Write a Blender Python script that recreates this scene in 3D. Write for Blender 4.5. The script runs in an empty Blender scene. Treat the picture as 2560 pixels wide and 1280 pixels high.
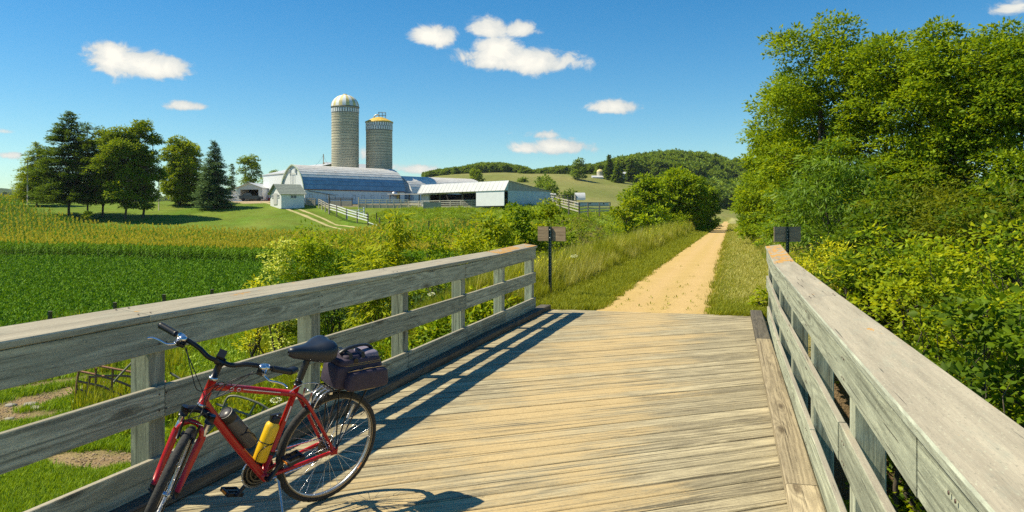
import bpy, math, random
import numpy as np
from mathutils import Vector, Matrix

# ------------------------------------------------------------------ camera, sky, sun, exposure
F, HY, CH = 1950.0, 541.0, 1.75            # focal length and horizon in photo pixels, eye height
PHI = math.atan((1828 - 1280) / F)         # the bridge and the trail run this much to the right
CP, SP = math.cos(PHI), math.sin(PHI)
C = bpy.context.scene.collection
scene = bpy.context.scene
cam_d = bpy.data.cameras.new('camera')
cam_d.sensor_width = 36; cam_d.lens = 36 * F / 2560
cam_d.shift_y = -(640 - HY) / 2560
cam_d.clip_start = 0.05; cam_d.clip_end = 12000
cam = bpy.data.objects.new('camera', cam_d); C.objects.link(cam)
cam.location = (0, 0, CH); cam.rotation_euler = (math.pi / 2, 0, 0)
scene.camera = cam

SUN = Vector((-0.72, 0.02, 1.0)).normalized()      # towards the sun
world = bpy.data.worlds.new('World'); scene.world = world; world.use_nodes = True
wn, wl = world.node_tree.nodes, world.node_tree.links
bg = wn['Background']; bg.inputs['Strength'].default_value = 1.0
sky = wn.new('ShaderNodeTexSky'); sky.sky_type = 'NISHITA'; sky.sun_disc = False
sky.sun_elevation = math.asin(SUN.z); sky.sun_rotation = math.atan2(SUN.x, SUN.y) % (2 * math.pi)
sky.altitude = 300; sky.air_density = 1.0; sky.dust_density = 0.2; sky.ozone_density = 2.5
SKY_STRENGTH = 0.094
SKY_SAT = 1.42
sun_d = bpy.data.lights.new('sun', 'SUN'); sun_d.energy = 5.0; sun_d.angle = math.radians(0.5)
sun_d.color = (1.0, 0.905, 0.68)
sun = bpy.data.objects.new('sun', sun_d); C.objects.link(sun)
sun.rotation_euler = SUN.to_track_quat('Z', 'Y').to_euler()
scene.view_settings.view_transform = 'Standard'; scene.view_settings.look = 'None'
scene.view_settings.exposure = 0.46; scene.view_settings.gamma = 1.0
scene.view_settings.use_curve_mapping = False
try:
    scene.cycles.use_denoising = False
    scene.cycles.max_bounces = 8; scene.cycles.transparent_max_bounces = 8
except Exception: pass

def wnode(t, **k):
    n = wn.new(t)
    for a, b in k.items(): setattr(n, a, b)
    return n
def wmath(op, a, b=None, c=None, clamp=False):
    n = wnode('ShaderNodeMath', operation=op, use_clamp=clamp)
    for i, v in enumerate((a, b, c)):
        if v is None: continue
        if isinstance(v, (int, float)): n.inputs[i].default_value = v
        else: wl.new(v, n.inputs[i])
    return n.outputs[0]
# clouds: soft cumulus at given bearings (azimuth, elevation), part of the sky itself
tc = wnode('ShaderNodeTexCoord'); sep = wnode('ShaderNodeSeparateXYZ'); wl.new(tc.outputs['Generated'], sep.inputs[0])
az = wmath('ARCTAN2', sep.outputs[0], sep.outputs[1]); el = wmath('ARCSINE', sep.outputs[2])
def azel(px, py):
    x, z = (px - 1280) / F, (HY - py) / F
    return math.atan2(x, 1), math.atan2(z, math.hypot(x, 1))
cmb = wnode('ShaderNodeCombineXYZ'); wl.new(az, cmb.inputs[0]); wl.new(wmath('MULTIPLY', el, 1.25), cmb.inputs[1])
nz = wnode('ShaderNodeTexNoise'); nz.inputs['Scale'].default_value = 26; nz.inputs['Detail'].default_value = 9
nz.inputs['Roughness'].default_value = 0.66; nz.inputs['Distortion'].default_value = 0.5
wl.new(cmb.outputs[0], nz.inputs['Vector'])
nz2 = wnode('ShaderNodeTexNoise'); nz2.inputs['Scale'].default_value = 14; nz2.inputs['Detail'].default_value = 6
wl.new(cmb.outputs[0], nz2.inputs['Vector'])
# px, py, half width, half height (photo px), strength
CL = [(285, 150, 58, 40, 1.0), (330, 160, 95, 36, 1.0), (405, 170, 68, 28, 1.0), (455, 186, 38, 10, .6),
      (472, 266, 52, 13, .9), (1085, 93, 52, 24, 1.0), (1065, 100, 34, 14, .6), (1225, 72, 48, 26, .95), (1300, 76, 56, 17, .8), (1235, 128, 58, 30, .95),
      (1240, 140, 90, 24, .9), (1330, 158, 108, 28, 1.0), (1400, 152, 46, 22, .8), (1215, 155, 45, 18, .9),
      (1540, 270, 66, 17, .8), (1385, 370, 100, 19, .85), (1350, 338, 50, 14, .6), (1440, 345, 36, 10, .5), (1295, 375, 20, 9, .6),
      (2530, 20, 60, 30, .6), (2540, 60, 30, 14, .35), (15, 388, 42, 10, .7), (20, 330, 32, 8, .5), (1040, 424, 60, 14, .75), (1075, 428, 40, 10, .6), (908, 388, 20, 18, .65),
      (1210, 338, 12, 7, .3), (822, 245, 12, 6, .3), (840, 2, 28, 7, .35), (1275, 332, 14, 7, .35), (460, 136, 12, 10, .3), (800, 400, 22, 8, .35),
      (1640, 256, 40, 7, .3), (-700, 210, 150, 40, .9), (-1500, 120, 170, 50, .9), (3600, 100, 150, 40, .9), (4300, 300, 160, 45, .8)]
mask = None
for (px, py, hw, hh, st) in CL:
    a0, e0 = azel(px, py)
    ca = math.cos(a0)
    dx = wmath('DIVIDE', wmath('SUBTRACT', az, a0), hw / F * ca * ca * 1.15)
    dy = wmath('DIVIDE', wmath('SUBTRACT', el, e0), hh / F * ca * 1.28)
    # flat underside: the lower half falls off faster
    low = wmath('LESS_THAN', dy, 0.0)
    dy = wmath('MULTIPLY', dy, wmath('MULTIPLY_ADD', low, 0.35, 1.0))
    r2 = wmath('ADD', wmath('MULTIPLY', dx, dx), wmath('MULTIPLY', dy, dy))
    v = wmath('MULTIPLY', wmath('POWER', 2.718, wmath('MULTIPLY', r2, -0.8)), st * 1.12)
    mask = v if mask is None else wmath('MAXIMUM', mask, v)
dens = wmath('ADD', mask, wmath('MULTIPLY', wmath('SUBTRACT', nz.outputs[0], 0.5), 1.5))
dens = wmath('ADD', dens, wmath('MULTIPLY', wmath('SUBTRACT', nz2.outputs[0], 0.5), 0.5))
gate = wmath('MULTIPLY', mask, 5.0, clamp=True)
mr = wnode('ShaderNodeMapRange', interpolation_type='SMOOTHSTEP'); wl.new(dens, mr.inputs[0])
mr.inputs[1].default_value = 0.36; mr.inputs[2].default_value = 0.74
cmask = wmath('MULTIPLY', mr.outputs[0], wmath('MULTIPLY', gate, 0.95))
shade = wnode('ShaderNodeMapRange'); wl.new(wmath('ADD', dens, wmath('MULTIPLY', wmath('SUBTRACT', nz2.outputs[0], .5), 1.0)), shade.inputs[0])
shade.inputs[1].default_value = 0.45; shade.inputs[2].default_value = 1.15
cc = wnode('ShaderNodeMix', data_type='RGBA'); wl.new(shade.outputs[0], cc.inputs[0])
cc.inputs[6].default_value = (0.47, 0.50, 0.50, 1); cc.inputs[7].default_value = (0.80, 0.76, 0.665, 1)
hs = wnode('ShaderNodeHueSaturation'); hs.inputs['Saturation'].default_value = SKY_SAT; wl.new(sky.outputs[0], hs.inputs['Color'])
sc_ = wnode('ShaderNodeVectorMath', operation='SCALE'); wl.new(hs.outputs[0], sc_.inputs[0]); sc_.inputs['Scale'].default_value = SKY_STRENGTH
mx = wnode('ShaderNodeMix', data_type='RGBA'); wl.new(cmask, mx.inputs[0]); tn_ = wnode('ShaderNodeVectorMath', operation='MULTIPLY'); wl.new(sc_.outputs[0], tn_.inputs[0]); tn_.inputs[1].default_value = (.90, 1.06, 1.02); wl.new(tn_.outputs[0], mx.inputs[6]); wl.new(cc.outputs[2], mx.inputs[7])
wl.new(mx.outputs[2], bg.inputs['Color'])

# ------------------------------------------------------------------ helpers
rng = np.random.default_rng(7)
random.seed(7)
def W(px, py, Z): return Vector(((px - 1280) / F * Z, Z, CH + (HY - py) / F * Z))
def BA(b, a, z=0.0): return Vector((b * CP + a * SP, -b * SP + a * CP, z))     # bridge frame -> world
def put(o, label=None, cat=None, group=None, kind=None):
    if label: o['label'] = label
    if cat: o['category'] = cat
    if group: o['group'] = group
    if kind: o['kind'] = kind
    return o
def thing(name, label, cat, loc=(0, 0, 0), rz=0.0, group=None):
    o = bpy.data.objects.new(name, None); o.empty_display_size = 0.2
    C.objects.link(o); o.location = loc; o.rotation_euler = (0, 0, rz)
    return put(o, label, cat, group)
def link(name, me, parent=None, mat=None):
    o = bpy.data.objects.new(name, me); C.objects.link(o)
    if mat is not None and not me.materials:
        for m in (mat if isinstance(mat, (list, tuple)) else [mat]): me.materials.append(m)
    if parent is not None: o.parent = parent
    return o
def np_mesh(name, V, Fc, mat=None, smooth=False, attr=None):
    """V (n,3), Fc (m,k) with k constant, attr: per-vertex float dict"""
    me = bpy.data.meshes.new(name)
    V = np.asarray(V, dtype=np.float32); Fc = np.asarray(Fc, dtype=np.int32)
    k = Fc.shape[1]; n = len(Fc)
    me.vertices.add(len(V)); me.vertices.foreach_set('co', V.ravel())
    me.loops.add(n * k); me.loops.foreach_set('vertex_index', Fc.ravel())
    me.polygons.add(n); me.polygons.foreach_set('loop_start', np.arange(0, n * k, k, dtype=np.int32))
    me.polygons.foreach_set('loop_total', np.full(n, k, dtype=np.int32))
    if smooth: me.polygons.foreach_set('use_smooth', np.ones(n, dtype=bool))
    if attr:
        for key, arr in attr.items():
            arr = np.asarray(arr, dtype=np.float32)
            if arr.ndim == 2:
                a = me.attributes.new(key, 'FLOAT_COLOR', 'POINT'); a.data.foreach_set('color', arr.ravel())
            else:
                a = me.attributes.new(key, 'FLOAT', 'POINT'); a.data.foreach_set('value', arr)
    me.update(calc_edges=True); me.validate()
    if mat: me.materials.append(mat)
    return me
def frame_of(d):
    d = Vector(d).normalized()
    up = Vector((0, 0, 1)) if abs(d.z) < 0.95 else Vector((1, 0, 0))
    s = d.cross(up).normalized(); return s, s.cross(d).normalized()
class MB:
    def __init__(self): self.v = []; self.f = []; self.m = []; self.s = []
    def add(self, vs, fs, mi=0, smooth=False):
        o = len(self.v); self.v += [tuple(x) for x in vs]
        for q in fs: self.f.append([i + o for i in q]); self.m.append(mi); self.s.append(smooth)
        return self
    def box(self, c, s, M=None, mi=0):
        c = Vector(c); hx, hy, hz = s[0] / 2, s[1] / 2, s[2] / 2
        vs = [Vector((x, y, z)) for x in (-hx, hx) for y in (-hy, hy) for z in (-hz, hz)]
        if M is not None: vs = [M @ v for v in vs]
        vs = [c + v for v in vs]
        return self.add(vs, [(0, 1, 3, 2), (4, 6, 7, 5), (0, 4, 5, 1), (2, 3, 7, 6), (0, 2, 6, 4), (1, 5, 7, 3)], mi)
    def bar(self, p, q, w, h, up=(0, 0, 1), mi=0):
        """rectangular bar from p to q, w sideways and h along up"""
        p, q = Vector(p), Vector(q); d = (q - p).normalized(); s = d.cross(Vector(up)).normalized(); u = s.cross(d)
        vs = [a + s * x + u * y for a in (p, q) for x in (-w / 2, w / 2) for y in (-h / 2, h / 2)]
        return self.add(vs, [(0, 1, 3, 2), (4, 6, 7, 5), (0, 4, 5, 1), (2, 3, 7, 6), (0, 2, 6, 4), (1, 5, 7, 3)], mi)
    def tube(self, pts, r, n=10, mi=0, cap=True, sx=1.0):
        pts = [Vector(p) for p in pts]; rs = r if isinstance(r, (list, tuple)) else [r] * len(pts)
        vs = []; s = None
        for i, p in enumerate(pts):
            d = (pts[min(i + 1, len(pts) - 1)] - pts[max(i - 1, 0)]).normalized()
            if s is None: s, u = frame_of(d)
            else:
                s = (s - d * s.dot(d)).normalized(); u = s.cross(d)
            u = s.cross(d)
            for k in range(n):
                t = 2 * math.pi * k / n
                vs.append(p + (s * math.cos(t) * sx + u * math.sin(t)) * rs[i])
        fs = []
        for i in range(len(pts) - 1):
            for k in range(n):
                fs.append((i * n + k, i * n + (k + 1) % n, (i + 1) * n + (k + 1) % n, (i + 1) * n + k))
        self.add(vs, fs, mi, True)
        if cap:
            o = len(self.v) - len(vs)
            self.f.append([o + k for k in range(n)]); self.m.append(mi); self.s.append(False)
            self.f.append([o + (len(pts) - 1) * n + k for k in reversed(range(n))]); self.m.append(mi); self.s.append(False)
        return self
    def lathe(self, prof, n=24, axis=None, origin=(0, 0, 0), mi=0, smooth=True):
        """prof: list of (radius, height) round the local z axis; axis tilts it"""
        M = Vector((0, 0, 1)).rotation_difference(Vector(axis)).to_matrix() if axis is not None else Matrix.Identity(3)
        o = Vector(origin); vs = []
        for (r, z) in prof:
            for k in range(n):
                t = 2 * math.pi * k / n; vs.append(o + M @ Vector((r * math.cos(t), r * math.sin(t), z)))
        fs = [(i * n + k, i * n + (k + 1) % n, (i + 1) * n + (k + 1) % n, (i + 1) * n + k) for i in range(len(prof) - 1) for k in range(n)]
        return self.add(vs, fs, mi, smooth)
    def torus(self, R, r, n=64, m=10, mi=0, rz=None, axis='y'):
        vs = []; rz = rz or r
        for i in range(n):
            t = 2 * math.pi * i / n
            for k in range(m):
                q = 2 * math.pi * k / m
                x, y, z = (R + r * math.cos(q)) * math.cos(t), rz * math.sin(q), (R + r * math.cos(q)) * math.sin(t)
                vs.append((x, y, z) if axis == 'y' else (x, z, y))
        fs = [(i * m + k, ((i + 1) % n) * m + k, ((i + 1) % n) * m + (k + 1) % m, i * m + (k + 1) % m) for i in range(n) for k in range(m)]
        return self.add(vs, fs, mi, True)
    def poly(self, pts, mi=0): return self.add(pts, [list(range(len(pts)))], mi)
    def xf(self, M, start=0):
        self.v = self.v[:start] + [tuple(M @ Vector(p)) for p in self.v[start:]]; return self
    def mesh(self, name, mats):
        me = bpy.data.meshes.new(name); me.from_pydata([tuple(p) for p in self.v], [], self.f)
        me.polygons.foreach_set('material_index', self.m); me.polygons.foreach_set('use_smooth', self.s)
        for m in (mats if isinstance(mats, (list, tuple)) else [mats]): me.materials.append(m)
        me.update(); me.validate()
        return me
    def build(self, name, mats, parent=None, loc=None):
        o = link(name, self.mesh(name, mats), parent)
        if loc is not None: o.location = loc
        return o

# ------------------------------------------------------------------ materials
def mat_new(name):
    m = bpy.data.materials.new(name); m.use_nodes = True
    nt = m.node_tree; return m, nt, nt.nodes, nt.links, nt.nodes['Principled BSDF']
class NT:
    def __init__(self, nt): self.n = nt.nodes; self.l = nt.links
    def new(self, t, **k):
        x = self.n.new(t)
        for a, b in k.items(): setattr(x, a, b)
        return x
    def _s(self, node, i, v):
        if v is None: return
        if hasattr(v, 'is_linked') or hasattr(v, 'links'): self.l.new(v, node.inputs[i])
        else: node.inputs[i].default_value = v
    def math(self, op, a, b=None, c=None, clamp=False):
        x = self.new('ShaderNodeMath', operation=op, use_clamp=clamp)
        for i, v in enumerate((a, b, c)): self._s(x, i, v)
        return x.outputs[0]
    def vmath(self, op, a, b=None):
        x = self.new('ShaderNodeVectorMath', operation=op); self._s(x, 0, a); self._s(x, 1, b); return x.outputs[0]
    def noise(self, vec, scale, detail=3, rough=0.55, dist=0.0):
        x = self.new('ShaderNodeTexNoise'); self._s(x, 'Vector', vec)
        x.inputs['Scale'].default_value = scale; x.inputs['Detail'].default_value = detail
        x.inputs['Roughness'].default_value = rough; x.inputs['Distortion'].default_value = dist
        return x.outputs[0]
    def ramp(self, fac, stops):
        x = self.new('ShaderNodeValToRGB'); self._s(x, 0, fac); cr = x.color_ramp
        while len(cr.elements) < len(stops): cr.elements.new(0.5)
        for e, (p, c) in zip(cr.elements, stops): e.position = p; e.color = (*c, 1)
        return x.outputs[0]
    def mr(self, v, a, b, c=0.0, d=1.0, smooth=False):
        x = self.new('ShaderNodeMapRange'); x.clamp = True
        if smooth: x.interpolation_type = 'SMOOTHSTEP'
        for i, q in enumerate((v, a, b, c, d)): self._s(x, i, q)
        return x.outputs[0]
    def mix(self, f, a, b, mode='MIX'):
        x = self.new('ShaderNodeMix', data_type='RGBA', blend_type=mode)
        self._s(x, 0, f); self._s(x, 6, a if not isinstance(a, tuple) or len(a) == 4 else (*a, 1)); self._s(x, 7, b if not isinstance(b, tuple) or len(b) == 4 else (*b, 1))
        return x.outputs[2]
    def bump(self, h, s=0.3, d=0.01):
        x = self.new('ShaderNodeBump'); x.inputs['Strength'].default_value = s; x.inputs['Distance'].default_value = d
        self.l.new(h, x.inputs['Height']); return x.outputs[0]
def plain(name, col, rough=0.6, metal=0.0, var=0.12, scale=6.0, bump=0.0, coat=0.0, coords='Object'):
    m, nt, n, l, p = mat_new(name); t = NT(nt)
    c = t.new('ShaderNodeTexCoord').outputs[coords]
    z = t.noise(c, scale, 5, 0.6)
    f = t.mr(z, 0.3, 0.7, 1 - var, 1 + var)
    x = t.new('ShaderNodeVectorMath', operation='SCALE'); x.inputs[0].default_value = col; l.new(f, x.inputs['Scale'])
    l.new(x.outputs[0], p.inputs['Base Color'])
    p.inputs['Roughness'].default_value = rough; p.inputs['Metallic'].default_value = metal
    if coat: p.inputs['Coat Weight'].default_value = coat
    if bump: l.new(t.bump(z, bump, 0.01), p.inputs['Normal'])
    return m
def wood_mat(name, light, dark, streak, rough=0.82, knots=1.0, sand=None, warmtop=None, lichen=0.0, bs=0.35):
    """weathered timber: grain lines along the object's x, rings bending round knots, cracks, fine fibres"""
    m, nt, n, l, p = mat_new(name); t = NT(nt)
    tcn = t.new('ShaderNodeTexCoord'); obj = tcn.outputs['Object']
    oi = t.new('ShaderNodeObjectInfo'); rnd = oi.outputs['Random']
    off = t.new('ShaderNodeCombineXYZ'); l.new(t.math('MULTIPLY', rnd, 37.0), off.inputs[0]); l.new(t.math('MULTIPLY', rnd, 91.0), off.inputs[1]); l.new(t.math('MULTIPLY', rnd, 17.0), off.inputs[2])
    co = t.vmath('ADD', obj, off.outputs[0])
    low = t.noise(t.vmath('MULTIPLY', co, (0.32, 5.0, 5.0)), 1.0, 1, 0.4, 0.15)
    vo = t.new('ShaderNodeTexVoronoi'); l.new(t.vmath('MULTIPLY', co, (1.1, 4.6, 4.6)), vo.inputs['Vector']); vo.inputs['Scale'].default_value = 1.0
    kd = vo.outputs['Distance']
    kn = t.math('POWER', 2.718, t.math('MULTIPLY', t.math('MULTIPLY', kd, kd), -22.0))
    hgt = t.math('ADD', low, t.math('MULTIPLY', kn, 0.16 * knots))
    lines = t.math('SINE', t.math('MULTIPLY', hgt, 85.0))
    lines = t.mr(lines, -0.6, 1.0, 0, 1)
    fib = t.noise(t.vmath('MULTIPLY', co, (4.5, 80.0, 80.0)), 1.0, 5, 0.72)
    fib2 = t.noise(t.vmath('MULTIPLY', co, (1.0, 16.0, 16.0)), 1.0, 5, 0.7)
    blot = t.noise(co, 2.2, 5, 0.6)
    col = t.mix(t.mr(t.math('ADD', t.math('MULTIPLY', fib2, .7), t.math('MULTIPLY', t.noise(t.vmath('MULTIPLY', co, (14.0, 40.0, 40.0)), 1.0, 4, .75), .3)), 0.32, 0.68), light, dark)
    col = t.mix(t.math('MULTIPLY', lines, 0.40), col, streak)
    col = t.mix(t.mr(fib, 0.50, 0.74, 0, 0.75), col, streak)
    col = t.mix(t.mr(kn, 0.50, 0.92, 0, 0.75 * knots), col, (streak[0] * .5, streak[1] * .42, streak[2] * .36))
    grv = t.noise(t.vmath('MULTIPLY', co, (0.55, 38.0, 38.0)), 1.0, 3, 0.6)
    col = t.mix(t.mr(grv, 0.56, 0.64, 0, 0.72), col, streak)
    col = t.mix(t.mr(blot, 0.25, 0.75, 0.0, 1.0), col, t.mix(0.5, col, t.vmath('MULTIPLY', col, (1.25, 1.22, 1.2))))
    hue = t.mr(rnd, 0, 1, 0.74, 1.16)
    sc = t.new('ShaderNodeVectorMath', operation='SCALE'); l.new(col, sc.inputs[0]); l.new(hue, sc.inputs['Scale']); col = sc.outputs[0]
    if warmtop is not None:       # the upward face weathers brown
        geo = t.new('ShaderNodeNewGeometry'); sx = t.new('ShaderNodeSeparateXYZ'); l.new(geo.outputs['Normal'], sx.inputs[0])
        up = t.mr(sx.outputs[2], 0.6, 0.9, 0, 1)
        col = t.mix(t.math('MULTIPLY', up, 0.92), col, t.mix(t.mr(fib2, 0.3, 0.7), warmtop, tuple(c * 0.62 for c in warmtop)))
        if lichen:
            li = t.noise(t.vmath('MULTIPLY', co, (3.0, 7.0, 3.0)), 1.0, 6, 0.7)
            col = t.mix(t.math('MULTIPLY', up, t.mr(li, 0.69 - lichen * 0.1, 0.73 - lichen * 0.1, 0, 0.8)), col, (0.55, 0.27, 0.03))
    if sand is not None:          # dust from the trail lies along the middle of the deck
        wpos = t.new('ShaderNodeNewGeometry').outputs['Position']
        dp = t.new('ShaderNodeVectorMath', operation='DOT_PRODUCT'); l.new(wpos, dp.inputs[0]); dp.inputs[1].default_value = (CP, -SP, 0)
        bb = dp.outputs['Value']
        d0 = t.math('ABSOLUTE', t.math('ADD', bb, 1.50))
        wv = t.noise(wpos, 1.1, 5, 0.65)
        gr = t.noise(wpos, 45.0, 4, 0.7)
        amt = t.math('ADD', t.mr(d0, 0.15, 2.1, 1.0, 0.0, True), t.math('MULTIPLY', t.math('SUBTRACT', wv, 0.5), 1.6))
        amt = t.math('ADD', amt, t.math('MULTIPLY', t.math('SUBTRACT', gr, 0.5), 0.9))
        amt = t.math('SUBTRACT', amt, t.math('ADD', t.math('MULTIPLY', t.mr(fib2, 0.35, 0.7), 0.45), t.math('ADD', t.math('MULTIPLY', t.mr(grv, 0.54, 0.64), 0.4), t.mr(rnd, 0, 1, -.1, .3))))
        col = t.mix(t.mr(amt, 0.15, 0.85, 0, 0.9, True), col, t.mix(t.mr(gr, 0.3, 0.7), sand, tuple(c * 0.72 for c in sand)))
    spk = t.noise(t.vmath('MULTIPLY', co, (45.0, 130.0, 130.0)), 1.0, 2, 0.7)
    col = t.mix(t.mr(spk, 0.60, 0.72, 0, 0.6), col, streak)
    col = t.mix(t.mr(spk, 0.28, 0.40, 0.45, 0), col, t.vmath('MULTIPLY', light, (1.25, 1.22, 1.15)))
    pch = t.noise(t.vmath('MULTIPLY', co, (2.5, 9.0, 9.0)), 1.0, 4, 0.7)
    col = t.mix(t.mr(pch, 0.56, 0.70, 0, 0.45), col, dark)
    # cracks
    cr = t.noise(t.vmath('MULTIPLY', co, (1.6, 75.0, 75.0)), 1.0, 2, 0.5, 0.2)
    crk = t.mr(cr, 0.68, 0.74, 0, 1)
    col = t.mix(t.math('MULTIPLY', crk, 0.75), col, (0.03, 0.025, 0.02))
    l.new(col, p.inputs['Base Color']); p.inputs['Roughness'].default_value = rough
    p.inputs['Specular IOR Level'].default_value = 0.25
    h = t.math('SUBTRACT', t.math('ADD', t.math('MULTIPLY', fib, 0.8), t.math('MULTIPLY', lines, -0.15)), t.math('MULTIPLY', crk, 1.0))
    l.new(t.bump(h, bs, 0.006), p.inputs['Normal'])
    return m
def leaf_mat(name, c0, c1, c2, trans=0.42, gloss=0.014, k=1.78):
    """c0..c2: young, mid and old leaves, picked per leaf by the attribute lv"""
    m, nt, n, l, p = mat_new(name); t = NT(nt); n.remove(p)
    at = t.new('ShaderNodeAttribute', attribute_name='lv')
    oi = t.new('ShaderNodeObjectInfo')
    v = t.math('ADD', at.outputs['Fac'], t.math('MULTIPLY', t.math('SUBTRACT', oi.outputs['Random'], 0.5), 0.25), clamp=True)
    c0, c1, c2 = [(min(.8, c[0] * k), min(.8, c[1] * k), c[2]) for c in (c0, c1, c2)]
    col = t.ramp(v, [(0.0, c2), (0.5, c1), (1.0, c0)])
    d = t.new('ShaderNodeBsdfDiffuse'); l.new(col, d.inputs[0])
    tr = t.new('ShaderNodeBsdfTranslucent'); l.new(t.vmath('MULTIPLY', col, (1.4, 1.25, 0.4)), tr.inputs[0])
    g = t.new('ShaderNodeBsdfGlossy'); g.inputs['Roughness'].default_value = 0.5; g.inputs[0].default_value = (0.7, 0.8, 0.5, 1)
    a = t.new('ShaderNodeMixShader'); a.inputs[0].default_value = trans; l.new(d.outputs[0], a.inputs[1]); l.new(tr.outputs[0], a.inputs[2])
    b = t.new('ShaderNodeMixShader'); b.inputs[0].default_value = gloss; l.new(a.outputs[0], b.inputs[1]); l.new(g.outputs[0], b.inputs[2])
    l.new(b.outputs[0], n['Material Output'].inputs[0])
    return m
M = {}
M['deck'] = wood_mat('deck_wood', (0.54, 0.465, 0.29), (0.30, 0.255, 0.16), (0.085, 0.07, 0.045), knots=0.6, sand=(0.62, 0.455, 0.22), bs=0.7)
M['rail'] = wood_mat('rail_wood', (0.52, 0.545, 0.40), (0.31, 0.33, 0.24), (0.12, 0.13, 0.095), knots=1.0, warmtop=(0.43, 0.375, 0.28), bs=0.5)
M['cap'] = wood_mat('cap_wood', (0.47, 0.50, 0.38), (0.30, 0.32, 0.25), (0.19, 0.19, 0.145), knots=0.8, warmtop=(0.46, 0.40, 0.295), lichen=0.45, bs=0.5)
M['capend'] = wood_mat('lichen_cap_wood', (0.47, 0.50, 0.38), (0.30, 0.32, 0.25), (0.19, 0.19, 0.145), knots=0.8, warmtop=(0.47, 0.385, 0.265), lichen=2.0, bs=0.5)
M['kerb'] = wood_mat('kerb_wood', (0.52, 0.43, 0.27), (0.34, 0.28, 0.18), (0.13, 0.10, 0.06), knots=1.0, bs=0.8)
M['kerbdark'] = wood_mat('old_kerb_wood', (0.20, 0.175, 0.13), (0.12, 0.105, 0.08), (0.05, 0.045, 0.035), knots=0.6, bs=0.8)
M['barnwood'] = plain('grey_fence_wood', (0.42, 0.38, 0.30), 0.85, var=0.3, scale=3)
M['palewood'] = plain('pale_fence_board', (0.56, 0.52, 0.43), 0.85, var=0.25, scale=3)
M['nailhead'] = plain('dark_nail_head', (0.10, 0.065, 0.05), 0.6, 0.5)
M['oldpost'] = plain('dark_post_wood', (0.13, 0.115, 0.09), 0.9, var=0.3, scale=8)
M['plywood'] = wood_mat('weathered_plywood', (0.36, 0.27, 0.17), (0.24, 0.165, 0.10), (0.13, 0.09, 0.055), knots=0.5)
M['steelpost'] = plain('green_steel', (0.03, 0.055, 0.05), 0.5, 0.4)
M['rust'] = plain('rusty_pipe', (0.30, 0.14, 0.075), 0.75, 0.1, var=0.35, scale=25)
M['greypipe'] = plain('weathered_pipe', (0.20, 0.19, 0.14), 0.6, 0.3, var=0.3, scale=20)
M['white'] = plain('white_paint', (0.71, 0.735, 0.75), 0.6, var=0.05, scale=1.5)
M['whitemetal'] = plain('white_metal_sheet', (0.52, 0.525, 0.52), 0.45, 0.0, var=0.08, scale=1.2)
M['bluemetal'] = plain('pale_metal_siding', (0.50, 0.60, 0.62), 0.45, 0.0, var=0.10, scale=1.0)
M['beige'] = plain('beige_gable_siding', (0.40, 0.38, 0.31), 0.6, var=0.12, scale=1.0)
M['concrete'] = plain('stave_concrete', (0.37, 0.34, 0.26), 0.9, var=0.16, scale=1.3)
M['hoop'] = plain('silo_hoop_steel', (0.17, 0.16, 0.13), 0.6, 0.4)
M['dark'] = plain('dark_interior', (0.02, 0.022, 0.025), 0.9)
M['glass'] = plain('window_pane', (0.06, 0.08, 0.11), 0.15, 0.0)
M['redpaint'] = plain('red_paint', (0.45, 0.03, 0.025), 0.6)
M['yellowrust'] = plain('yellow_rusted_sheet', (0.66, 0.42, 0.06), 0.6, var=0.2, scale=2)
M['greyshingle'] = plain('grey_shingles', (0.22, 0.25, 0.21), 0.9, var=0.3, scale=4)
M['pebble'] = plain('brown_pebble', (0.33, 0.24, 0.14), 0.95, var=0.35, scale=9)
M['stone'] = plain('field_stone', (0.30, 0.27, 0.215), 0.9, var=0.3, scale=6, bump=0.5)
M['bark'] = plain('bark', (0.09, 0.072, 0.05), 0.95, var=0.35, scale=9, bump=0.8)
M['aluminium'] = plain('aluminium', (0.55, 0.55, 0.54), 0.35, 0.9)
M['galv'] = plain('galvanised', (0.42, 0.43, 0.42), 0.45, 0.6)
def roof_mat():
    m, nt, n, l, p = mat_new('worn_white_roof'); t = NT(nt)
    c = t.new('ShaderNodeTexCoord').outputs['Object']
    a = t.noise(t.vmath('MULTIPLY', c, (0.25, 1.5, 1.5)), 1.0, 6, 0.65)
    b = t.noise(t.vmath('MULTIPLY', c, (2.0, 0.5, 0.5)), 1.0, 5, 0.7)
    col = t.mix(t.mr(a, 0.35, 0.6), (0.84, 0.81, 0.76), (0.68, 0.64, 0.58))
    col = t.mix(t.mr(b, 0.60, 0.70, 0, 0.7), col, (0.38, 0.27, 0.17))
    l.new(col, p.inputs['Base Color']); p.inputs['Roughness'].default_value = 0.55
    return m
M['barnroof'] = roof_mat()
M['roofblue'] = plain('blue_grey_roof_sheet', (0.30, 0.37, 0.45), 0.5, var=0.14, scale=0.7)
# leaves: values stay those of real foliage
M['boxelder'] = leaf_mat('box_elder_leaf', (0.22, 0.265, 0.012), (0.115, 0.170, 0.012), (0.040, 0.080, 0.012))
M['bright'] = leaf_mat('bright_shrub_leaf', (0.30, 0.32, 0.012), (0.17, 0.22, 0.012), (0.07, 0.12, 0.014), k=1.55)
M['olive'] = leaf_mat('olive_shrub_leaf', (0.15, 0.16, 0.012), (0.09, 0.11, 0.012), (0.045, 0.065, 0.012))
M['deep'] = leaf_mat('deep_green_leaf', (0.11, 0.17, 0.013), (0.06, 0.10, 0.012), (0.028, 0.055, 0.012))
M['oaky'] = leaf_mat('yard_tree_leaf', (0.18, 0.215, 0.012), (0.10, 0.14, 0.010), (0.045, 0.075, 0.010), trans=0.4, k=2.05)
M['pine'] = leaf_mat('pine_needle', (0.13, 0.18, 0.016), (0.065, 0.105, 0.012), (0.026, 0.05, 0.010), trans=0.2)
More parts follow.
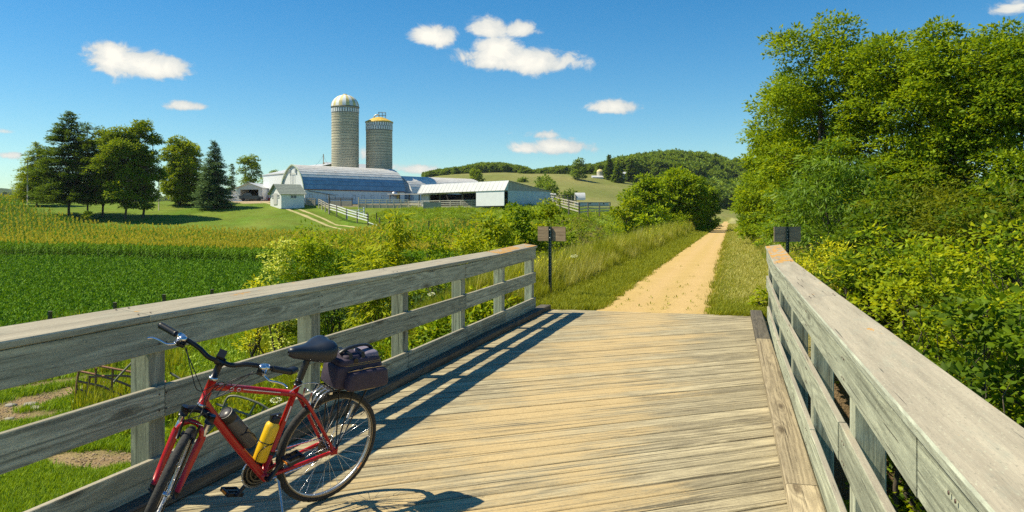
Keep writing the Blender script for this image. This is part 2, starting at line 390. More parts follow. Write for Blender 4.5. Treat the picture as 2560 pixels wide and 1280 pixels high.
M['spruce'] = leaf_mat('blue_spruce_needle', (0.10, 0.15, 0.095), (0.055, 0.095, 0.062), (0.028, 0.055, 0.040), trans=0.12)
M['willow'] = leaf_mat('long_leaf', (0.13, 0.19, 0.016), (0.065, 0.12, 0.014), (0.028, 0.06, 0.012), gloss=0.03)
M['sumac'] = leaf_mat('sumac_leaf', (0.40, 0.40, 0.01), (0.24, 0.28, 0.012), (0.10, 0.15, 0.014), k=1.35)
M['cream'] = leaf_mat('cream_blossom', (0.55, 0.55, 0.22), (0.28, 0.32, 0.06), (0.08, 0.12, 0.02), trans=0.25)
M['farwood'] = leaf_mat('far_wood_leaf', (0.15, 0.20, 0.035), (0.09, 0.135, 0.03), (0.045, 0.08, 0.028), trans=0.35)
M['soy'] = leaf_mat('soybean_leaf', (0.105, 0.185, 0.014), (0.058, 0.125, 0.012), (0.03, 0.075, 0.010), trans=0.25)
M['corn'] = leaf_mat('corn_leaf', (0.105, 0.185, 0.012), (0.048, 0.108, 0.010), (0.02, 0.055, 0.009), trans=0.3)
M['tassel'] = leaf_mat('corn_tassel', (0.44, 0.38, 0.085), (0.31, 0.275, 0.055), (0.17, 0.17, 0.025), trans=0.3, gloss=0.03)
M['grass'] = leaf_mat('verge_grass', (0.34, 0.35, 0.04), (0.20, 0.225, 0.018), (0.09, 0.125, 0.012), trans=0.35, gloss=0.02, k=1.28)
M['drygrass'] = leaf_mat('dry_grass', (0.50, 0.45, 0.20), (0.36, 0.35, 0.11), (0.19, 0.21, 0.04), trans=0.3, gloss=0.02, k=1.3)
M['pasture'] = leaf_mat('pasture_grass', (0.20, 0.27, 0.014), (0.115, 0.185, 0.011), (0.06, 0.11, 0.010), trans=0.3, gloss=0.04)
M['golden'] = leaf_mat('goldenrod', (0.62, 0.42, 0.01), (0.28, 0.28, 0.012), (0.10, 0.15, 0.014), trans=0.3, gloss=0.03)
# ------------------------------------------------------------------ the lie of the land
_ctl = []
def ctl(Z, *pairs):
    for px, py in pairs: w = W(px, py, Z); _ctl.append((w.x, w.y, w.z))
def ctz(Z, z, *pxs):
    for px in pxs: w = W(px, 0, Z); _ctl.append((w.x, w.y, z))
for Z, z in ((-40, -3.2), (-12, -3.2), (2, -3.25), (10, -3.3), (18, -3.3), (30, -3.25), (48, -3.2), (68, -3.15), (88, -3.1)):
    for x in (-60, -38, -22, -10, 0, 10, 22, 40):
        if abs(x) < abs(Z) * 1.6 + 45: _ctl.append((x, Z, z))
ctz(108, -2.1, 0, 400, 800); ctz(108, -2.4, 1150)
ctz(125, -0.4, -200); ctz(124, -1.0, 250, 450, 650); ctz(125, 0.1, 0); ctz(125, -0.9, 300, 500); ctz(125, -1.5, 800, 950); ctz(125, -2.0, 1200); ctz(125, -2, 1500, 1900, 2300)
ctl(140, (250, 545), (400, 545), (560, 550), (700, 545), (850, 560)); ctz(140, 2.0, 0); ctl(133, (941, 555), (973, 558)); ctl(100, (1000, 592), (1072, 580), (1137, 582), (1250, 585)); ctl(126, (1050, 550), (1150, 545), (1250, 540), (1330, 532)); ctl(128, (1400, 525), (1525, 534)); ctl(110, (1448, 539), (1330, 560)); ctl(143, (1030, 523), (1180, 519), (1100, 521)); ctl(137, (1268, 517), (1180, 526)); ctl(142, (1370, 513)); ctz(140, 1.2, -300)
ctl(150, (200, 525), (400, 526), (600, 524), (760, 525), (870, 520), (930, 522), (1020, 520)); ctz(150, 3.4, 0); ctz(150, 2.4, -400)
ctl(160, (100, 513), (400, 510), (600, 507), (680, 507), (762, 506), (900, 513), (1100, 513), (1300, 510), (1500, 528))
ctz(160, 4.3, 0); ctz(160, -1.5, 1900); ctz(160, 0, 2300)
ctz(180, 5.2, 100, 400, 600, 800, 1000, 1150); ctz(180, 4.6, 1300); ctz(180, 3.2, 1500); ctz(180, 5.0, 0, -300); ctz(180, -1, 1850)
ctz(230, 5.5, 0, 400, 800); ctz(230, 5.8, 1100); ctz(230, 5.5, 1400); ctz(230, 1, 1830); ctz(230, 5.2, -400)
ctz(300, 4, 0, 600); ctl(300, (1200, 497), (1420, 502), (1540, 505)); ctz(300, 0.5, 1830); ctz(300, 0, 2200)
ctz(450, -6, -300, 0, 300); ctz(450, 4, 650, 850); ctl(450, (1000, 458), (1080, 446), (1200, 442), (1330, 441), (1450, 447), (1570, 461), (1680, 480)); ctz(450, 6, 1830, 2200)
ctz(640, 0, 0, 400); ctl(640, (800, 485), (960, 460), (1060, 445), (1140, 437), (1250, 433), (1350, 437), (1420, 432), (1520, 426), (1620, 412), (1720, 408), (1800, 420), (1880, 440), (2000, 445))
ctz(900, 5, 0, 400); ctz(900, 38, 1200, 1700, 2200)
ctl(1600, (-100, 470), (20, 470), (70, 482), (200, 490), (600, 492), (1200, 480), (2000, 480), (2700, 470))
ctz(3000, 60, 0, 1280, 2560)
ctz(300, -4, -800, -1600, 3200, 4200); ctz(120, -3, -1500, 3200, 4200)
_ctl = np.array(_ctl)
_s = np.array([1.0, 1.0])
def _fit():
    P = _ctl[:, :2]
    # distances compressed with range so near ground and far hills both resolve
    Q = _warp(P)
    D = np.linalg.norm(Q[:, None] - Q[None], axis=2)
    n = len(Q); A = np.zeros((n + 3, n + 3)); A[:n, :n] = D + np.eye(n) * 1e-3
    A[:n, n] = 1; A[:n, n + 1:] = Q; A[n, :n] = 1; A[n + 1:, :n] = Q.T
    return np.linalg.solve(A, np.concatenate([_ctl[:, 2], np.zeros(3)])), Q
def _warp(P):
    P = np.asarray(P, dtype=float); r = np.linalg.norm(P, axis=1, keepdims=True) + 1e-9
    return P / r * np.log1p(r / 40.0) * 10
_w, _Q = _fit()
def natural(x, y):
    P = _warp(np.stack([np.ravel(x), np.ravel(y)], 1)); out = np.empty(len(P))
    for i in range(0, len(P), 20000):
        q = P[i:i + 20000]; D = np.linalg.norm(q[:, None] - _Q[None], axis=2)
        out[i:i + 20000] = D @ _w[:-3] + _w[-3] + q @ _w[-2:]
    return out.reshape(np.shape(x))
DECK_END = 14.35
def bridge_ab(x, y): return x * CP - y * SP, x * SP + y * CP       # -> b, a
def ground(x, y):
    x = np.asarray(x, float); y = np.asarray(y, float)
    h = natural(x, y)
    b, a = bridge_ab(x, y)
    near = np.clip((a - 60) / 60, 0, 1)
    top = -0.035 + 0.0 * a
    side = np.maximum(0, np.abs(b + 1.35) - 3.4) / (1.9 + near)
    endA = np.maximum(0, DECK_END - a) / 0.85
    endB = np.maximum(0, a + 3.0) / 0.85
    e = np.where(a > 5.5, top - side - endA, top - side - endB)
    fade = np.clip((a - 330) / 80, 0, 1)
    e = e * (1 - fade) + h * fade
    return np.maximum(h, e)
def gz(x, y): return float(ground(np.array([x]), np.array([y]))[0])
def onground(px, Z, dz=0.0):
    x = (px - 1280) / F * Z; return Vector((x, Z, gz(x, Z) + dz))

def fbm(x, y, sc, seed=0, octv=4):
    r = np.random.default_rng(seed); out = 0; amp = 1; tot = 0
    for o in range(octv):
        for k in range(3):
            th = r.uniform(0, 2 * math.pi); f = (2 ** o) / sc * r.uniform(.7, 1.3)
            out = out + amp * np.sin((x * math.cos(th) + y * math.sin(th)) * f * 6.283 + r.uniform(0, 6.28)); tot += amp
        amp *= .55
    return out / tot
def pix(x, y, z): return 1280 + F * x / np.maximum(y, .1), HY + F * (CH - z) / np.maximum(y, .1)
LAWN_EDGE_Z = lambda px: np.interp(px, [-600, -100, 0, 100, 250, 450, 650, 850, 1000], [190, 175, 166, 137, 123, 118, 113, 107, 104])
def zones(x, y, h):
    """colour of the bare surface: lawn, field soil, hay hill, pasture, farmyard dirt, woodland floor"""
    px, py = pix(x, y, h); Z = y
    b, a = bridge_ab(x, y)
    n1 = fbm(x, y, 14, 1); n2 = fbm(x, y, 3, 2); n3 = fbm(x, y, 60, 3)
    col = np.zeros(x.shape + (3,))
    past = np.array([0.085, 0.135, 0.016]); past2 = np.array([0.13, 0.17, 0.02])
    col[:] = past + (past2 - past) * np.clip(n1 * .8 + .5, 0, 1)[..., None]
    def lay(mask, c, soft=None): col[mask] = c if np.ndim(c) == 1 else c[mask]
    # soybean and corn soil
    lay((Z > 34) & (Z < 89) & (b < -9), np.array([0.045, 0.085, 0.014]))
    le = LAWN_EDGE_Z(px)
    lay((Z >= 89) & (Z < le + 6) & (b < -12), np.array([0.14, 0.125, 0.035]))
    lawn = np.array([0.105, 0.185, 0.014]); lawn2 = np.array([0.19, 0.235, 0.035])
    L = lawn + (lawn2 - lawn) * np.clip(.35 + n1 * .7 + n3 * .4, 0, 1)[..., None]
    lay((Z >= le + 4) & (Z < 215) & (px < 985) & (px > -900), L)
    weed = np.array([0.11, 0.165, 0.02]); weed2 = np.array([0.17, 0.23, 0.025])
    Wd = weed + (weed2 - weed) * np.clip(.5 + n2 * .9, 0, 1)[..., None]
    lay((Z >= 118) & (Z < 166) & (px >= 950 - np.clip((Z - 128) * 5, 0, 150)) & (b < -8), Wd)
    hay = np.array([0.17, 0.19, 0.045]); hay2 = np.array([0.25, 0.235, 0.075])
    Hy = hay + (hay2 - hay) * np.clip(.45 + n3 * .9 + n1 * .3, 0, 1)[..., None]
    lay((Z >= 215), Hy)
    lay((Z >= 560), np.array([0.05, 0.08, 0.025]))
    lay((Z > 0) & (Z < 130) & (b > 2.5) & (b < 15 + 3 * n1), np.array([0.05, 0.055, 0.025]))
    # farmyard dirt
    dirt = np.array([0.42, 0.32, 0.20])
    def ell(cx, cy, rx, ry): return ((px - cx) / rx) ** 2 + ((py - cy) / ry) ** 2 + n2 * .25
    e = np.where((Z > 145) & (Z < 210), ell(628, 502, 58, 6.5), 9)
    lay(e < 1, dirt)
    lay((Z > 152) & (Z < 175) & (px > 800) & (px < 1270) & (h > 3.6), np.array([0.20, 0.17, 0.11]))
    # cattle path and bare patches in the near pasture, seen through the railing
    def patch(c, r, th, k): 
        dx, dy = x - c[0], y - c[1]; u = dx * math.cos(th) + dy * math.sin(th); v = -dx * math.sin(th) + dy * math.cos(th)
        return (u / r[0]) ** 2 + (v / r[1]) ** 2 + n2 * k
    for (pp, r, th) in (((100, 1000, 0), (2.6, .7), 1.2), ((50, 1045, 0), (1.0, .55), .6), ((235, 1150, 0), (1.15, .7), -.25), ((160, 955, 0), (1.5, .45), .9)):
        Zp = F * (CH + 3.3) / (pp[1] - HY); c = ((pp[0] - 1280) / F * Zp, Zp)
        e = patch(c, r, th, .55); k = np.clip((1.25 - e + fbm(x, y, .7, 44) * .5) * 1.6, 0, 1)[..., None]
        col[:] = col * (1 - k) + np.array([0.33, 0.235, 0.12]) * k
    # embankment shoulders beside the trail
    em = (np.abs(b + 1.35) < 4.2) & (a > 13.6) & (a < 330)
    dry = np.array([0.36, 0.33, 0.13]); gr = np.array([0.19, 0.215, 0.03])
    k = np.clip(.5 + n2 * .6 + np.where(b > 0, .35, -.2), 0, 1)[..., None]
    col[em] = (gr + (dry - gr) * k)[em]
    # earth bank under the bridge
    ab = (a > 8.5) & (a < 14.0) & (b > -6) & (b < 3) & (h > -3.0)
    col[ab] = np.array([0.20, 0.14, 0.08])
    return col
def ground_mat():
    m, nt, n, l, p = mat_new('ground_cover'); t = NT(nt)
    at = t.new('ShaderNodeAttribute', attribute_name='zone')
    pos = t.new('ShaderNodeNewGeometry').outputs['Position']
    cd = t.new('ShaderNodeCameraData')
    a = t.noise(pos, 0.35, 6, 0.65); b = t.noise(pos, 3.5, 6, 0.7); c = t.noise(pos, 22.0, 4, 0.7)
    f = t.math('ADD', t.math('ADD', t.mr(a, .3, .7, -.22, .22), t.mr(b, .3, .7, -.22, .22)), t.mr(c, .3, .7, -.22, .22))
    s = t.new('ShaderNodeVectorMath', operation='SCALE'); l.new(at.outputs['Color'], s.inputs[0]); l.new(t.math('ADD', f, 1.0), s.inputs['Scale'])
    hue = t.new('ShaderNodeHueSaturation'); l.new(s.outputs[0], hue.inputs['Color']); l.new(t.mr(a, .3, .7, .485, .512), hue.inputs['Hue'])
    l.new(hue.outputs[0], p.inputs['Base Color']); p.inputs['Roughness'].default_value = 0.95
    p.inputs['Specular IOR Level'].default_value = 0.1
    l.new(t.bump(t.math('ADD', b, c), 0.8, 0.08), p.inputs['Normal'])
    return m
def build_ground():
    fr = np.radians(np.linspace(-50, 56, 380)); bk = np.radians(np.linspace(58, 308, 60))[1:-1]
    ang = np.concatenate([fr, bk]); rad = np.concatenate([[0.0], np.geomspace(1.2, 60, 110), np.geomspace(60, 760, 190)[1:], np.geomspace(760, 6000, 24)[1:]])
    A, R = np.meshgrid(ang, rad); x = R * np.sin(A); y = R * np.cos(A)
    h = ground(x, y)
    h = h + np.where(y > 220, fbm(x, y, 90, 9) * 1.2, 0) + np.where(R < 60, fbm(x, y, 2.2, 11) * .04, 0) + np.where((R > 100) & (R < 200), fbm(x, y, 8, 12) * .05, 0)
    b, a = bridge_ab(x, y)
    flat = (np.abs(b + 1.35) < 1.2) & (a > 14) & (a < 330); h[flat] = np.minimum(h[flat], -0.035)
    na, nr = len(ang), len(rad)
    V = np.stack([x.ravel(), y.ravel(), h.ravel()], 1)
    i = np.arange(nr - 1)[:, None] * na; j = np.arange(na)[None]; jn = (j + 1) % na
    Fc = np.stack([i + j, i + na + j, i + na + jn, i + jn], 2).reshape(-1, 4)[:, ::-1]
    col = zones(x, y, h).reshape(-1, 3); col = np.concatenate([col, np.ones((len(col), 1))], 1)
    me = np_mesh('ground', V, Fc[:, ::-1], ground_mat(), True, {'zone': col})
    return put(link('ground', me), kind='structure')
build_ground()

def ribbon(name, mat, pts, widths, dz, label=None, ragged=0.0, seed=1, step=0.5, zfun=None, across=9):
    """a strip of surface draped over the ground along a polyline of (x, y)"""
    pts = np.array(pts, float); seg = np.linalg.norm(np.diff(pts, axis=0), axis=1); s = np.concatenate([[0], np.cumsum(seg)])
    n = max(8, int(s[-1] / step)); q = np.linspace(0, 1, n) ** 1.35 * s[-1]
    X = np.interp(q, s, pts[:, 0]); Y = np.interp(q, s, pts[:, 1]); Wd = np.interp(q, s, widths)
    T = np.stack([np.gradient(X), np.gradient(Y)], 1); T /= np.linalg.norm(T, axis=1, keepdims=True); N = np.stack([T[:, 1], -T[:, 0]], 1)
    r = np.random.default_rng(seed); L = fbm(q, q * 0, 2.3, seed) * ragged; Rr = fbm(q, q * 0, 1.9, seed + 5) * ragged
    u = np.linspace(-1, 1, across)
    P = []
    for k in range(n):
        for w in u:
            hw = Wd[k] / 2 + (L[k] if w < 0 else Rr[k]); xx = X[k] + N[k, 0] * w * hw; yy = Y[k] + N[k, 1] * w * hw; P.append((xx, yy))
    P = np.array(P); Zv = ground(P[:, 0], P[:, 1]) if zfun is None else zfun(P[:, 0], P[:, 1])
    crown = np.tile(np.abs(u) > .99, n)
    Zv = Zv + dz + np.where(crown, -0.6 * abs(dz) - .004, 0)
    i = np.arange(n - 1)[:, None] * across; j = np.arange(across - 1)[None]
    Fc = np.stack([i + j, i + j + 1, i + across + j + 1, i + across + j], 2).reshape(-1, 4)
    return put(link(name, np_mesh(name, np.column_stack([P, Zv]), Fc, mat, True)), kind='structure')
def trail_mat():
    m, nt, n, l, p = mat_new('limestone_trail'); t = NT(nt)
    pos = t.new('ShaderNodeNewGeometry').outputs['Position']
    a = t.noise(pos, 0.9, 5, 0.6); b = t.noise(pos, 14, 5, 0.75); c = t.noise(pos, 90, 3, 0.7)
    col = t.mix(t.mr(a, .3, .7), (0.60, 0.435, 0.165), (0.52, 0.37, 0.13))
    dp = t.new('ShaderNodeVectorMath', operation='DOT_PRODUCT'); l.new(pos, dp.inputs[0]); dp.inputs[1].default_value = (CP, -SP, 0)
    tr = t.math('ABSOLUTE', t.math('SUBTRACT', t.math('ABSOLUTE', t.math('ADD', dp.outputs['Value'], 1.33)), 0.42))
    col = t.mix(t.mr(t.math('ADD', tr, t.math('MULTIPLY', a, .3)), .2, .5, .35, 0), col, (0.68, 0.47, 0.24))
    col = t.mix(t.mr(b, .35, .7, 0, .7), col, (0.40, 0.26, 0.12))
    col = t.mix(t.mr(c, .62, .75, 0, .7), col, (0.36, 0.24, 0.12))
    col = t.mix(t.mr(c, .25, .34, .6, 0), col, (0.86, 0.66, 0.40))
    l.new(col, p.inputs['Base Color']); p.inputs['Roughness'].default_value = 0.95; p.inputs['Specular IOR Level'].default_value = .1
    l.new(t.bump(t.math('ADD', b, c), .6, .012), p.inputs['Normal'])
    return m
tp = [BA(-1.36, DECK_END + .02), BA(-1.33, 60), BA(-1.36, 140), BA(-1.36, 300)]
trail = ribbon('trail', trail_mat(), [(p.x, p.y) for p in tp], [2.2, 2.1, 2.0, 2.0], 0.03, ragged=.05, seed=4, step=.35, zfun=lambda x, y: ground(x, y) * 0 - .035)
def path_mat(name, c0, c1):
    m, nt, n, l, p = mat_new(name); t = NT(nt)
    pos = t.new('ShaderNodeNewGeometry').outputs['Position']
    a = t.noise(pos, .8, 5, .7); b = t.noise(pos, 5, 5, .7)
    l.new(t.mix(t.mr(t.math('ADD', a, b), .8, 1.2), c0, c1), p.inputs['Base Color']); p.inputs['Roughness'].default_value = .95
    return m
pm = path_mat('farm_track_dirt', (0.50, 0.40, 0.20), (0.30, 0.30, 0.10))
def track(off):
    P = []
    for px, Z in ((668, 163), (700, 156), (735, 150), (775, 144.5), (815, 139.5), (850, 135.5), (880, 131)):
        x = (px - 1280) / F * Z; P.append((x + off * .8, Z + off * .55))
    return P
put(ribbon('farm_track', pm, track(-1.0), [1.0, .9, .8, .8, .8, .6, .5], .05, ragged=.25, seed=8, step=1, across=5), kind='structure')
put(ribbon('farm_track', pm, track(1.0), [.9, .8, .7, .6, .6, .5, .3], .05, ragged=.25, seed=9, step=1, across=5), kind='structure')

# ------------------------------------------------------------------ the timber bridge
bridge = thing('wooden_bridge', 'grey timber plank deck of the trail bridge with kerb timbers on both sides', 'bridge', BA(-1.4, 7))
Bi = Matrix.Translation(bridge.location).inverted()
EB = Vector((CP, -SP, 0)); EA = Vector((SP, CP, 0))
SK = math.radians(37.0)                                  # the deck planks are laid on the skew
u_ = EB * math.cos(SK) + EA * math.sin(SK); v_ = -EB * math.sin(SK) + EA * math.cos(SK)
def clip(poly, axis, lim, sign):
    out = []
    for i in range(len(poly)):
        p, q = poly[i], poly[(i + 1) % len(poly)]
        dp, dq = sign * (p[axis] - lim), sign * (q[axis] - lim)
        if dp <= 0: out.append(p)
        if (dp < 0) != (dq < 0) and dp != dq:
            t = dp / (dp - dq); out.append((p[0] + (q[0] - p[0]) * t, p[1] + (q[1] - p[1]) * t))
    return out
PW = 0.2015
DB0, DB1, DA0, DA1 = -3.42, 0.56, -2.2, DECK_END
k0 = int((DA0 * math.cos(SK) - DB1 * math.sin(SK)) / PW) - 2; k1 = int((DA1 * math.cos(SK) - DB0 * math.sin(SK)) / PW) + 2
cs, sn = math.cos(SK), math.sin(SK)
for k in range(k0, k1):
    g = random.uniform(.009, .019); v0, v1 = k * PW + g / 2, (k + 1) * PW - g / 2
    poly = [(-30, v0), (30, v0), (30, v1), (-30, v1)]
    ba = [(uu * cs - vv * sn, uu * sn + vv * cs) for uu, vv in poly]
    endj = random.uniform(-.012, .012)
    for ax, lim, sg in ((0, DB0 + endj, -1), (0, DB1 - endj, 1), (1, DA0, -1), (1, DA1 - .005, 1)):
        ba = clip(ba, ax, lim, sg)
        if len(ba) < 3: break
    if len(ba) < 3: continue
    cen = (sum(p[0] for p in ba) / len(ba), sum(p[1] for p in ba) / len(ba))
    loc = [((p[0] - cen[0]) * cs + (p[1] - cen[1]) * sn, -(p[0] - cen[0]) * sn + (p[1] - cen[1]) * cs) for p in ba]
    area = abs(sum(loc[i][0] * loc[(i + 1) % len(loc)][1] - loc[(i + 1) % len(loc)][0] * loc[i][1] for i in range(len(loc)))) / 2
    if area < .01: continue
    top = random.uniform(-.003, .0035); n = len(loc)
    def inset(q, e):
        L = max(abs(x) for x, y in loc); return [(x * (1 - e / max(L, .1)), y * (1 - e / .1)) for x, y in q]
    rings = [[(x, y, -.075) for x, y in loc], [(x, y, top - .007) for x, y in loc], [(x, y, top - .002) for x, y in inset(loc, .005)], [(x, y, top) for x, y in inset(loc, .012)]]
    mb = MB(); vs = [p for r_ in rings for p in r_]
    fs = [list(reversed(range(n))), [3 * n + i for i in range(n)]] + [[r_ * n + i, r_ * n + (i + 1) % n, (r_ + 1) * n + (i + 1) % n, (r_ + 1) * n + i] for r_ in range(3) for i in range(n)]
    mb.add(vs, fs)
    o = mb.build('plank', M['deck'], bridge)
    base = BA(cen[0], cen[1], 0); Mx = Matrix((u_, v_, Vector((0, 0, 1)))).transposed().to_4x4()
    Mx.translation = base - bridge.location; o.matrix_local = Mx
def timber(parent, name, p, q, w, h, mat, up=(0, 0, 1), bev=.006, roll=0.0):
    """a squared timber as its own object: local x runs along it, the long edges eased"""
    p, q = Vector(p), Vector(q); L = (q - p).length; d = (q - p) / L
    s = Vector(up).cross(d).normalized(); uu = d.cross(s)
    if roll: R = Matrix.Rotation(roll, 3, d); s = R @ s; uu = R @ uu
    hw, hh = w / 2, h / 2; b = bev
    prof = [(-hw + b, -hh), (hw - b, -hh), (hw, -hh + b), (hw, hh - b), (hw - b, hh), (-hw + b, hh), (-hw, hh - b), (-hw, -hh + b)]
    vs = [(x, y, z) for x in (-L / 2, L / 2) for y, z in prof]
    fs = [list(reversed(range(8))), [8 + i for i in range(8)]] + [(i, (i + 1) % 8, 8 + (i + 1) % 8, 8 + i) for i in range(8)]
    o = MB().add(vs, [f[::-1] for f in fs]).build(name, mat, parent)
    Mx = Matrix((d, s, uu)).transposed().to_4x4(); Mx.translation = (p + q) / 2 - (parent.location if parent else Vector())
    o.matrix_local = Mx
    return o
KB = .335
# kerbs: squared timbers lying along both edges of the deck
for a0, a1, m_ in ((-2.2, 2.9, 'kerb'), (2.91, 5.1, 'kerb'), (5.11, 11.05, 'kerb'), (11.06, 14.38, 'kerbdark')):
    timber(bridge, 'kerb', BA(KB + .085, a0, .053), BA(KB + .085, a1, .053), .19, .095, M[m_], bev=.01)
for a0, a1 in ((-2.2, 3.6), (3.61, 8.2), (8.21, 14.3)):
    timber(bridge, 'kerb', BA(-3.36, a0, .048), BA(-3.36, a1, .048), .20, .085, M['kerbdark'], bev=.01)
for b in (-3.1, -2.3, -1.4, -.5, .35):
    timber(bridge, 'beam', BA(b, -2.3, -.26), BA(b, 14.2, -.26), .22, .36, M['kerbdark'])
for a in (1.0, 6.3, 11.6):
    for b in (-3.0, -1.9, -.8, .3):
        timber(bridge, 'pile', BA(b, a, -3.8), BA(b, a, -.76), .3, .3, M['kerbdark'], up=EA)
    timber(bridge, 'pile_cap', BA(-3.5, a, -.6), BA(.75, a, -.6), .3, .3, M['kerbdark'])
SP_ = 1.92; A0 = 13.70 - .07
POST_A = [A0 - SP_ * i for i in range(0, 9)][::-1]           # -1.8 ... 14.12
def rail_dz(a, side):
    if side < 0: return float(np.interp(a, [-2, 4.1, 9.9, 11.8, 13.7], [-.035, 0, .0, .025, .062]))
    return float(np.interp(a, [-2, 4.1, 9.6, 11.8, 13.7], [.0, .0, -.005, .03, .09]))
def rail_b(a, side):
    if side < 0: return -3.36 + float(np.interp(a, [4, 13.7], [0, -.04]))
    return .517 + float(np.interp(a, [-2, 9.8, 11.8, 13.7], [0, .0, .015, .045]))
def railing(side, label, splits, cap_splits):
    root = thing('railing', label, 'railing', BA(-3.5 if side < 0 else .55, 7), group=None)
    for i, a in enumerate(POST_A):
        bb = rail_b(a, side) + side * (.038 + .07)
        timber(root, 'post', BA(bb, a, -.55), BA(bb, a, 1.10 + rail_dz(a, side)), .14, .14, M['rail'], up=EA)
        for z in (.675, .29):
            for dz in (-.05, .05):
                pass
    levels = ((1.022, .19, splits[0]), (.615, .195, splits[1]), (.175, .205, splits[2]))
    for z, h, sp in levels:
        for a0, a1 in zip(sp[:-1], sp[1:]):
            g = .004; z0 = z + rail_dz(a0, side) * (z / 1.1) + random.uniform(-.003, .003); z1 = z + rail_dz(a1, side) * (z / 1.1) + random.uniform(-.003, .003)
            j = side * random.uniform(0.0, .006)
            timber(root, 'board', BA(rail_b(a0, side) + side * .019 + j, a0 + g, z0), BA(rail_b(a1, side) + side * .019 + j, a1 - g, z1), .038, h, M['rail'], bev=.004)
            for ap in POST_A:
                if a0 - .01 <= ap <= a1 + .01:
                    pass
    for i, (a0, a1) in enumerate(zip(cap_splits[:-1], cap_splits[1:])):
        z0, z1 = 1.143 + rail_dz(a0, side), 1.143 + rail_dz(a1, side); cb = side * .112
        last = i == len(cap_splits) - 2
        timber(root, 'cap_board', BA(rail_b(a0, side) + cb, a0 + .003, z0 + .012), BA(rail_b(a1, side) + cb, a1 - .003 + (.06 if last else 0), z1 + .012), .25, .042,
               M['capend'] if last else M['cap'], bev=.007, roll=side * -.14 * (1 if True else -1))
    nb = MB()                                       # nail heads where the boards meet the posts
    for a in POST_A:
        for z, h, _ in levels:
            for dz in (-.25, .25):
                for da in (-.03, .03):
                    p = BA(rail_b(a, side) - side * .0025, a + da, z + rail_dz(a, side) * (z / 1.1) + dz * h); nb.lathe([(0, .001), (.0055, .0008), (.006, -.002)], 7, axis=EB * -side, origin=p - root.location)
    for z_ in cap_splits[1:-1]:
        for da in (-.05, .05):
            for db in (.03, .19): nb.lathe([(0, .001), (.0055, .0008), (.006, -.003)], 7, origin=BA(rail_b(z_, side) + side * db, z_ + da, 1.1655 + rail_dz(z_, side) + (db + .01) * .14) - root.location)
    nb.build('nail', M['nailhead'], root)['kind'] = 'stuff'
    return root
pa = POST_A
railing(-1, 'weathered grey board railing on the left behind the red bicycle', ([pa[0] - .5, pa[1], pa[4], pa[6], pa[8] + .07], [pa[0] - .5, pa[3] + .02, pa[6] + .02, pa[8] + .07], [pa[0] - .5, pa[2], pa[5], pa[7], pa[8] + .07]),
        [pa[0] - .5, pa[3] - .12, pa[5] - .3, pa[7] - .3, pa[8] + .07])
railing(1, 'sunlit board railing on the right with bushes behind it', ([pa[0] - .5, pa[2] + .40, pa[5], pa[7], pa[8] + .07], [pa[0] - .5, pa[2] - .2, pa[3] + .2, pa[6] - .3, pa[8] + .07], [pa[0] - .5, pa[2], pa[4] - .2, pa[6], pa[8] - .3]),
        [pa[0] - .5, pa[4] + .05, pa[6] + .4, pa[8] + .07])
# ------------------------------------------------------------------ the farm
FU = Vector((.74, .67, 0)).normalized(); FV = Vector((.67, -.74, 0)).normalized()   # along the barns / across them (towards us)
def farmbox(root, name, o, L, D, z0, z1, mat, u=FU, v=FV, t=.15, sides='abcd'):
    """four walls round a rectangle from corner o: L along u, D along v"""
    mb = MB(); o = Vector(o); a, b, c, d = o, o + u * L, o + u * L + v * D, o + v * D
    for tag_, p, q in (('a', a, b), ('b', b, c), ('c', c, d), ('d', d, a)):
        if tag_ in sides: mb.bar(Vector((p.x, p.y, (z0 + z1) / 2)), Vector((q.x, q.y, (z0 + z1) / 2)), t, z1 - z0)
    return mb.build(name, mat, root)
def quadslab(mb, p, q, r, s, th=.06, mi=0):
    p, q, r, s = map(Vector, (p, q, r, s)); n = (q - p).cross(r - p).normalized() * th
    return mb.add([p, q, r, s, p - n, q - n, r - n, s - n], [(0, 1, 2, 3), (7, 6, 5, 4), (0, 4, 5, 1), (1, 5, 6, 2), (2, 6, 7, 3), (3, 7, 4, 0)], mi)
def window(root, c, w, h, n, u, mat_f='white', name='window', two=False):
    """frame with the pane a child of it; c = centre on the wall, n = outward normal, u = along the wall"""
    c = Vector(c); n = Vector(n); u = Vector(u); mb = MB(); k = .09
    for s in (-1, 1):
        mb.bar(c + u * s * (w / 2) + n * .05 - Vector((0, 0, h / 2 + k / 2)), c + u * s * (w / 2) + n * .05 + Vector((0, 0, h / 2 + k / 2)), k, .1, up=n)
        mb.bar(c - u * (w / 2) + n * .05 + Vector((0, 0, s * h / 2)), c + u * (w / 2) + n * .05 + Vector((0, 0, s * h / 2)), .1, k)
    if two: mb.bar(c + n * .05 - Vector((0, 0, h / 2)), c + n * .05 + Vector((0, 0, h / 2)), .06, .08, up=n)
    f = mb.build(name, M[mat_f], root)
    pm_ = MB().bar(c - u * (w / 2) + n * .03, c + u * (w / 2) + n * .03, .05, h); pn = pm_.build('pane', M['glass'], f)
    return f
Z3 = Vector((0, 0, 1))
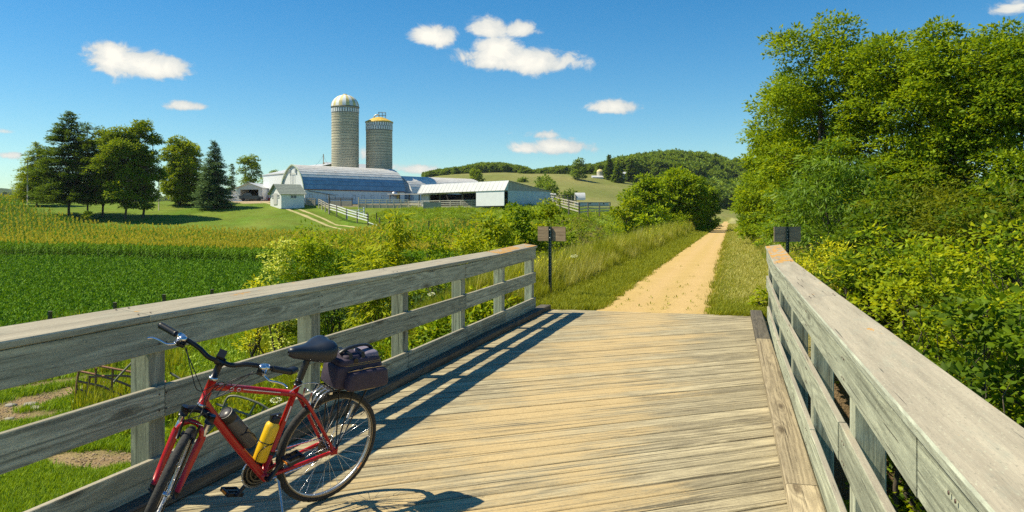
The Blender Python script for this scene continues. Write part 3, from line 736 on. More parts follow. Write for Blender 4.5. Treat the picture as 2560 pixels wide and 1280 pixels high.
# --- big gothic-roofed barn
peak = W(733, 412, 160); hw = 5.0; L = 23.9; zr = peak.z; ze = 7.15; zb = 4.2
PROF = [(0, 1.0), (.13, .972), (.25, .925), (.37, .865), (.48, .795), (.59, .71), (.69, .61), (.78, .495), (.86, .37), (.93, .21), (1.0, 0.0)]
def gothic(root, pk, L, hw, zr, ze, zb, side_mat, win=None, courses='roof_course', far=False, end_wall=True, lowblue=False):
    base = Vector((pk.x, pk.y, 0))
    for sd in (-1, 1):
        for i in range(len(PROF) - 1):
            (f0, h0), (f1, h1) = PROF[i], PROF[i + 1]
            a = base + FV * sd * hw * f0 * 1.03 + Z3 * (ze + (zr - ze) * h0); b_ = base + FV * sd * hw * f1 * 1.03 + Z3 * (ze + (zr - ze) * h1)
            e = -FU * .35; d = FU * (L + .3)
            # two lapped sheets per facet, the lower edge standing proud
            for k in range(1):
                p = a; q = a.lerp(b_, 1.06); out = (b_ - a).cross(d).normalized() * (-sd)
                mb = MB(); quadslab(mb, p + e, p + d, q + d + out * .10, q + e + out * .10, .05 * sd)
                mb.bar(q + e - out * .02, q + d - out * .02, .05, .07, mi=1)  # dark bar along each lap stands in for its shadow line
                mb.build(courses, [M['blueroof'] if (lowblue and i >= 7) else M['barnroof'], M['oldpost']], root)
        s0 = base + FV * sd * hw
        if sd > 0 or not far:
            MB().bar(s0 + Z3 * (zb + ze) / 2, s0 + FU * L + Z3 * (zb + ze) / 2, .2, ze - zb + .1).build('wall', M[side_mat], root)
    for e_, nm in ((0.0, 1), (L, -1)):
        if e_ and not end_wall: continue
        pts = []
        for f0, h0 in PROF: pts.append(base + FV * hw * f0 + FU * e_ + Z3 * (ze + (zr - ze) * h0 - .05))
        pts.append(base + FV * hw + FU * e_ + Z3 * zb); pts.append(base - FV * hw + FU * e_ + Z3 * zb)
        for f0, h0 in reversed(PROF[1:]): pts.append(base - FV * hw * f0 + FU * e_ + Z3 * (ze + (zr - ze) * h0 - .05))
        mb = MB(); n = len(pts); mb.add(pts + [p + FU * .15 * nm for p in pts], [list(range(n)), [n + i for i in reversed(range(n))]] + [(i, (i + 1) % n, n + (i + 1) % n, n + i) for i in range(n)])
        mb.build('gable_wall', M['white'], root)
barn = thing('barn', 'long white barn with a rounded arched roof in front of the two silos', 'barn', (peak.x, peak.y, 4.5))
BI = Matrix.Translation(-barn.location)
_kids = []
def adopt(root):
    """parts were built in world coordinates: shift them under their thing"""
    for o in list(root.children):
        if not o.get('_done'):
            o.matrix_parent_inverse = Matrix.Translation(-root.location) @ Matrix.Identity(4) if root.rotation_euler.z == 0 else root.matrix_world.inverted(); o['_done'] = 1
    for o in root.children:
        if '_done' in o: del o['_done']
M['blueroof'] = plain('blue_roof_sheet', (.18, .31, .44), .5, var=.22, scale=.8)  # separate blue sheet colour for the lower courses of the big barn
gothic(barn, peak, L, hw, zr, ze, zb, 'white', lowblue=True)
pk = Vector((peak.x, peak.y, 0)); s0 = pk + FV * hw; nS = FV
mb = MB()                                              # arched trim board on the gable
for sd in (-1, 1):
    for i in range(len(PROF) - 1):
        (f0, h0), (f1, h1) = PROF[i], PROF[i + 1]
        mb.bar(pk - FU * .3 + FV * sd * hw * f0 * 1.04 + Z3 * (ze + (zr - ze) * h0 + .02), pk - FU * .3 + FV * sd * hw * f1 * 1.04 + Z3 * (ze + (zr - ze) * h1 + .02), .12, .22)
mb.build('gable_trim', plain('pale_green_trim', (.50, .56, .42), .6), barn)
for i, (px, zz) in enumerate(((777, 0), (797, 0), (818, 0), (841.5, 0), (861, 0), (885, 0), (907, 0), (930, 0), (956, 0))):
    # intersect the sight line with the long wall
    d = Vector(((px - 1280) / F, 1, 0)); den = d.x * nS.y * 0 + d.x * FV.x + d.y * FV.y; tt = (s0.dot(FV)) / den; c = d * tt
    window(barn, Vector((c.x, c.y, 5.75)), .62 if i else .75, .95, nS, FU, 'barnwood')
MB().bar(s0 + FV * .17 + Z3 * (ze + .02), s0 + FU * L + FV * .17 + Z3 * (ze + .02), .12, .16).build('eave_board', M['rust'], barn)
MB().bar(s0 + FV * .2 + FU * .6 + Z3 * 6.9, s0 + FV * .5 + FU * 6.5 + Z3 * 6.1, .1, .1).build('feed_pipe', M['oldpost'], barn)
mb = MB(); 
for k in (-1, 0, 1): mb.bar(pk - FU * .2 + FV * k * .75 + Z3 * 8.1, pk - FU * .2 + FV * k * .75 + Z3 * 10.6, .05, .08, up=FU)
mb.bar(pk - FU * .2 - FV * .8 + Z3 * 10.6, pk - FU * .2 + FV * .8 + Z3 * 10.6, .06, .08)
mb.build('hay_door', M['whitemetal'], barn)
window(barn, pk - FU * .1 + FV * 1.3 + Z3 * 11.0, .5, .9, -FU, FV, 'white', 'window')
window(barn, pk - FU * .1 - FV * 1.3 + Z3 * 11.0, .5, .9, -FU, FV, 'white', 'window')
mb = MB(); mb.box(s0 + FV * .5 + FU * 22.0 + Z3 * 6.3, (.5, .5, 1.3)); mb.build('milk_tank_leg', M['yellowrust'], barn)
mb = MB(); mb.lathe([(0, -.55), (.35, -.5), (.6, -.3), (.7, 0), (.6, .3), (.35, .5), (0, .55)], 14, origin=s0 + FV * 1.0 + FU * 20.7 + Z3 * 6.6); mb.build('feed_tank', M['aluminium'], barn)
adopt(barn)
# --- lower barn wing behind the shed
pk2 = W(1000, 440.5, 178); wing = thing('barn', 'low white barn wing joined to the right end of the arched barn', 'barn', (pk2.x, pk2.y, 5))
gothic(wing, pk2 - FU * .2, 21, 5.6, pk2.z, 6.9, 4.5, 'bluemetal')
adopt(wing)
# --- open-fronted shed, its gable end to the right
c0 = W(1270, 451.4, 135); shed_z = 4.0; zp = c0.z; zl = 6.35
shed = thing('cattle_shed', 'wide open fronted cattle shed with a white visor roof and pale blue gable end', 'shed', (c0.x, c0.y, shed_z))
Ls = 25.6; fr = Vector((c0.x, c0.y, 0)) - FV * Ls                        # left end of the front wall
frR = Vector((c0.x, c0.y, 0)); Dp = 10.3; back = 6.25
mb = MB(); quadslab(mb, fr + Z3 * zp, frR + FV * .25 + Z3 * zp, frR + FV * .25 - FU * 1.05 + Z3 * (zl - .1), fr - FU * 1.05 + Z3 * (zl - .1), -.05)
for k in range(22):                                                      # ribs of the visor sheets
    q = fr + FV * (Ls / 22 * k + .2); mb.bar(q + Z3 * (zp + .015), q - FU * 1.07 + Z3 * (zl - .085), .06, .03)
mb.build('visor_roof', M['whitemetal'], shed)
mb = MB(); quadslab(mb, fr + Z3 * (zp + .03), frR + FV * .25 + Z3 * (zp + .03), frR + FV * .25 + FU * Dp + Z3 * (back + .06), fr + FU * Dp + Z3 * (back + .06), .06); mb.build('roof', M['roofblue'], shed)
pxL = lambda px: (lambda d: (d * (frR.dot(FU) / (d.dot(FU)))))(Vector(((px - 1280) / F, 1, 0)))
p1075, p1200, p1160 = pxL(1075), pxL(1200), pxL(1157)
def wallseg(p, q, z0, z1, mat, nm, parent=shed, off=0.0): return MB().bar(Vector((p.x, p.y, (z0 + z1) / 2)) - FU * off, Vector((q.x, q.y, (z0 + z1) / 2)) - FU * off, .12, z1 - z0).build(nm, mat, parent)
wallseg(fr, p1075, 3.6, zl + .6, M['whitemetal'], 'wall'); wallseg(p1200, frR, 3.6, zl - .12, M['white'], 'sliding_door', off=.85); wallseg(p1200, frR, zl - .3, zl + 1.0, M['whitemetal'], 'header_board')
wallseg(p1075, p1200, zl - .35, zl + .9, M['whitemetal'], 'header_board')
MB().bar(Vector((p1160.x, p1160.y, 3.5)), Vector((p1160.x, p1160.y, zl)), .25, .25, up=FU).build('post', M['oldpost'], shed)
wallseg(fr, fr + FU * Dp, 3.0, back, M['dark'], 'end_wall')  # coloured near-black so the inside reads as deep shade
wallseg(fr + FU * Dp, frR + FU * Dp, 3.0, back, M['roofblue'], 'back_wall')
wallseg(fr + FU * 6.0, frR + FU * 6.0 - FV * 3, 3.0, back - .2, M['dark'], 'bay_shade_sheet')  # near-black sheet added to paint the shade inside the open front
# gable end: ribbed blue siding below, beige sheet above
e0, e1 = frR, frR + FU * Dp; zs = 6.2
mb = MB(); mb.bar(e0 + Z3 * (2.6 + zs) / 2, e1 + Z3 * (2.6 + zs) / 2, .1, zs - 2.6)
for k in range(32):
    q = e0 + FU * (Dp / 32 * (k + .5)) + FV * .07; mb.bar(q + Z3 * 2.7, q + Z3 * zs, .12, .05, up=FV)
mb.build('gable_siding', M['bluemetal'], shed)
mb = MB(); a_, b_, c_ = e0 + Z3 * zs + FV * .04, e1 + Z3 * zs + FV * .04, e0 + Z3 * zp + FV * .04; d_ = e1 + Z3 * (back) + FV * .04
mb.add([a_, b_, d_, c_, a_ - FV * .1, b_ - FV * .1, d_ - FV * .1, c_ - FV * .1], [(0, 1, 2, 3), (7, 6, 5, 4), (0, 4, 5, 1), (2, 6, 7, 3), (1, 5, 6, 2), (0, 3, 7, 4)])
for k in range(14):
    q = e0 + FU * (Dp / 14 * (k + .5)) + FV * .06; zt = zp + (back - zp) * (k + .5) / 14; 
    if zt - zs > .2: mb.bar(q + Z3 * zs, q + Z3 * (zt - .03), .06, .04, up=FV)
mb.build('upper_gable', M['beige'], shed)
mb = MB(); mb.add([e0 - FU * 1.05 + Z3 * (zl - .1) + FV * .03, e0 + Z3 * (zl - .1) + FV * .03, e0 + Z3 * zp + FV * .03], [(0, 1, 2)]); mb.add([e0 - FU * 1.05 + Z3 * (zl - .1), e0 + Z3 * (zl - .1), e0 + Z3 * zp], [(2, 1, 0)]); mb.build('visor_end', M['bluemetal'], shed)
adopt(shed)
# --- long white hall behind, red skirting
h0 = W(659, 437, 190); hall = thing('machine_hall', 'tall white hall with a red painted foot behind the arched barn', 'building', (h0.x, h0.y, 5))
u2, v2 = FV, FU; Lh, Dh = 17, 20; o = Vector((h0.x, h0.y, 0)); zt = h0.z
MB().bar(o + Z3 * (6.2 + zt) / 2, o + u2 * Lh + Z3 * (6.2 + zt) / 2, .2, zt - 6.2).build('wall', M['white'], hall)
MB().bar(o + Z3 * 5.5 - v2 * .02, o + u2 * Lh + Z3 * 5.5 - v2 * .02, .22, 1.5).build('red_foot', M['redpaint'], hall)
ridge = W(723, 414.6, 196).z
mb = MB(); quadslab(mb, o - v2 * .15 - u2 * .4 + Z3 * (zt - .05), o - v2 * .15 + u2 * Lh + Z3 * (zt - .05), o + v2 * Dh / 2 + u2 * Lh + Z3 * ridge, o + v2 * Dh / 2 - u2 * .4 + Z3 * ridge, .12); mb.build('roof_slope', M['whitemetal'], hall)
mb = MB(); quadslab(mb, o + v2 * Dh / 2 - u2 * .4 + Z3 * ridge, o + v2 * Dh / 2 + u2 * Lh + Z3 * ridge, o + v2 * (Dh + .5) + u2 * Lh + Z3 * (zt - .05), o + v2 * (Dh + .5) - u2 * .4 + Z3 * (zt - .05), .12); mb.build('roof_slope', M['whitemetal'], hall)
mb = MB(); g = [o + Z3 * 5, o + v2 * Dh + Z3 * 5, o + v2 * Dh + Z3 * zt, o + v2 * Dh / 2 + Z3 * ridge, o + Z3 * zt]; n = 5
mb.add(g + [q - u2 * .15 for q in g], [[4, 3, 2, 1, 0], [5, 6, 7, 8, 9]] + [(i, (i + 1) % n, n + (i + 1) % n, n + i) for i in range(n)]); mb.build('gable_wall', M['white'], hall)
MB().bar(o - v2 * .2 - u2 * .4 + Z3 * (zt - .1), o - v2 * .2 + u2 * Lh + Z3 * (zt - .1), .1, .22).build('eave_board', M['whitemetal'], hall)
adopt(hall)
r0 = W(812, 407, 230); far_roof = thing('farm_building', 'white gabled roof just showing over the arched barn beside the tall silo', 'building', (r0.x, r0.y, 5))
mb = MB(); o = Vector((r0.x, r0.y, 0)) 
mb.add([o + FV * 3 + Z3 * 16.2, o - FV * 3 + Z3 * 16.2, o + Z3 * r0.z, o + Z3 * 5 + FV * 3, o + Z3 * 5 - FV * 3], [(0, 2, 1, 4, 3)]); mb.build('gable_wall', M['beige'], far_roof)
for sd in (-1, 1):
    mb = MB(); quadslab(mb, o + FV * sd * 3.4 - FU * .3 - Z3 * .2 + Z3 * 16.2, o + Z3 * (r0.z + .1) - FU * .3, o + Z3 * (r0.z + .1) - FU * .3 - FV * 0 + FU * 14, o + FV * sd * 3.4 + FU * 14 + Z3 * 16.0, .12 * sd); mb.build('roof_slope', M['whitemetal'], far_roof)
adopt(far_roof)
# --- small white shed with a shingled roof
k0_ = W(703, 507, 150); sm = thing('small_shed', 'small white shed with a grey shingled gable roof beside the arched barn', 'shed', (k0_.x, k0_.y, k0_.z))
us = Vector((.80, .60, 0)); vs_ = Vector((.60, -.80, 0)); Ls_, Ws_ = 4.6, 5.9; o = Vector((k0_.x, k0_.y, 0)); zg = k0_.z - 1.1; ze_ = W(702, 484, 150).z; zr_ = ze_ + 1.85
mb = MB(); a_ = o; b_ = o + us * Ls_; c_ = b_ - vs_ * Ws_; d_ = o - vs_ * Ws_
mb.bar(a_ + Z3 * (zg + ze_) / 2, b_ + Z3 * (zg + ze_) / 2, .12, ze_ - zg); mb.bar(d_ + Z3 * (zg + ze_) / 2, c_ + Z3 * (zg + ze_) / 2, .12, ze_ - zg); mb.build('wall', M['white'], sm)
for e in (a_, b_):
    mb = MB(); f = e - vs_ * Ws_; m_ = e - vs_ * Ws_ / 2; g = [e + Z3 * zg, f + Z3 * zg, f + Z3 * ze_, m_ + Z3 * zr_, e + Z3 * ze_]; n = 5; off = us * (.1 if e is a_ else -.1)
    mb.add(g + [q + off for q in g], [[4, 3, 2, 1, 0], [5, 6, 7, 8, 9]] + [(i, (i + 1) % n, n + (i + 1) % n, n + i) for i in range(n)]); mb.build('gable_wall', M['white'], sm)
mrid = o - vs_ * Ws_ / 2 - us * .5 + Z3 * (zr_ + .08)
for sd in (-1, 1):
    low = mrid + vs_ * sd * (Ws_ / 2 + .45) - Z3 * (zr_ - ze_ + .2)
    nR = 7
    for k in range(nR):
        p, q = mrid.lerp(low, k / nR), mrid.lerp(low, (k + 1) / nR + .02); mb = MB(); quadslab(mb, p, p + us * (Ls_ + .9), q + us * (Ls_ + .9) + Z3 * .035, q + Z3 * .035, .05 * sd); mb.build('shingle_course', M['greyshingle'], sm)
nrm = -us
window(sm, o - vs_ * 1.35 + Z3 * (ze_ - .45), .75, .6, nrm, vs_, 'white', two=True); window(sm, o - vs_ * (Ws_ - 1.35) + Z3 * (ze_ - .45), .75, .6, nrm, vs_, 'white', two=True)
window(sm, o + us * 2.4 + vs_ * .05 + Z3 * (ze_ - .55), 1.2, .6, vs_, us, 'white', two=True)
mb = MB(); dc = o - vs_ * Ws_ / 2 - us * .08 + Z3 * (zg + 1.9); mb.bar(dc - vs_ * .95, dc + vs_ * .95, .06, 2.2); mb.build('door', M['whitemetal'], sm)
adopt(sm)
# --- garage at the left with an open dark bay
g0 = W(655, 494, 185); gar = thing('garage', 'low white garage with dark open bay left of the tall white hall', 'garage', (g0.x, g0.y, g0.z))
ug = Vector((.97, -.24, 0)); vg = Vector((.24, .97, 0)); zg = g0.z - .6; zt = W(655, 469, 185).z; Lg = 5.2; Wg = 13.0
o = Vector((g0.x, g0.y, 0)) - ug * Lg       # gable face runs along ug
pkx = W(621, 458, 186)
mb = MB(); A_ = o - ug * 0; B_ = o + ug * Lg
oL = W(592, 494, 186); oL = Vector((oL.x, oL.y, 0)); oR = Vector((g0.x, g0.y, 0)); mid = (oL + oR) / 2; ug = (oR - oL).normalized(); vg = Vector((-ug.y, ug.x, 0)); zr_ = W(0, 458, 186).z
g = [oL + Z3 * zg, oL + Z3 * zt, mid + Z3 * zr_, oR + Z3 * zt, oR + Z3 * zg]
bl, br, bt = oL + ug * .9, oR - ug * .9, W(0, 474, 186).z
g = [oL + Z3 * zg, oL + Z3 * zt, mid + Z3 * zr_, oR + Z3 * zt, oR + Z3 * zg, br + Z3 * zg, br + Z3 * bt, bl + Z3 * bt, bl + Z3 * zg]; n = len(g)
mb.add(g + [q + vg * .15 for q in g], [[0, 1, 7, 8], [1, 2, 3, 6, 7], [3, 4, 5, 6]] + [(i, (i + 1) % n, n + (i + 1) % n, n + i) for i in range(n)]); mb.build('gable_wall', plain('garage_siding', (.60, .62, .60), .6), gar)
for e in (oL, oR): MB().bar(e + Z3 * (zg + zt) / 2, e + vg * Wg + Z3 * (zg + zt) / 2, .15, zt - zg).build('wall', M['white'], gar)
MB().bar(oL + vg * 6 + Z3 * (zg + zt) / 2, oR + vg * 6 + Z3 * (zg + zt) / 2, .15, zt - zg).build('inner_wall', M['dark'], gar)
for sd, e in ((-1, oL), (1, oR)):
    mb = MB(); top = mid + Z3 * (zr_ + .12) - vg * .4; lo = e + Z3 * (zt - .05) - vg * .4 + ug * sd * .4; quadslab(mb, top, top + vg * (Wg + .6), lo + vg * (Wg + .6), lo, -.1 * sd); mb.build('roof_slope', M['whitemetal'], gar)
adopt(gar)
w0 = W(598, 492.5, 190); wl_ = thing('lean_to', 'low white lean-to roof between the blue spruce and the garage', 'shed', (w0.x, w0.y, w0.z))
p = W(500, 495, 200); q = W(594, 494, 196)
MB().bar(Vector((p.x, p.y, 6.6)), Vector((q.x, q.y, 6.6)), 5, 2.6).build('wall', M['white'], wl_)
mb = MB(); mb.bar(Vector((p.x - .4, p.y, 8.0)), Vector((q.x + .3, q.y, 8.0)), 5.8, .16); mb.build('roof', M['whitemetal'], wl_); adopt(wl_)
# --- farm wagon / pickup parked in front of the garage
def pickup(loc, rz):
    t = thing('pickup_truck', 'dark pickup parked in front of the low white garage', 'pickup truck', loc, rz)
    dk = plain('dark_blue_car_paint', (.02, .03, .05), .3, coat=.5)
    mb = MB(); mb.box((0, 0, .75), (5.2, 1.9, .65)); mb.box((.5, 0, 1.15), (4.6, 1.84, .2)); mb.build('body', dk, t)
    vs = [(x, y, z) for (x, z) in ((-.2, 1.2), (1.9, 1.2), (1.4, 1.8), (.2, 1.85)) for y in (-.85, .85)]
    MB().add(vs, [(0, 2, 4, 6), (7, 5, 3, 1), (0, 1, 3, 2), (2, 3, 5, 4), (4, 5, 7, 6), (6, 7, 1, 0)]).build('cab', M['glass'], t)
    for x in (-1.7, 1.7):
        for y in (-.9, .9): MB().lathe([(0, -.12), (.3, -.12), (.37, -.06), (.37, .06), (.3, .12), (0, .12)], 18, axis=(0, 1, 0), origin=(x, y, .37)).build('wheel', M['dark'], t)
    for y in (-.7, .7): MB().box((2.62, y, .85), (.05, .3, .18)).build('headlight', M['aluminium'], t)
    MB().box((2.65, 0, .5), (.12, 1.9, .2)).build('bumper', M['aluminium'], t)
    return t
pw = onground(628, 178); pickup(pw, math.radians(200))
# --- two concrete stave silos
def silo(px, Z, ztop_px, rpx, label, kind):
    c = W(px, 0, Z); r = rpx / F * Z; z0 = gz(c.x, c.y) - .5; zt = CH + (HY - ztop_px) / F * Z
    t = thing('silo', label, 'silo', (c.x, c.y, z0), group='concrete stave silos behind the barn')
    mb = MB(); H_ = zt - z0; ns = 60
    prof = []; nrow = int(H_ / .76)
    for i in range(nrow + 1): prof += [(r, H_ * i / nrow), (r, H_ * (i + .94) / nrow), (r - .02, H_ * (i + .97) / nrow)] if i < nrow else [(r, H_)]
    mb.lathe(prof, ns, smooth=False); mb.build('stave_wall', M['silo'], t)
    hb = MB(); z = .4
    while z < H_ - .3:
        hb.torus(r + .02, .028, 48, 4, axis='z'); 
        k = 48 * 4; hb.v[-k:] = [(x, y, zz + z) for x, y, zz in hb.v[-k:]]; z += .38 if z < H_ * .55 else .62
    hb.build('hoop', M['hoop'], t)['kind'] = 'stuff'
    # checker of white and dark staves round the top
    rows = 1 if kind == 'dome' else 2; ch = MB(); n = 34
    zc = H_ - (.42 if kind == 'dome' else .12)
    MB().lathe([(r + .03, zc - rows * .95 - .1), (r + .035, zc + .1)], 48).build('top_band', M['hoopdark'] if kind == 'dome' else M['hoopdark'], t)
    for row in range(rows):
        for i in range(n):
            a = 2 * math.pi * (i + .5 * row) / n; wq = 2 * math.pi * (r + .05) / n * (.60 if kind == 'dome' else .66)
            R = Matrix.Rotation(a, 3, 'Z'); ch.box(R @ Vector((r + .05, 0, zc - .45 - row * .93)), (.05, wq, .84), R)
    ch.build('white_stave', M['white'], t)['kind'] = 'stuff'
    if kind == 'dome':
        ng = 24
        for i in range(ng):
            vs = []; m_ = 7
            for k in range(m_ + 1):
                e = math.pi / 2 * k / m_; rr = (r + .12) * math.cos(e); zz = H_ + (r * .93) * math.sin(e)
                for a in (2 * math.pi * i / ng, 2 * math.pi * (i + 1) / ng): vs.append((rr * math.cos(a), rr * math.sin(a), zz))
            fs = [(2 * k, 2 * k + 1, 2 * k + 3, 2 * k + 2) for k in range(m_)]
            # standing seam along one edge
            for k in range(m_):
                pass
            MB().add(vs, fs, 0, True).build('dome_panel', M['yellowrust2'] if i % 2 else M['white'], t)
        MB().lathe([(r + .16, H_ - .12), (r + .16, H_ + .06), (r + .05, H_ + .1)], 48).build('rim', M['hoop'], t)
        MB().lathe([(.5, H_ + r * .91), (.45, H_ + r * .97), (0, H_ + r * .99)], 16).build('dome_cap', M['yellowrust'], t)
    else:
        ng = 20
        for i in range(ng):
            a, b = 2 * math.pi * i / ng, 2 * math.pi * (i + 1) / ng
            vs = [((r + .18) * math.cos(q), (r + .18) * math.sin(q), H_ + .02) for q in (a, b)] + [(r * .5 * math.cos(q), r * .5 * math.sin(q), H_ + .85) for q in (b, a)] + [(.02 * math.cos(a), .02 * math.sin(a), H_ + 1.25)]
            MB().add(vs, [(0, 1, 2, 3), (3, 2, 4)]).build('roof_panel', M['yellowrust'], t)
        MB().lathe([(r + .2, H_ - .25), (r + .2, H_ + .03), (r, H_ + .04)], 48).build('rim', M['yellowrust'], t)
        pts = [(-1.3 + .9 * (1 - math.cos(q)), -.3, H_ + .4 + 1.25 * math.sin(q)) for q in np.linspace(0, math.pi * .62, 9)]
        MB().tube([(p[0] - .0, p[1], p[2]) for p in pts], .17, 10).build('fill_pipe', M['galv'], t)
        cg = MB()
        for x in (-.1, .75, 1.45):
            for y in (-.5, .5): cg.tube([(x, y, H_ + .6), (x, y, H_ + 2.2)], .045, 5)
        for zz in (1.5, 2.2):
            for y in (-.5, .5): cg.tube([(-.1, y, H_ + zz), (1.45, y, H_ + zz)], .04, 5)
            for x in (-.1, 1.45): cg.tube([(x, -.5, H_ + zz), (x, .5, H_ + zz)], .04, 5)
        cg.build('platform_railing', M['hoop'], t)
    # enclosed ladder chute on the far side
    MB().lathe([(.45, 1), (.45, H_ - 1)], 12, origin=(r * .6, r * .85, 0)).build('chute', M['galv'], t)
    return t
def silo_mat():
    m, nt, n, l, p = mat_new('silo_staves'); t = NT(nt); c = t.new('ShaderNodeTexCoord').outputs['Object']
    s = t.new('ShaderNodeSeparateXYZ'); l.new(c, s.inputs[0]); ang = t.math('ARCTAN2', s.outputs[1], s.outputs[0])
    cb = t.new('ShaderNodeCombineXYZ'); l.new(t.math('MULTIPLY', ang, 10.0), cb.inputs[0]); l.new(t.math('MULTIPLY', s.outputs[2], 1.35), cb.inputs[1])
    w = t.new('ShaderNodeTexWhiteNoise', noise_dimensions='2D'); fl = t.vmath('FLOOR', cb.outputs[0]); l.new(fl, w.inputs['Vector'])
    hz = t.noise(t.vmath('MULTIPLY', c, (.15, .15, 2.2)), 1.0, 4, .6)
    st = t.noise(t.vmath('MULTIPLY', c, (2.0, 2.0, .12)), 1.0, 5, .7)
    col = t.mix(t.mr(hz, .3, .7), (.60, .545, .40), (.45, .41, .305))
    col = t.mix(t.mr(w.outputs['Value'], 0, 1, 0, .22), col, (.24, .22, .17))
    col = t.mix(t.mr(st, .55, .75, 0, .45), col, (.17, .155, .12))
    low = t.mr(s.outputs[2], 2, 14, 1, 0)
    col = t.mix(t.math('MULTIPLY', low, .35), col, (.52, .47, .34))
    l.new(col, p.inputs['Base Color']); p.inputs['Roughness'].default_value = .92
    return m
M['silo'] = silo_mat(); M['hoopdark'] = plain('dark_stave', (.22, .22, .20), .9, var=.2); M['yellowrust2'] = plain('rust_streaked_white_sheet', (.60, .50, .20), .5, var=.3, scale=.9)
silo(863, 178, 268, 33.5, 'tall grey stave silo with white and yellow striped dome', 'dome')
silo(948, 181, 305, 32.6, 'shorter grey stave silo with flat yellow roof and checkered top', 'flat')
# --- utility pole and wires
def pole(px, Z, top_py, r, label, tilt=0.0, wires=None):
    b = onground(px, Z, -.3); zt = CH + (HY - top_py) / F * Z
    t = thing('utility_pole', label, 'pole', b); MB().tube([(0, 0, 0), (tilt, 0, zt - b.z)], [r, r * .8], 8).build('shaft', M['barnwood'], t)
    if wires:
        for w in wires:
            w = Vector(w) - Vector(b); p = Vector((0, 0, zt - b.z - .3)); pts = [p.lerp(w, s) - Z3 * 1.6 * math.sin(math.pi * s) for s in np.linspace(0, 1, 9)]
            MB().tube(pts, .022, 4).build('wire', M['dark'], t)
    return t
pole(808.5, 186, 385, .14, 'thin pole standing behind the arched barn roof', wires=[W(760, 412, 190), W(838, 405, 179)])
pole(69, 150, 400, .13, 'pale utility pole at the left edge of the pine trees')
pole(397, 150, 445, .10, 'pale lamp post under the yard trees')
# --- farmhouse half hidden behind the yard trees
hz_ = gz(-90, 172); fh = thing('farmhouse', 'white farmhouse half hidden behind the yard trees', 'house', (W(255, 0, 178).x, 178, 5.2)); hx = W(215, 0, 178).x
L_ = W(330, 0, 178).x - hx
mb = MB(); mb.box((hx + L_ / 2, 182, 7.2), (L_, 8, 4.0)); mb.build('wall', M['white'], fh)
mb = MB(); r_ = [(hx - .5, 177.6, 9.2), (hx + L_ + .5, 177.6, 9.2), (hx + L_ + .5, 182, 12.0), (hx - .5, 182, 12.0)]; quadslab(mb, *r_, .15); quadslab(mb, r_[3], r_[2], (hx + L_ + .5, 186.4, 9.2), (hx - .5, 186.4, 9.2), .15); mb.build('roof', M['greyshingle'], fh)
for x_ in (hx, hx + L_): MB().add([(x_, 178, 9.2), (x_, 186, 9.2), (x_, 182, 12)], [(0, 1, 2)]).build('gable_wall', M['white'], fh)
for px in (222, 248, 300, 322): window(fh, (W(px, 0, 178).x, 177.95, 7.4), .9, 1.3, (0, -1, 0), (1, 0, 0))
adopt(fh)
rt = thing('outbuilding', 'low red and white outbuilding beneath the dark yard tree', 'shed', (W(470, 0, 190).x, 190, 5.2)); x0, x1 = W(452, 0, 190).x, W(474, 0, 190).x
MB().box(((x0 + x1) / 2, 193, 6.6), (x1 - x0, 6, 3)).build('wall', M['redpaint'], rt); MB().box(((x0 + x1) / 2, 193, 8.2), (x1 - x0 + .8, 6.8, .2)).build('roof', M['whitemetal'], rt); adopt(rt)
# --- buildings on the hill and beyond the corral
def hut(name, label, px0, px1, py_base, py_eave, py_ridge, Z, depth, wall='white', roof='whitemetal', cat='building', silo_px=None):
    a, b = W(px0, py_base, Z), W(px1, py_base, Z); zt, zr = W(0, py_eave, Z).z, W(0, py_ridge, Z).z
    t = thing(name, label, cat, ((a.x + b.x) / 2, Z, a.z)); Lx = b.x - a.x
    MB().box(((a.x + b.x) / 2, Z + depth / 2, (a.z + zt) / 2 - .5), (Lx, depth, zt - a.z + 1)).build('wall', M[wall], t)
    mb = MB(); y0, y1, ym = Z - .4, Z + depth + .4, Z + depth / 2; e = Lx * .03
    quadslab(mb, (a.x - e, y0, zt), (b.x + e, y0, zt), (b.x + e, ym, zr), (a.x - e, ym, zr), .1); quadslab(mb, (a.x - e, ym, zr), (b.x + e, ym, zr), (b.x + e, y1, zt), (a.x - e, y1, zt), .1); mb.build('roof', M[roof], t)
    for x, sg in ((a.x, 1), (b.x, -1)):
        f = [(x, Z, zt), (x, Z + depth, zt), (x, ym, zr)]; MB().add(f, [(0, 1, 2)[::-sg]]).build('gable_wall', M[wall], t)
    for k in range(3 if px1 - px0 > 14 else 1):
        window(t, (a.x + Lx * (k + .6) / (3.2 if px1 - px0 > 14 else 1.4), Z, (a.z + zt) / 2 + .2), Lx * .09, (zt - a.z) * .4, (0, -1, 0), (1, 0, 0))
    adopt(t); return t
hut('far_barn', 'low white barn roof beside the little silo on the hill', 1481, 1508, 448, 443, 438, 470, 9, cat='barn')
t = thing('far_silo', 'tiny tan silo on the hill behind the low white barn', 'silo', W(1500, 446, 478)); MB().lathe([(2.0, 0), (2.0, 4.2)], 20).build('stave_wall', M['silo'], t); MB().lathe([(2.05, 4.2), (1.5, 5.2), (.5, 5.6), (0, 5.7)], 20).build('dome', M['yellowrust2'], t)
hut('far_house', 'white house among dark trees on the right of the hill', 1555, 1569, 442, 436, 429, 480, 8, cat='house')
hut('small_house', 'small white house just past the end of the blue gable shed', 1373, 1390, 494, 487, 482, 230, 6, cat='house')
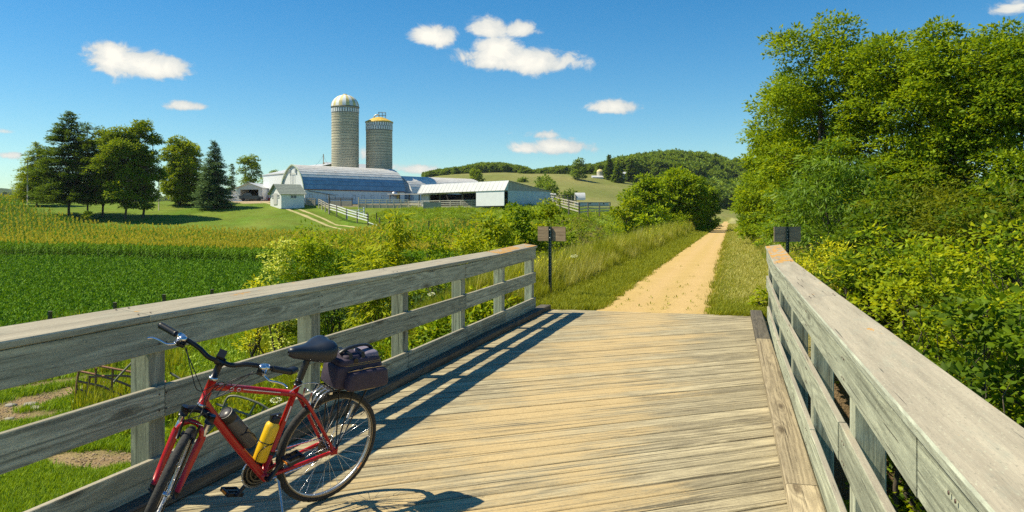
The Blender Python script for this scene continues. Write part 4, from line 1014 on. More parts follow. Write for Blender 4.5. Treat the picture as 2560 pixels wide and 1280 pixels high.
# hoop-roofed shelter and long white feed bunk
sx = W(1438, 497, 210); t = thing('hoop_shelter', 'white curved roof shelter beyond the corral fence', 'shed', sx); n = 10; R_ = 2.0
mb = MB(); Lx = W(1460, 0, 210).x - sx.x + .4
for i in range(n):
    a, b = math.pi * i / n, math.pi * (i + 1) / n; quadslab(mb, (0, -R_ * math.cos(a) + 2, R_ * math.sin(a) - .3), (Lx, -R_ * math.cos(a) + 2, R_ * math.sin(a) - .3), (Lx, -R_ * math.cos(b) + 2, R_ * math.sin(b) - .3), (0, -R_ * math.cos(b) + 2, R_ * math.sin(b) - .3), .04)
mb.build('curved_roof', M['whitemetal'], t); MB().box((.1, 2, .4), (.1, 3.8, 1.6)).build('end_wall', M['beige'], t)
t = thing('feed_bunk', 'long low white feed bunk beyond the grey corral fence', 'feed bunk', W(1437, 514, 190)); Lx = W(1522, 0, 190).x - t.location.x
MB().box((Lx / 2, .4, .35), (Lx, .9, 1.0)).build('trough', M['whitemetal'], t)
for k in range(2): MB().box((Lx * (.45 + .4 * k), -.08, .5), (.35, .06, .3)).build('opening', M['dark'], t)
# --- board fences and pipe gates of the yards
def fence(label, pts, hts, rails, nseg, pm_='barnwood', rm='barnwood', rw=.05, rh=.14, post_w=.16, solid=None, cat='fence', pname='post', group=None):
    """pts: (px, py of the ground, Z); posts every segment, horizontal boards between"""
    t0 = W(*pts[0]); t = thing('board_fence', label, cat, t0, group=group)
    P = []
    for i in range(len(pts) - 1):
        for k in range(nseg[i]): P.append(W(*pts[i]).lerp(W(*pts[i + 1]), k / nseg[i]))
    P.append(W(*pts[-1]))
    for p in P: MB().bar(p - Z3 * .5, p + Z3 * hts, post_w, post_w, up=FU).build('post', M[pm_], t)
    for f in rails:
        for a, b in zip(P[:-1], P[1:]): MB().bar(a + Z3 * hts * f + FV * (post_w / 2 + .03), b + Z3 * hts * f + FV * (post_w / 2 + .03), rw, rh).build('rail', M[rm], t)
    if solid:
        for a, b in zip(P[:-1], P[1:]): MB().bar(a + Z3 * (solid / 2 - .2), b + Z3 * (solid / 2 - .2), .14, solid + .4).build('concrete_panel', M['concrete'], t)
    adopt(t); return t
fence('grey board fence running down from the small shed to the white gate', [(797, 514, 152), (822, 528, 146)], 1.35, (.35, .62, .9), [3])
fence('white railed fence with dark posts running downhill below the barn', [(824, 529, 145), (842, 534, 142), (866, 543, 138.5), (893, 551, 135), (920, 559, 132)], 1.55, (.3, .6, .88), [1, 1, 1, 1], 'oldpost', 'white', rh=.17)
fence('last low white rail and dark post at the foot of the downhill fence', [(920, 559, 132), (949, 569, 128)], 1.7, (.12,), [1], 'oldpost', 'white', rh=.1)
fence('white board gate braced behind the downhill fence', [(868, 540, 141), (897, 541, 140.6), (910, 536, 141)], 1.3, (.45, .85), [1, 1], 'white', 'white')
fence('pale board fence on concrete panels in front of the barn windows', [(897, 518, 152), (1020, 519, 150.5)], 1.55, (.48, .72, .95), [7], 'barnwood', 'palewood', solid=.45, rh=.15)
fence('grey corral fence in front of the open cattle shed', [(1022, 520, 150), (1100, 519, 146), (1180, 518, 143), (1268, 516, 138.5)], 1.35, (.45, .7, .95), [3, 3, 4], 'barnwood', 'palewood', solid=.35)
fence('concrete yard wall with boards left of the tall yard post', [(766, 511, 156), (788, 512, 155.5)], 1.3, (.95,), [2], 'barnwood', 'barnwood', solid=1.0)
fence('dark boards on a concrete wall under the middle barn windows', [(824, 515, 156), (880, 515.5, 155)], 1.65, (.8, .97), [2], 'oldpost', 'oldpost', solid=1.05)
fence('thin pipe gate between the two concrete yard walls', [(789, 512, 155.5), (823, 514, 155)], 1.2, (.3, .5, .7, .95), [2], 'greypipe', 'greypipe', rh=.06, rw=.05, post_w=.08)
fence('grey plank corral fence right of the blue gable shed', [(1376, 512, 150), (1400, 522, 128), (1448, 537, 110)], 1.75, (.25, .5, .72, .95), [2, 2], 'oldpost', 'barnwood', rh=.16)
fence('pale plank corral fence behind the roadside shrubs', [(1448, 537, 110), (1470, 534, 118), (1525, 532, 128)], 1.75, (.2, .45, .7, .95), [1, 2], 'oldpost', 'barnwood', rh=.16)
fence('dark cattle yard rails beyond the blue gable shed', [(1376, 505, 165), (1440, 508, 170)], 1.6, (.4, .7, .97), [6], 'oldpost', 'oldpost')
fence('flat shade roof rail over the feed area before the low barn wing', [(975, 500, 160), (1100, 501, 150)], 1.2, (1.0,), [5], 'oldpost', 'whitemetal', rw=1.6, rh=.12)
tp_ = W(822.5, 514, 150); t = thing('yard_post', 'tall dark post standing in front of the barn between two yard walls', 'post', tp_); MB().bar((0, 0, -.5), (0, 0, 2.15), .17, .17, up=FU).build('shaft', M['oldpost'], t)
tp_ = W(896.5, 519, 150); t = thing('yard_post', 'tall pale post at the left end of the pale board fence', 'post', tp_); MB().bar((0, 0, -.5), (0, 0, 2.0), .15, .15, up=FU).build('shaft', M['barnwood'], t)
wb = W(1064, 521, 142); t = thing('concrete_bunker', 'short concrete block wall standing in the weeds before the corral', 'wall', wb)
MB().box((1.2, 0, .3), (3.2, .3, 1.6)).build('front_wall', M['concrete'], t); MB().box((-.3, 1, .3), (.3, 2, 1.6)).build('side_wall', M['concrete'], t)
# pasture posts in the weedy slope
for i, (px, py, Z, h, lab) in enumerate(((909, 532, 142, 1.3, 'dark fence post just behind the white gate'), (917, 541, 138, 1.3, 'dark fence post at the right end of the white gate'), (941, 553, 134, 1.5, 'dark fence post in the weeds left of the sumac'), (973, 552, 133, 1.3, 'thin dark fence post in the weeds under the pale fence'),
        (1072, 578, 100, 1.3, 'dark fence post in the weeds right of the sumac'), (1137, 580, 98, 1.1, 'short dark fence post in the middle of the weeds'))):
    t = W(px, py, Z); t.z = gz(t.x, t.y) if Z > 110 else t.z; o = thing('fence_post', lab, 'post', t, group='pasture fence posts')
    MB().tube([(0, 0, -.8), (.03, 0, h)], .10, 7).build('shaft', M['oldpost'], o)
for i, (px, py, lab) in enumerate(((124, 778, 'leftmost wooden fence post top above the left railing'), (286, 756, 'second fence post from the left at the bean field edge'), (409, 736, 'third fence post from the left at the bean field edge'), (529, 723, 'rightmost fence post at the bean field edge'))):
    Z = 28.5 + i * 1.6; b = onground(px, Z, -.4); zt = CH + (HY - py) / F * Z
    o = thing('fence_post', lab, 'post', b, group='fence posts along the bean field'); MB().tube([(0, 0, 0), (.02, 0, zt - b.z)], .075, 8).build('shaft', M['oldpost'], o)
M['greyply'] = wood_mat('grey_plywood', (.48, .37, .25), (.34, .26, .17), (.17, .13, .09), knots=.4)
# --- signs seen from behind
def sign(px, Z, label, pl, pr, top, bot, mat):
    b = W(px, 0, Z); zt = CH + (HY - top) / F * Z; zb_ = CH + (HY - bot) / F * Z; t = thing('trail_sign', label, 'sign', (b.x, b.y, -.1))
    q = W(pl, 0, Z).x - b.x; r = W(pr, 0, Z).x - b.x; mid_ = (q + r) / 2 - .012
    t.rotation_euler = (0, 0, -.55 if px < 1500 else .12); k_ = 1 / math.cos(.5) if px < 1500 else 1.0; q *= k_; r *= k_; mid_ = (q + r) / 2 - .012
    for x0, x1 in ((q, mid_ - .004), (mid_ + .004, r)):
        o = MB().box((0, 0, 0), (x1 - x0, .019, zt - zb_)).build('sign_board', mat, t); o.location = ((x0 + x1) / 2, .03, (zt + zb_) / 2 + .1)
    pb = MB()
    pb.box((0, 0, (zt + .1 + .05) / 2), (.055, .012, zt + .05)); 
    for s in (-1, 1): pb.box((s * .030, -.014, (zt + .15) / 2), (.008, .03, zt + .05))
    pb.build('post', M['steelpost'], t)
    hl = MB()
    for k in range(int(zt / .06)): hl.box((0, -.0075, .1 + k * .06), (.014, .004, .014))
    hl.build('hole', M['galv'], t)['kind'] = 'stuff'
    for z in (zb_ + .17, zt + .03): MB().lathe([(0, .01), (.012, .01), (.012, 0)], 8, axis=(0, -1, 0), origin=(0, -.02, z)).build('bolt', M['galv'], t)
    return t
sign(1376, 17.0, 'back of a brown plywood sign on green steel post left of the trail', 1343, 1412, 566.5, 602.5, M['plywood'])
sign(1968, 17.0, 'back of a grey wooden sign on steel post by the right railing', 1935, 2005, 567, 604.5, M['greyply'])
# --- bent pipe gates lying under the left side of the bridge
def pipes(name, label, mat, paths, r, Z, cat='gate'):
    o = W(paths[0][0][0], paths[0][0][1], Z); t = thing(name, label, cat, o)
    for path in paths:
        pts = [W(px, py, Z + (p[2] if len(p) > 2 else 0)) - o for p in path for px, py in [p[:2]]]
        s = [];  
        for i in range(len(pts) - 1):
            for k in range(4):
                u = k / 4; p0, p1, p2, p3 = pts[max(i - 1, 0)], pts[i], pts[i + 1], pts[min(i + 2, len(pts) - 1)]
                s.append(.5 * ((2 * p1) + (p2 - p0) * u + (2 * p0 - 5 * p1 + 4 * p2 - p3) * u * u + (3 * p1 - p0 - 3 * p2 + p3) * u ** 3))
        s.append(pts[-1]); MB().tube(s, r, 7).build('pipe', mat, t)
    return t
pipes('pipe_gate', 'rusty bent pipe gate lying in the grass below the left railing', M['rust'],
      [[(197, 928), (240, 937), (300, 955), (345, 975)], [(194, 953), (250, 965), (275, 975), (310, 992)], [(193, 973), (240, 985), (275, 996), (280, 1002)], [(225, 943), (262, 940), (310, 940), (352, 946)], [(247, 915), (300, 925), (352, 935), (415, 955)],
       [(225, 940), (221, 965), (218, 990)], [(197, 928), (192, 960), (189, 1003)], [(240, 920), (239, 975)], [(282, 925), (280, 965), (276, 990)], [(330, 962), (352, 963)]], .030, 20.5)
pipes('pipe_gate', 'dark leaning pipe frame behind the rusty gate', M['greypipe'], [[(345, 892), (322, 915), (300, 938)], [(425, 932), (455, 950), (470, 958)], [(300, 938), (285, 955)]], .028, 19.6)
pipes('pipe_gate', 'grey pipe gate leaning behind the bicycle frame', M['greypipe'],
      [[(512, 1090), (545, 1050), (565, 1000), (580, 990), (610, 995), (650, 1010), (680, 1030)], [(520, 1075), (560, 1022), (568, 1010)], [(500, 1030), (560, 1045), (620, 1065)], [(540, 1010), (600, 1030), (640, 1045)],
       [(555, 1085), (575, 1050), (590, 1022)], [(590, 1090), (640, 1055), (660, 1020)], [(520, 1055), (560, 1070), (580, 1090)], [(640, 1008), (620, 1045), (605, 1070)]], .022, 15.0)
for i, (px, py, s, lab) in enumerate(((76, 1008, .15, 'grey pointed stone left of the cattle path'), (92, 1018, .17, 'pale flat stone in the middle of the cattle path'), (121, 1014, .10, 'small cream stone at the right of the cattle path'), (27, 1010, .13, 'grey stone at the left edge of the picture'), (54, 1052, .13, 'round stone at the lower end of the cattle path'), (24, 1043, .1, 'small dark stone in the cattle path'))):
    Z = F * (CH + 3.25) / (py - HY); p = onground(px, Z); r_ = np.random.default_rng(i)
    bm = MB(); bm.lathe([(.0, -.4), (.8, -.35), (1.0, 0), (.8, .35), (.45, .55), (0, .6)], 10)
    bm.v = [(x * s * (1 + r_.uniform(-.2, .2)) * 1.3, y * s * (1 + r_.uniform(-.2, .2)), z * s * .8 * (1 + r_.uniform(-.15, .15))) for x, y, z in bm.v]
    o = bm.build('stone', M['stone']); o.location = p; put(o, lab, 'stone')
# ------------------------------------------------------------------ foliage
def leaves(cen, axis, nrm, L, Wd, lv, fold=.25):
    """one folded leaf per row: two triangles"""
    n = len(cen); axis = axis / (np.linalg.norm(axis, axis=1, keepdims=True) + 1e-9)
    nrm = nrm - axis * (nrm * axis).sum(1, keepdims=True); nrm /= (np.linalg.norm(nrm, axis=1, keepdims=True) + 1e-9)
    side = np.cross(axis, nrm); L = np.reshape(L, (-1, 1)) * np.ones((n, 1)); Wd = np.reshape(Wd, (-1, 1)) * np.ones((n, 1))
    a = cen; b = cen + axis * L * .45 + side * Wd * .5 - nrm * Wd * fold; c = cen + axis * L; d = cen + axis * L * .45 - side * Wd * .5 - nrm * Wd * fold
    V = np.stack([a, b, c, d], 1).reshape(-1, 3); i = np.arange(n) * 4
    Fc = np.concatenate([np.stack([i, i + 1, i + 2], 1), np.stack([i, i + 2, i + 3], 1)])
    return V, Fc, np.repeat(lv, 4)
def unit(r, n):
    v = r.normal(size=(n, 3)); return v / np.linalg.norm(v, axis=1, keepdims=True)
def crown(r, blobs, dens, rc, per, L, Wd, droop=.5, up=.8, jit=.35, inner=.34, lvb=.5, flat=.75, low=-.55):
    """blobs (x,y,z,rx,ry,rz): leaf clumps gather over each lobe; returns V, F, lv"""
    Vs, Fs, Ls, off = [], [], [], 0
    for (bx, by, bz, rx, ry, rz) in blobs:
        area = (rx * ry + rx * rz + ry * rz) / 3 * 12.6; nc = max(6, int(area * dens)); d = unit(r, int(nc * 1.7)); d = d[d[:, 2] > low][:nc]; nc = len(d)
        bump_ = 1 + .16 * np.sin(d[:, 0] * 5 + bx) * np.sin(d[:, 1] * 4 + by) + .12 * np.sin(d[:, 2] * 7 + bz)
        rad = np.where(r.random(nc) < inner, r.uniform(.45, .85, nc), r.uniform(.86, 1.06, nc)) * bump_
        cc = np.array([bx, by, bz]) + d * rad[:, None] * np.array([rx, ry, rz])
        clv = r.normal(0, .13, nc)
        n = nc * per; ci = np.repeat(np.arange(nc), per)
        o = unit(r, n); o[:, 2] = np.where(o[:, 2] < -.2, -o[:, 2] * .6, o[:, 2])
        rr = rc * r.uniform(.35, 1.15, n) ** .8 * r.uniform(.75, 1.3, nc)[ci]
        p = cc[ci] + o * rr[:, None] * np.array([1, 1, flat])
        ax = o * 1.0 + d[ci] * .35 + r.normal(0, jit, (n, 3)); ax[:, 2] -= droop
        nm = o * .5 + d[ci] * .3 + r.normal(0, .45, (n, 3)); nm[:, 2] += up
        sz = r.uniform(.65, 1.2, n)
        # leaves higher in a clump take slightly lighter tones
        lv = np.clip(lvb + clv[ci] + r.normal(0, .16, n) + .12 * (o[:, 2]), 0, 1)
        V, Fc, l = leaves(p, ax, nm, L * sz, Wd * sz, lv); Vs.append(V); Fs.append(Fc + off); Ls.append(l); off += len(V)
    return np.concatenate(Vs), np.concatenate(Fs), np.concatenate(Ls)
def limb_mesh(segs, mat='bark'):
    mb = MB()
    for pts, rs in segs: mb.tube(pts, rs, 8)
    return mb.mesh('trunk', M[mat])
def wob(r, p, q, k, n=5):
    p, q = Vector(p), Vector(q); out = []
    for i in range(n + 1):
        t = i / n; w = math.sin(math.pi * t) * k; out.append(p.lerp(q, t) + Vector((r.uniform(-w, w), r.uniform(-w, w), r.uniform(-w, w) * .4)))
    return out
def tree(name, label, cat, base, blobs, mat, seed, dens=1.2, rc=.35, per=22, L=.1, Wd=.05, trunk_r=.15, group=None, lean=(0, 0), trunk_mat='bark', multi=1, **k):
    """base: world point of the foot; blobs relative to it"""
    r = np.random.default_rng(seed); t = thing(name, label, cat, base, group=group)
    segs = []
    top = max(b[2] for b in blobs)
    for s in range(multi):
        off = Vector((r.uniform(-1, 1) * .25 * (multi > 1), r.uniform(-1, 1) * .25 * (multi > 1), -.4)); tip = Vector((lean[0] + r.uniform(-.5, .5) * (multi > 1), lean[1], top * .75))
        tr = wob(r, off, tip, .15 + .03 * top); segs.append((tr, [trunk_r * (1 - .75 * i / (len(tr) - 1)) for i in range(len(tr))]))
    for b in blobs:
        if len(segs) > 40: break
        st = tr[min(len(tr) - 1, max(1, int(len(tr) * .25 + r.random() * 2)))]; e = Vector((b[0], b[1], b[2]))
        seg = wob(r, st, e, .12 * (e - st).length * .5); segs.append((seg, [trunk_r * .42 * (1 - .8 * i / (len(seg) - 1)) for i in range(len(seg))]))
        for q in range(3):
            d = unit(r, 1)[0]; e2 = e + Vector((d[0] * b[3], d[1] * b[4], abs(d[2]) * b[5])) * .85; sg = wob(r, e.lerp(st, .3), e2, .15); segs.append((sg, [trunk_r * .18 * (1 - .7 * i / (len(sg) - 1)) for i in range(len(sg))]))
    link('trunk', limb_mesh(segs, trunk_mat), t)
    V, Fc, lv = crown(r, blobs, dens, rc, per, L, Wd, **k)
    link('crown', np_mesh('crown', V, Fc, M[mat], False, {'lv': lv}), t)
    return t
def blobset(r, H_, R, n, zlo=.3, top=.95, rb=.42, shape=1.0, sq=1.0):
    """lobes filling an egg of height H_ and radius R"""
    out = []
    for i in range(n):
        k = rb * R * r.uniform(.8, 1.2); q = i / max(1, n - 1); z = H_ * zlo + (H_ * top - k * .9 - H_ * zlo) * q ** .92; w = R * math.sin(math.pi * min(1, (.22 + .66 * q)) ** shape) ** .6
        a = i * 2.4 + r.uniform(-.5, .5); d = w * (1 - rb) * r.uniform(.7, 1.1) * (1 if i < n - 1 else .2)
        if i == n - 1: d = r.uniform(0, .25) * R
        out.append((d * math.cos(a), d * math.sin(a) * sq, z, k, k * sq, k * r.uniform(.75, 1.0)))
    return out
def conifer(name, label, cat, base, H_, R, seed, mat='pine', z0=.12, tiers=22, nb=13, group=None, droop=.25, sparse=0.0, L=.42, Wd=.10, trunk_r=.2, shape=.8, bulge=0.0, fill=1.0, irregular=0.0):
    r = np.random.default_rng(seed); t = thing(name, label, cat, base, group=group); segs = [([Vector((0, 0, -.4)), Vector((0, 0, H_ * .5)), Vector((0, 0, H_ * .98))], [trunk_r, trunk_r * .6, .02])]
    P, A, Nn, LV, LL = [], [], [], [], []
    for i in range(tiers):
        f = i / (tiers - 1); z = H_ * (z0 + (1 - z0) * f ** .92); Rt = R * ((1 - f) ** shape + .03) * (1 + bulge * math.sin(math.pi * f)) * r.uniform(1 - irregular, 1 + irregular * .6)
        for b in range(max(4, int(nb * (1 - f * .6)))):
            if r.random() < sparse: continue
            a = r.uniform(0, 6.283); Rb = Rt * r.uniform(.72, 1.1); dz = r.uniform(-.4, .4) * H_ / tiers
            m = max(3, int(Rb * 5.0 * fill)); s = np.linspace(.12, 1, m); up_ = .25 * (f - .35)
            x = np.cos(a) * Rb * s; y = np.sin(a) * Rb * s; zz = z + dz + Rb * (up_ * s - droop * s * s + .10 * s ** 4)
            if b % 3 == 0 and len(segs) < 60: segs.append(([Vector((x[j], y[j], zz[j])) for j in (0, m // 2, m - 1)], [.05, .03, .01]))
            k = 7
            for j in range(m):
                o = r.normal(0, 1, (k, 3)) * np.array([.14, .14, .07]) * (1 + .5 * Rb / R) * 1.6
                P.append(np.array([x[j], y[j], zz[j]]) + o); dirn = np.array([np.cos(a), np.sin(a), .05]) + r.normal(0, .55, (k, 3)) * np.array([1, 1, .5]); A.append(dirn)
                nn = r.normal(0, .4, (k, 3)); nn[:, 2] += 1; Nn.append(nn); LV.append(np.clip(.30 + .35 * s[j] + r.normal(0, .15, k), 0, 1)); LL.append(r.uniform(.6, 1.2, k))
    P, A, Nn, LV, LL = map(np.concatenate, (P, A, Nn, LV, LL))
    link('trunk', limb_mesh(segs), t); V, Fc, lv = leaves(P, A, Nn, L * LL, Wd * LL, LV, fold=.4)
    link('crown', np_mesh('crown', V, Fc, M[mat], False, {'lv': lv}), t); return t
def geo_scatter(name, pts, scale, sources, label, cat, mat=None, tilt=.15, kind='stuff', parent=None):
    """a cloud of points that carries small tuft meshes (uncountable ground cover)"""
    pts = np.asarray(pts, np.float32); me = bpy.data.meshes.new(name); me.vertices.add(len(pts)); me.vertices.foreach_set('co', pts.ravel())
    a = me.attributes.new('sc', 'FLOAT', 'POINT'); a.data.foreach_set('value', np.asarray(scale, np.float32)); me.update()
    o = bpy.data.objects.new(name, me); C.objects.link(o)
    if parent: o.parent = parent
    ng = bpy.data.node_groups.new(name, 'GeometryNodeTree'); ng.interface.new_socket('Geometry', in_out='INPUT', socket_type='NodeSocketGeometry'); ng.interface.new_socket('Geometry', in_out='OUTPUT', socket_type='NodeSocketGeometry')
    N, Lk = ng.nodes, ng.links; gi, go = N.new('NodeGroupInput'), N.new('NodeGroupOutput'); ip = N.new('GeometryNodeInstanceOnPoints'); jn = N.new('GeometryNodeJoinGeometry')
    for s in sources:
        oi = N.new('GeometryNodeObjectInfo'); oi.inputs['Object'].default_value = s; oi.inputs['As Instance'].default_value = True; Lk.new(oi.outputs['Geometry'], jn.inputs[0])
    Lk.new(gi.outputs[0], ip.inputs['Points']); Lk.new(jn.outputs[0], ip.inputs['Instance']); ip.inputs['Pick Instance'].default_value = True
    rv = N.new('FunctionNodeRandomValue'); rv.data_type = 'FLOAT_VECTOR'; rv.inputs[0].default_value = (-tilt, -tilt, 0); rv.inputs[1].default_value = (tilt, tilt, 6.283)
    er = N.new('FunctionNodeEulerToRotation'); Lk.new(rv.outputs[0], er.inputs[0]); Lk.new(er.outputs[0], ip.inputs['Rotation'])
    na = N.new('GeometryNodeInputNamedAttribute'); na.data_type = 'FLOAT'; na.inputs['Name'].default_value = 'sc'; Lk.new(na.outputs['Attribute'], ip.inputs['Scale'])
    Lk.new(ip.outputs[0], go.inputs[0]); md = o.modifiers.new('scatter', 'NODES'); md.node_group = ng
    return put(o, label, cat, kind=kind)
def src(name, V, Fc, mat, lv):
    return bpy.data.objects.new(name, np_mesh(name, V, Fc, mat, False, {'lv': lv}))
def blade_tuft(name, mat, seed, n=26, h=.3, w=.012, spread=.12, bend=.5, hv=.4):
    r = np.random.default_rng(seed); Vs, Fs, Ls = [], [], []
    for i in range(n):
        a = r.uniform(0, 6.283); rr = spread * math.sqrt(r.random()); b = np.array([rr * math.cos(a), rr * math.sin(a), -.02]); hh = h * r.uniform(1 - hv, 1 + hv * .5); th = r.uniform(0, 6.283)
        bd = hh * bend * r.uniform(.2, 1.0); d = np.array([math.cos(th), math.sin(th), 0]); s = np.array([-d[1], d[0], 0]) * w * r.uniform(.7, 1.3)
        m = b + d * bd * .35 + np.array([0, 0, hh * .6]); tp = b + d * bd + np.array([0, 0, hh]); o = len(Vs)
        Vs += [b - s / 2, b + s / 2, m + s * .4, m - s * .4, tp]; Fs += [(o, o + 1, o + 2), (o, o + 2, o + 3), (o + 3, o + 2, o + 4)]; l = np.clip(r.normal(.5, .22), 0, 1); Ls += [l * .5, l * .5, l, l, min(1, l + .15)]
    return src(name, np.array(Vs), np.array(Fs), M[mat], np.array(Ls))
def leaf_tuft(name, mat, seed, n=40, R=.25, h=.4, L=.08, Wd=.05, up=.9, lvb=.5, droop=.2, flower=0):
    r = np.random.default_rng(seed); d = unit(r, n); d[:, 2] = np.abs(d[:, 2]); p = d * np.array([R, R, h]) * r.uniform(.45, 1, (n, 1)); p[:, 2] += 0
    ax = d + r.normal(0, .4, (n, 3)); ax[:, 2] -= droop; nm = r.normal(0, .4, (n, 3)) + d * .4; nm[:, 2] += up
    V, Fc, lv = leaves(p, ax, nm, L * r.uniform(.7, 1.2, n), Wd * r.uniform(.7, 1.2, n), np.clip(lvb + r.normal(0, .2, n) + .25 * (p[:, 2] / h - .5), 0, 1))
    return src(name, V, Fc, M[mat], lv)
def sample_area(r, n, fn, box):
    """random points of a box in (x, y) kept where fn says so"""
    x = r.uniform(box[0], box[1], n); y = r.uniform(box[2], box[3], n); k = fn(x, y, r); x, y = x[k], y[k]
    return x, y
def view_px(x, y): return 1280 + F * x / np.maximum(y, .1)
r = np.random.default_rng(21)
# --- bean field
def beans():
    r = np.random.default_rng(31)
    src_ = [leaf_tuft('soy_plant', 'soy', 40 + i, 46, .40, .42, .13, .09, up=1.1, droop=.1) for i in range(4)]
    P = []
    Z = 33.0
    while Z < 88:
        dz = .42 * (Z / 33) ** .6; x0, x1 = (-60 - 1280) / F * Z, (900 - 1280) / F * Z; n = int((x1 - x0) / (.42 * (Z / 33) ** .6)); x = np.linspace(x0, x1, n) + r.normal(0, .12, n); y = Z + r.normal(0, .12, n); P.append(np.stack([x, y, np.full(n, (Z / 33) ** .6)], 1)); Z += dz
    P = np.concatenate(P); b, a = bridge_ab(P[:, 0], P[:, 1]); edge = np.interp(view_px(P[:, 0], P[:, 1]), [0, 400, 700, 900], [34, 34.5, 38, 50]); far = np.interp(view_px(P[:, 0], P[:, 1]), [0, 330, 640, 900], [87.5, 84, 76, 72])
    k = (b < -9) & (P[:, 1] > edge) & (P[:, 1] < far); P = P[k]; z = ground(P[:, 0], P[:, 1])
    geo_scatter('soybean_field', np.column_stack([P[:, :2], z - .03]), r.uniform(.85, 1.2, len(P)) * P[:, 2], src_, 'flat dark green bean field left of the bridge', 'field')
beans()
# --- corn: green rows with pale tassels
def corn_plant(seed, h=2.0, nl=11):
    r = np.random.default_rng(seed); Vs, Fs, Ls = [], [], []
    def strip(pts, w, l):
        o = len(Vs); n = len(pts)
        for i, p in enumerate(pts):
            ww = w * math.sin(math.pi * min(.93, (i + .5) / n)) ** .7; d = pts[min(i + 1, n - 1)] - pts[max(0, i - 1)]; s = np.cross(d, [0, 0, 1.0]); s = s / (np.linalg.norm(s) + 1e-6) * ww
            Vs.extend([p - s, p + s]); Ls.extend([l, min(1, l + .1)])
        for i in range(n - 1): Fs.extend([(o + 2 * i, o + 2 * i + 1, o + 2 * i + 3), (o + 2 * i, o + 2 * i + 3, o + 2 * i + 2)])
    for k in (0, 1):
        o = len(Vs); s = np.array([.018, 0, 0]) if k else np.array([0, .018, 0]); Vs.extend([-s, s, s * .5 + [0, 0, h * .9], -s * .5 + [0, 0, h * .9]]); Fs.extend([(o, o + 1, o + 2), (o, o + 2, o + 3)]); Ls.extend([.4] * 4)
    for i in range(nl):
        z = h * (.12 + .8 * i / nl); a = i * math.pi + r.uniform(-.7, .7) + seed; l = .75 * (1 - .35 * abs(i / nl - .5)) * r.uniform(.8, 1.1); pts = []
        for s in np.linspace(0, 1, 5): pts.append(np.array([math.cos(a) * l * s * .8, math.sin(a) * l * s * .8, z + l * (.75 * s - .95 * s * s)]))
        strip(pts, .045, np.clip(.35 + .3 * i / nl + r.normal(0, .12), 0, 1))
    return src('corn_plant', np.array(Vs), np.array(Fs), M['corn'], np.array(Ls))
def tassel_src(seed, h=2.0):
    r = np.random.default_rng(seed); n = 14; a = r.uniform(0, 6.28, n); ax = np.stack([np.cos(a) * .55, np.sin(a) * .55, np.ones(n)], 1); p = np.zeros((n, 3)); p[:, 2] = h * r.uniform(.84, .96, n)
    V, Fc, lv = leaves(p, ax, unit(r, n), np.full(n, .28), np.full(n, .05), np.clip(r.normal(.55, .2, n), 0, 1)); return src('corn_tassel', V, Fc, M['tassel'], lv)
def corn():
    r = np.random.default_rng(33); plants = [corn_plant(i) for i in range(5)]; tas = [tassel_src(50 + i) for i in range(3)]
    P = []; Z = 74.0
    while Z < 192:
        st = .72 * (1 if Z < 92 else (Z / 92) ** .8); x0, x1 = (-70 - 1280) / F * Z, (1330 - 1280) / F * Z; n = int((x1 - x0) / (st * .5 if Z < 90 else st * .75)); x = np.linspace(x0, x1, n) + r.normal(0, .08, n); P.append(np.stack([x, Z + r.normal(0, .08, n)], 1)); Z += st
    P = np.concatenate(P); px = view_px(P[:, 0], P[:, 1]); b, a = bridge_ab(P[:, 0], P[:, 1]); near = np.interp(px, [0, 330, 640, 900, 1300], [88.6, 85, 77, 74, 74]); le = LAWN_EDGE_Z(px)
    k = (b < -14) & (P[:, 1] > near) & (P[:, 1] < np.where(px < 960, le + .5, 99)); P = P[k]; z = ground(P[:, 0], P[:, 1]); s = r.uniform(.88, 1.08, len(P)); depth = P[:, 1] - near[k]
    geo_scatter('corn_field', np.column_stack([P, z - .05]), s, plants, 'tall green corn rows behind the bean field', 'field', tilt=.06)
    q = depth > 1.6; q &= r.random(len(P)) < np.clip(.92 - .25 * fbm(P[:, 0], P[:, 1], 40, 3), .3, 1) * np.interp(view_px(P[:, 0], P[:, 1]), [0, 500], [.75, 1]) * np.where(P[:, 1] > 125, .55, 1)
    geo_scatter('corn_tassels', np.column_stack([P[q], z[q] - .05]), s[q] * 1.03, tas, 'golden tassels covering the corn field', 'corn tassels', tilt=.06)
corn()
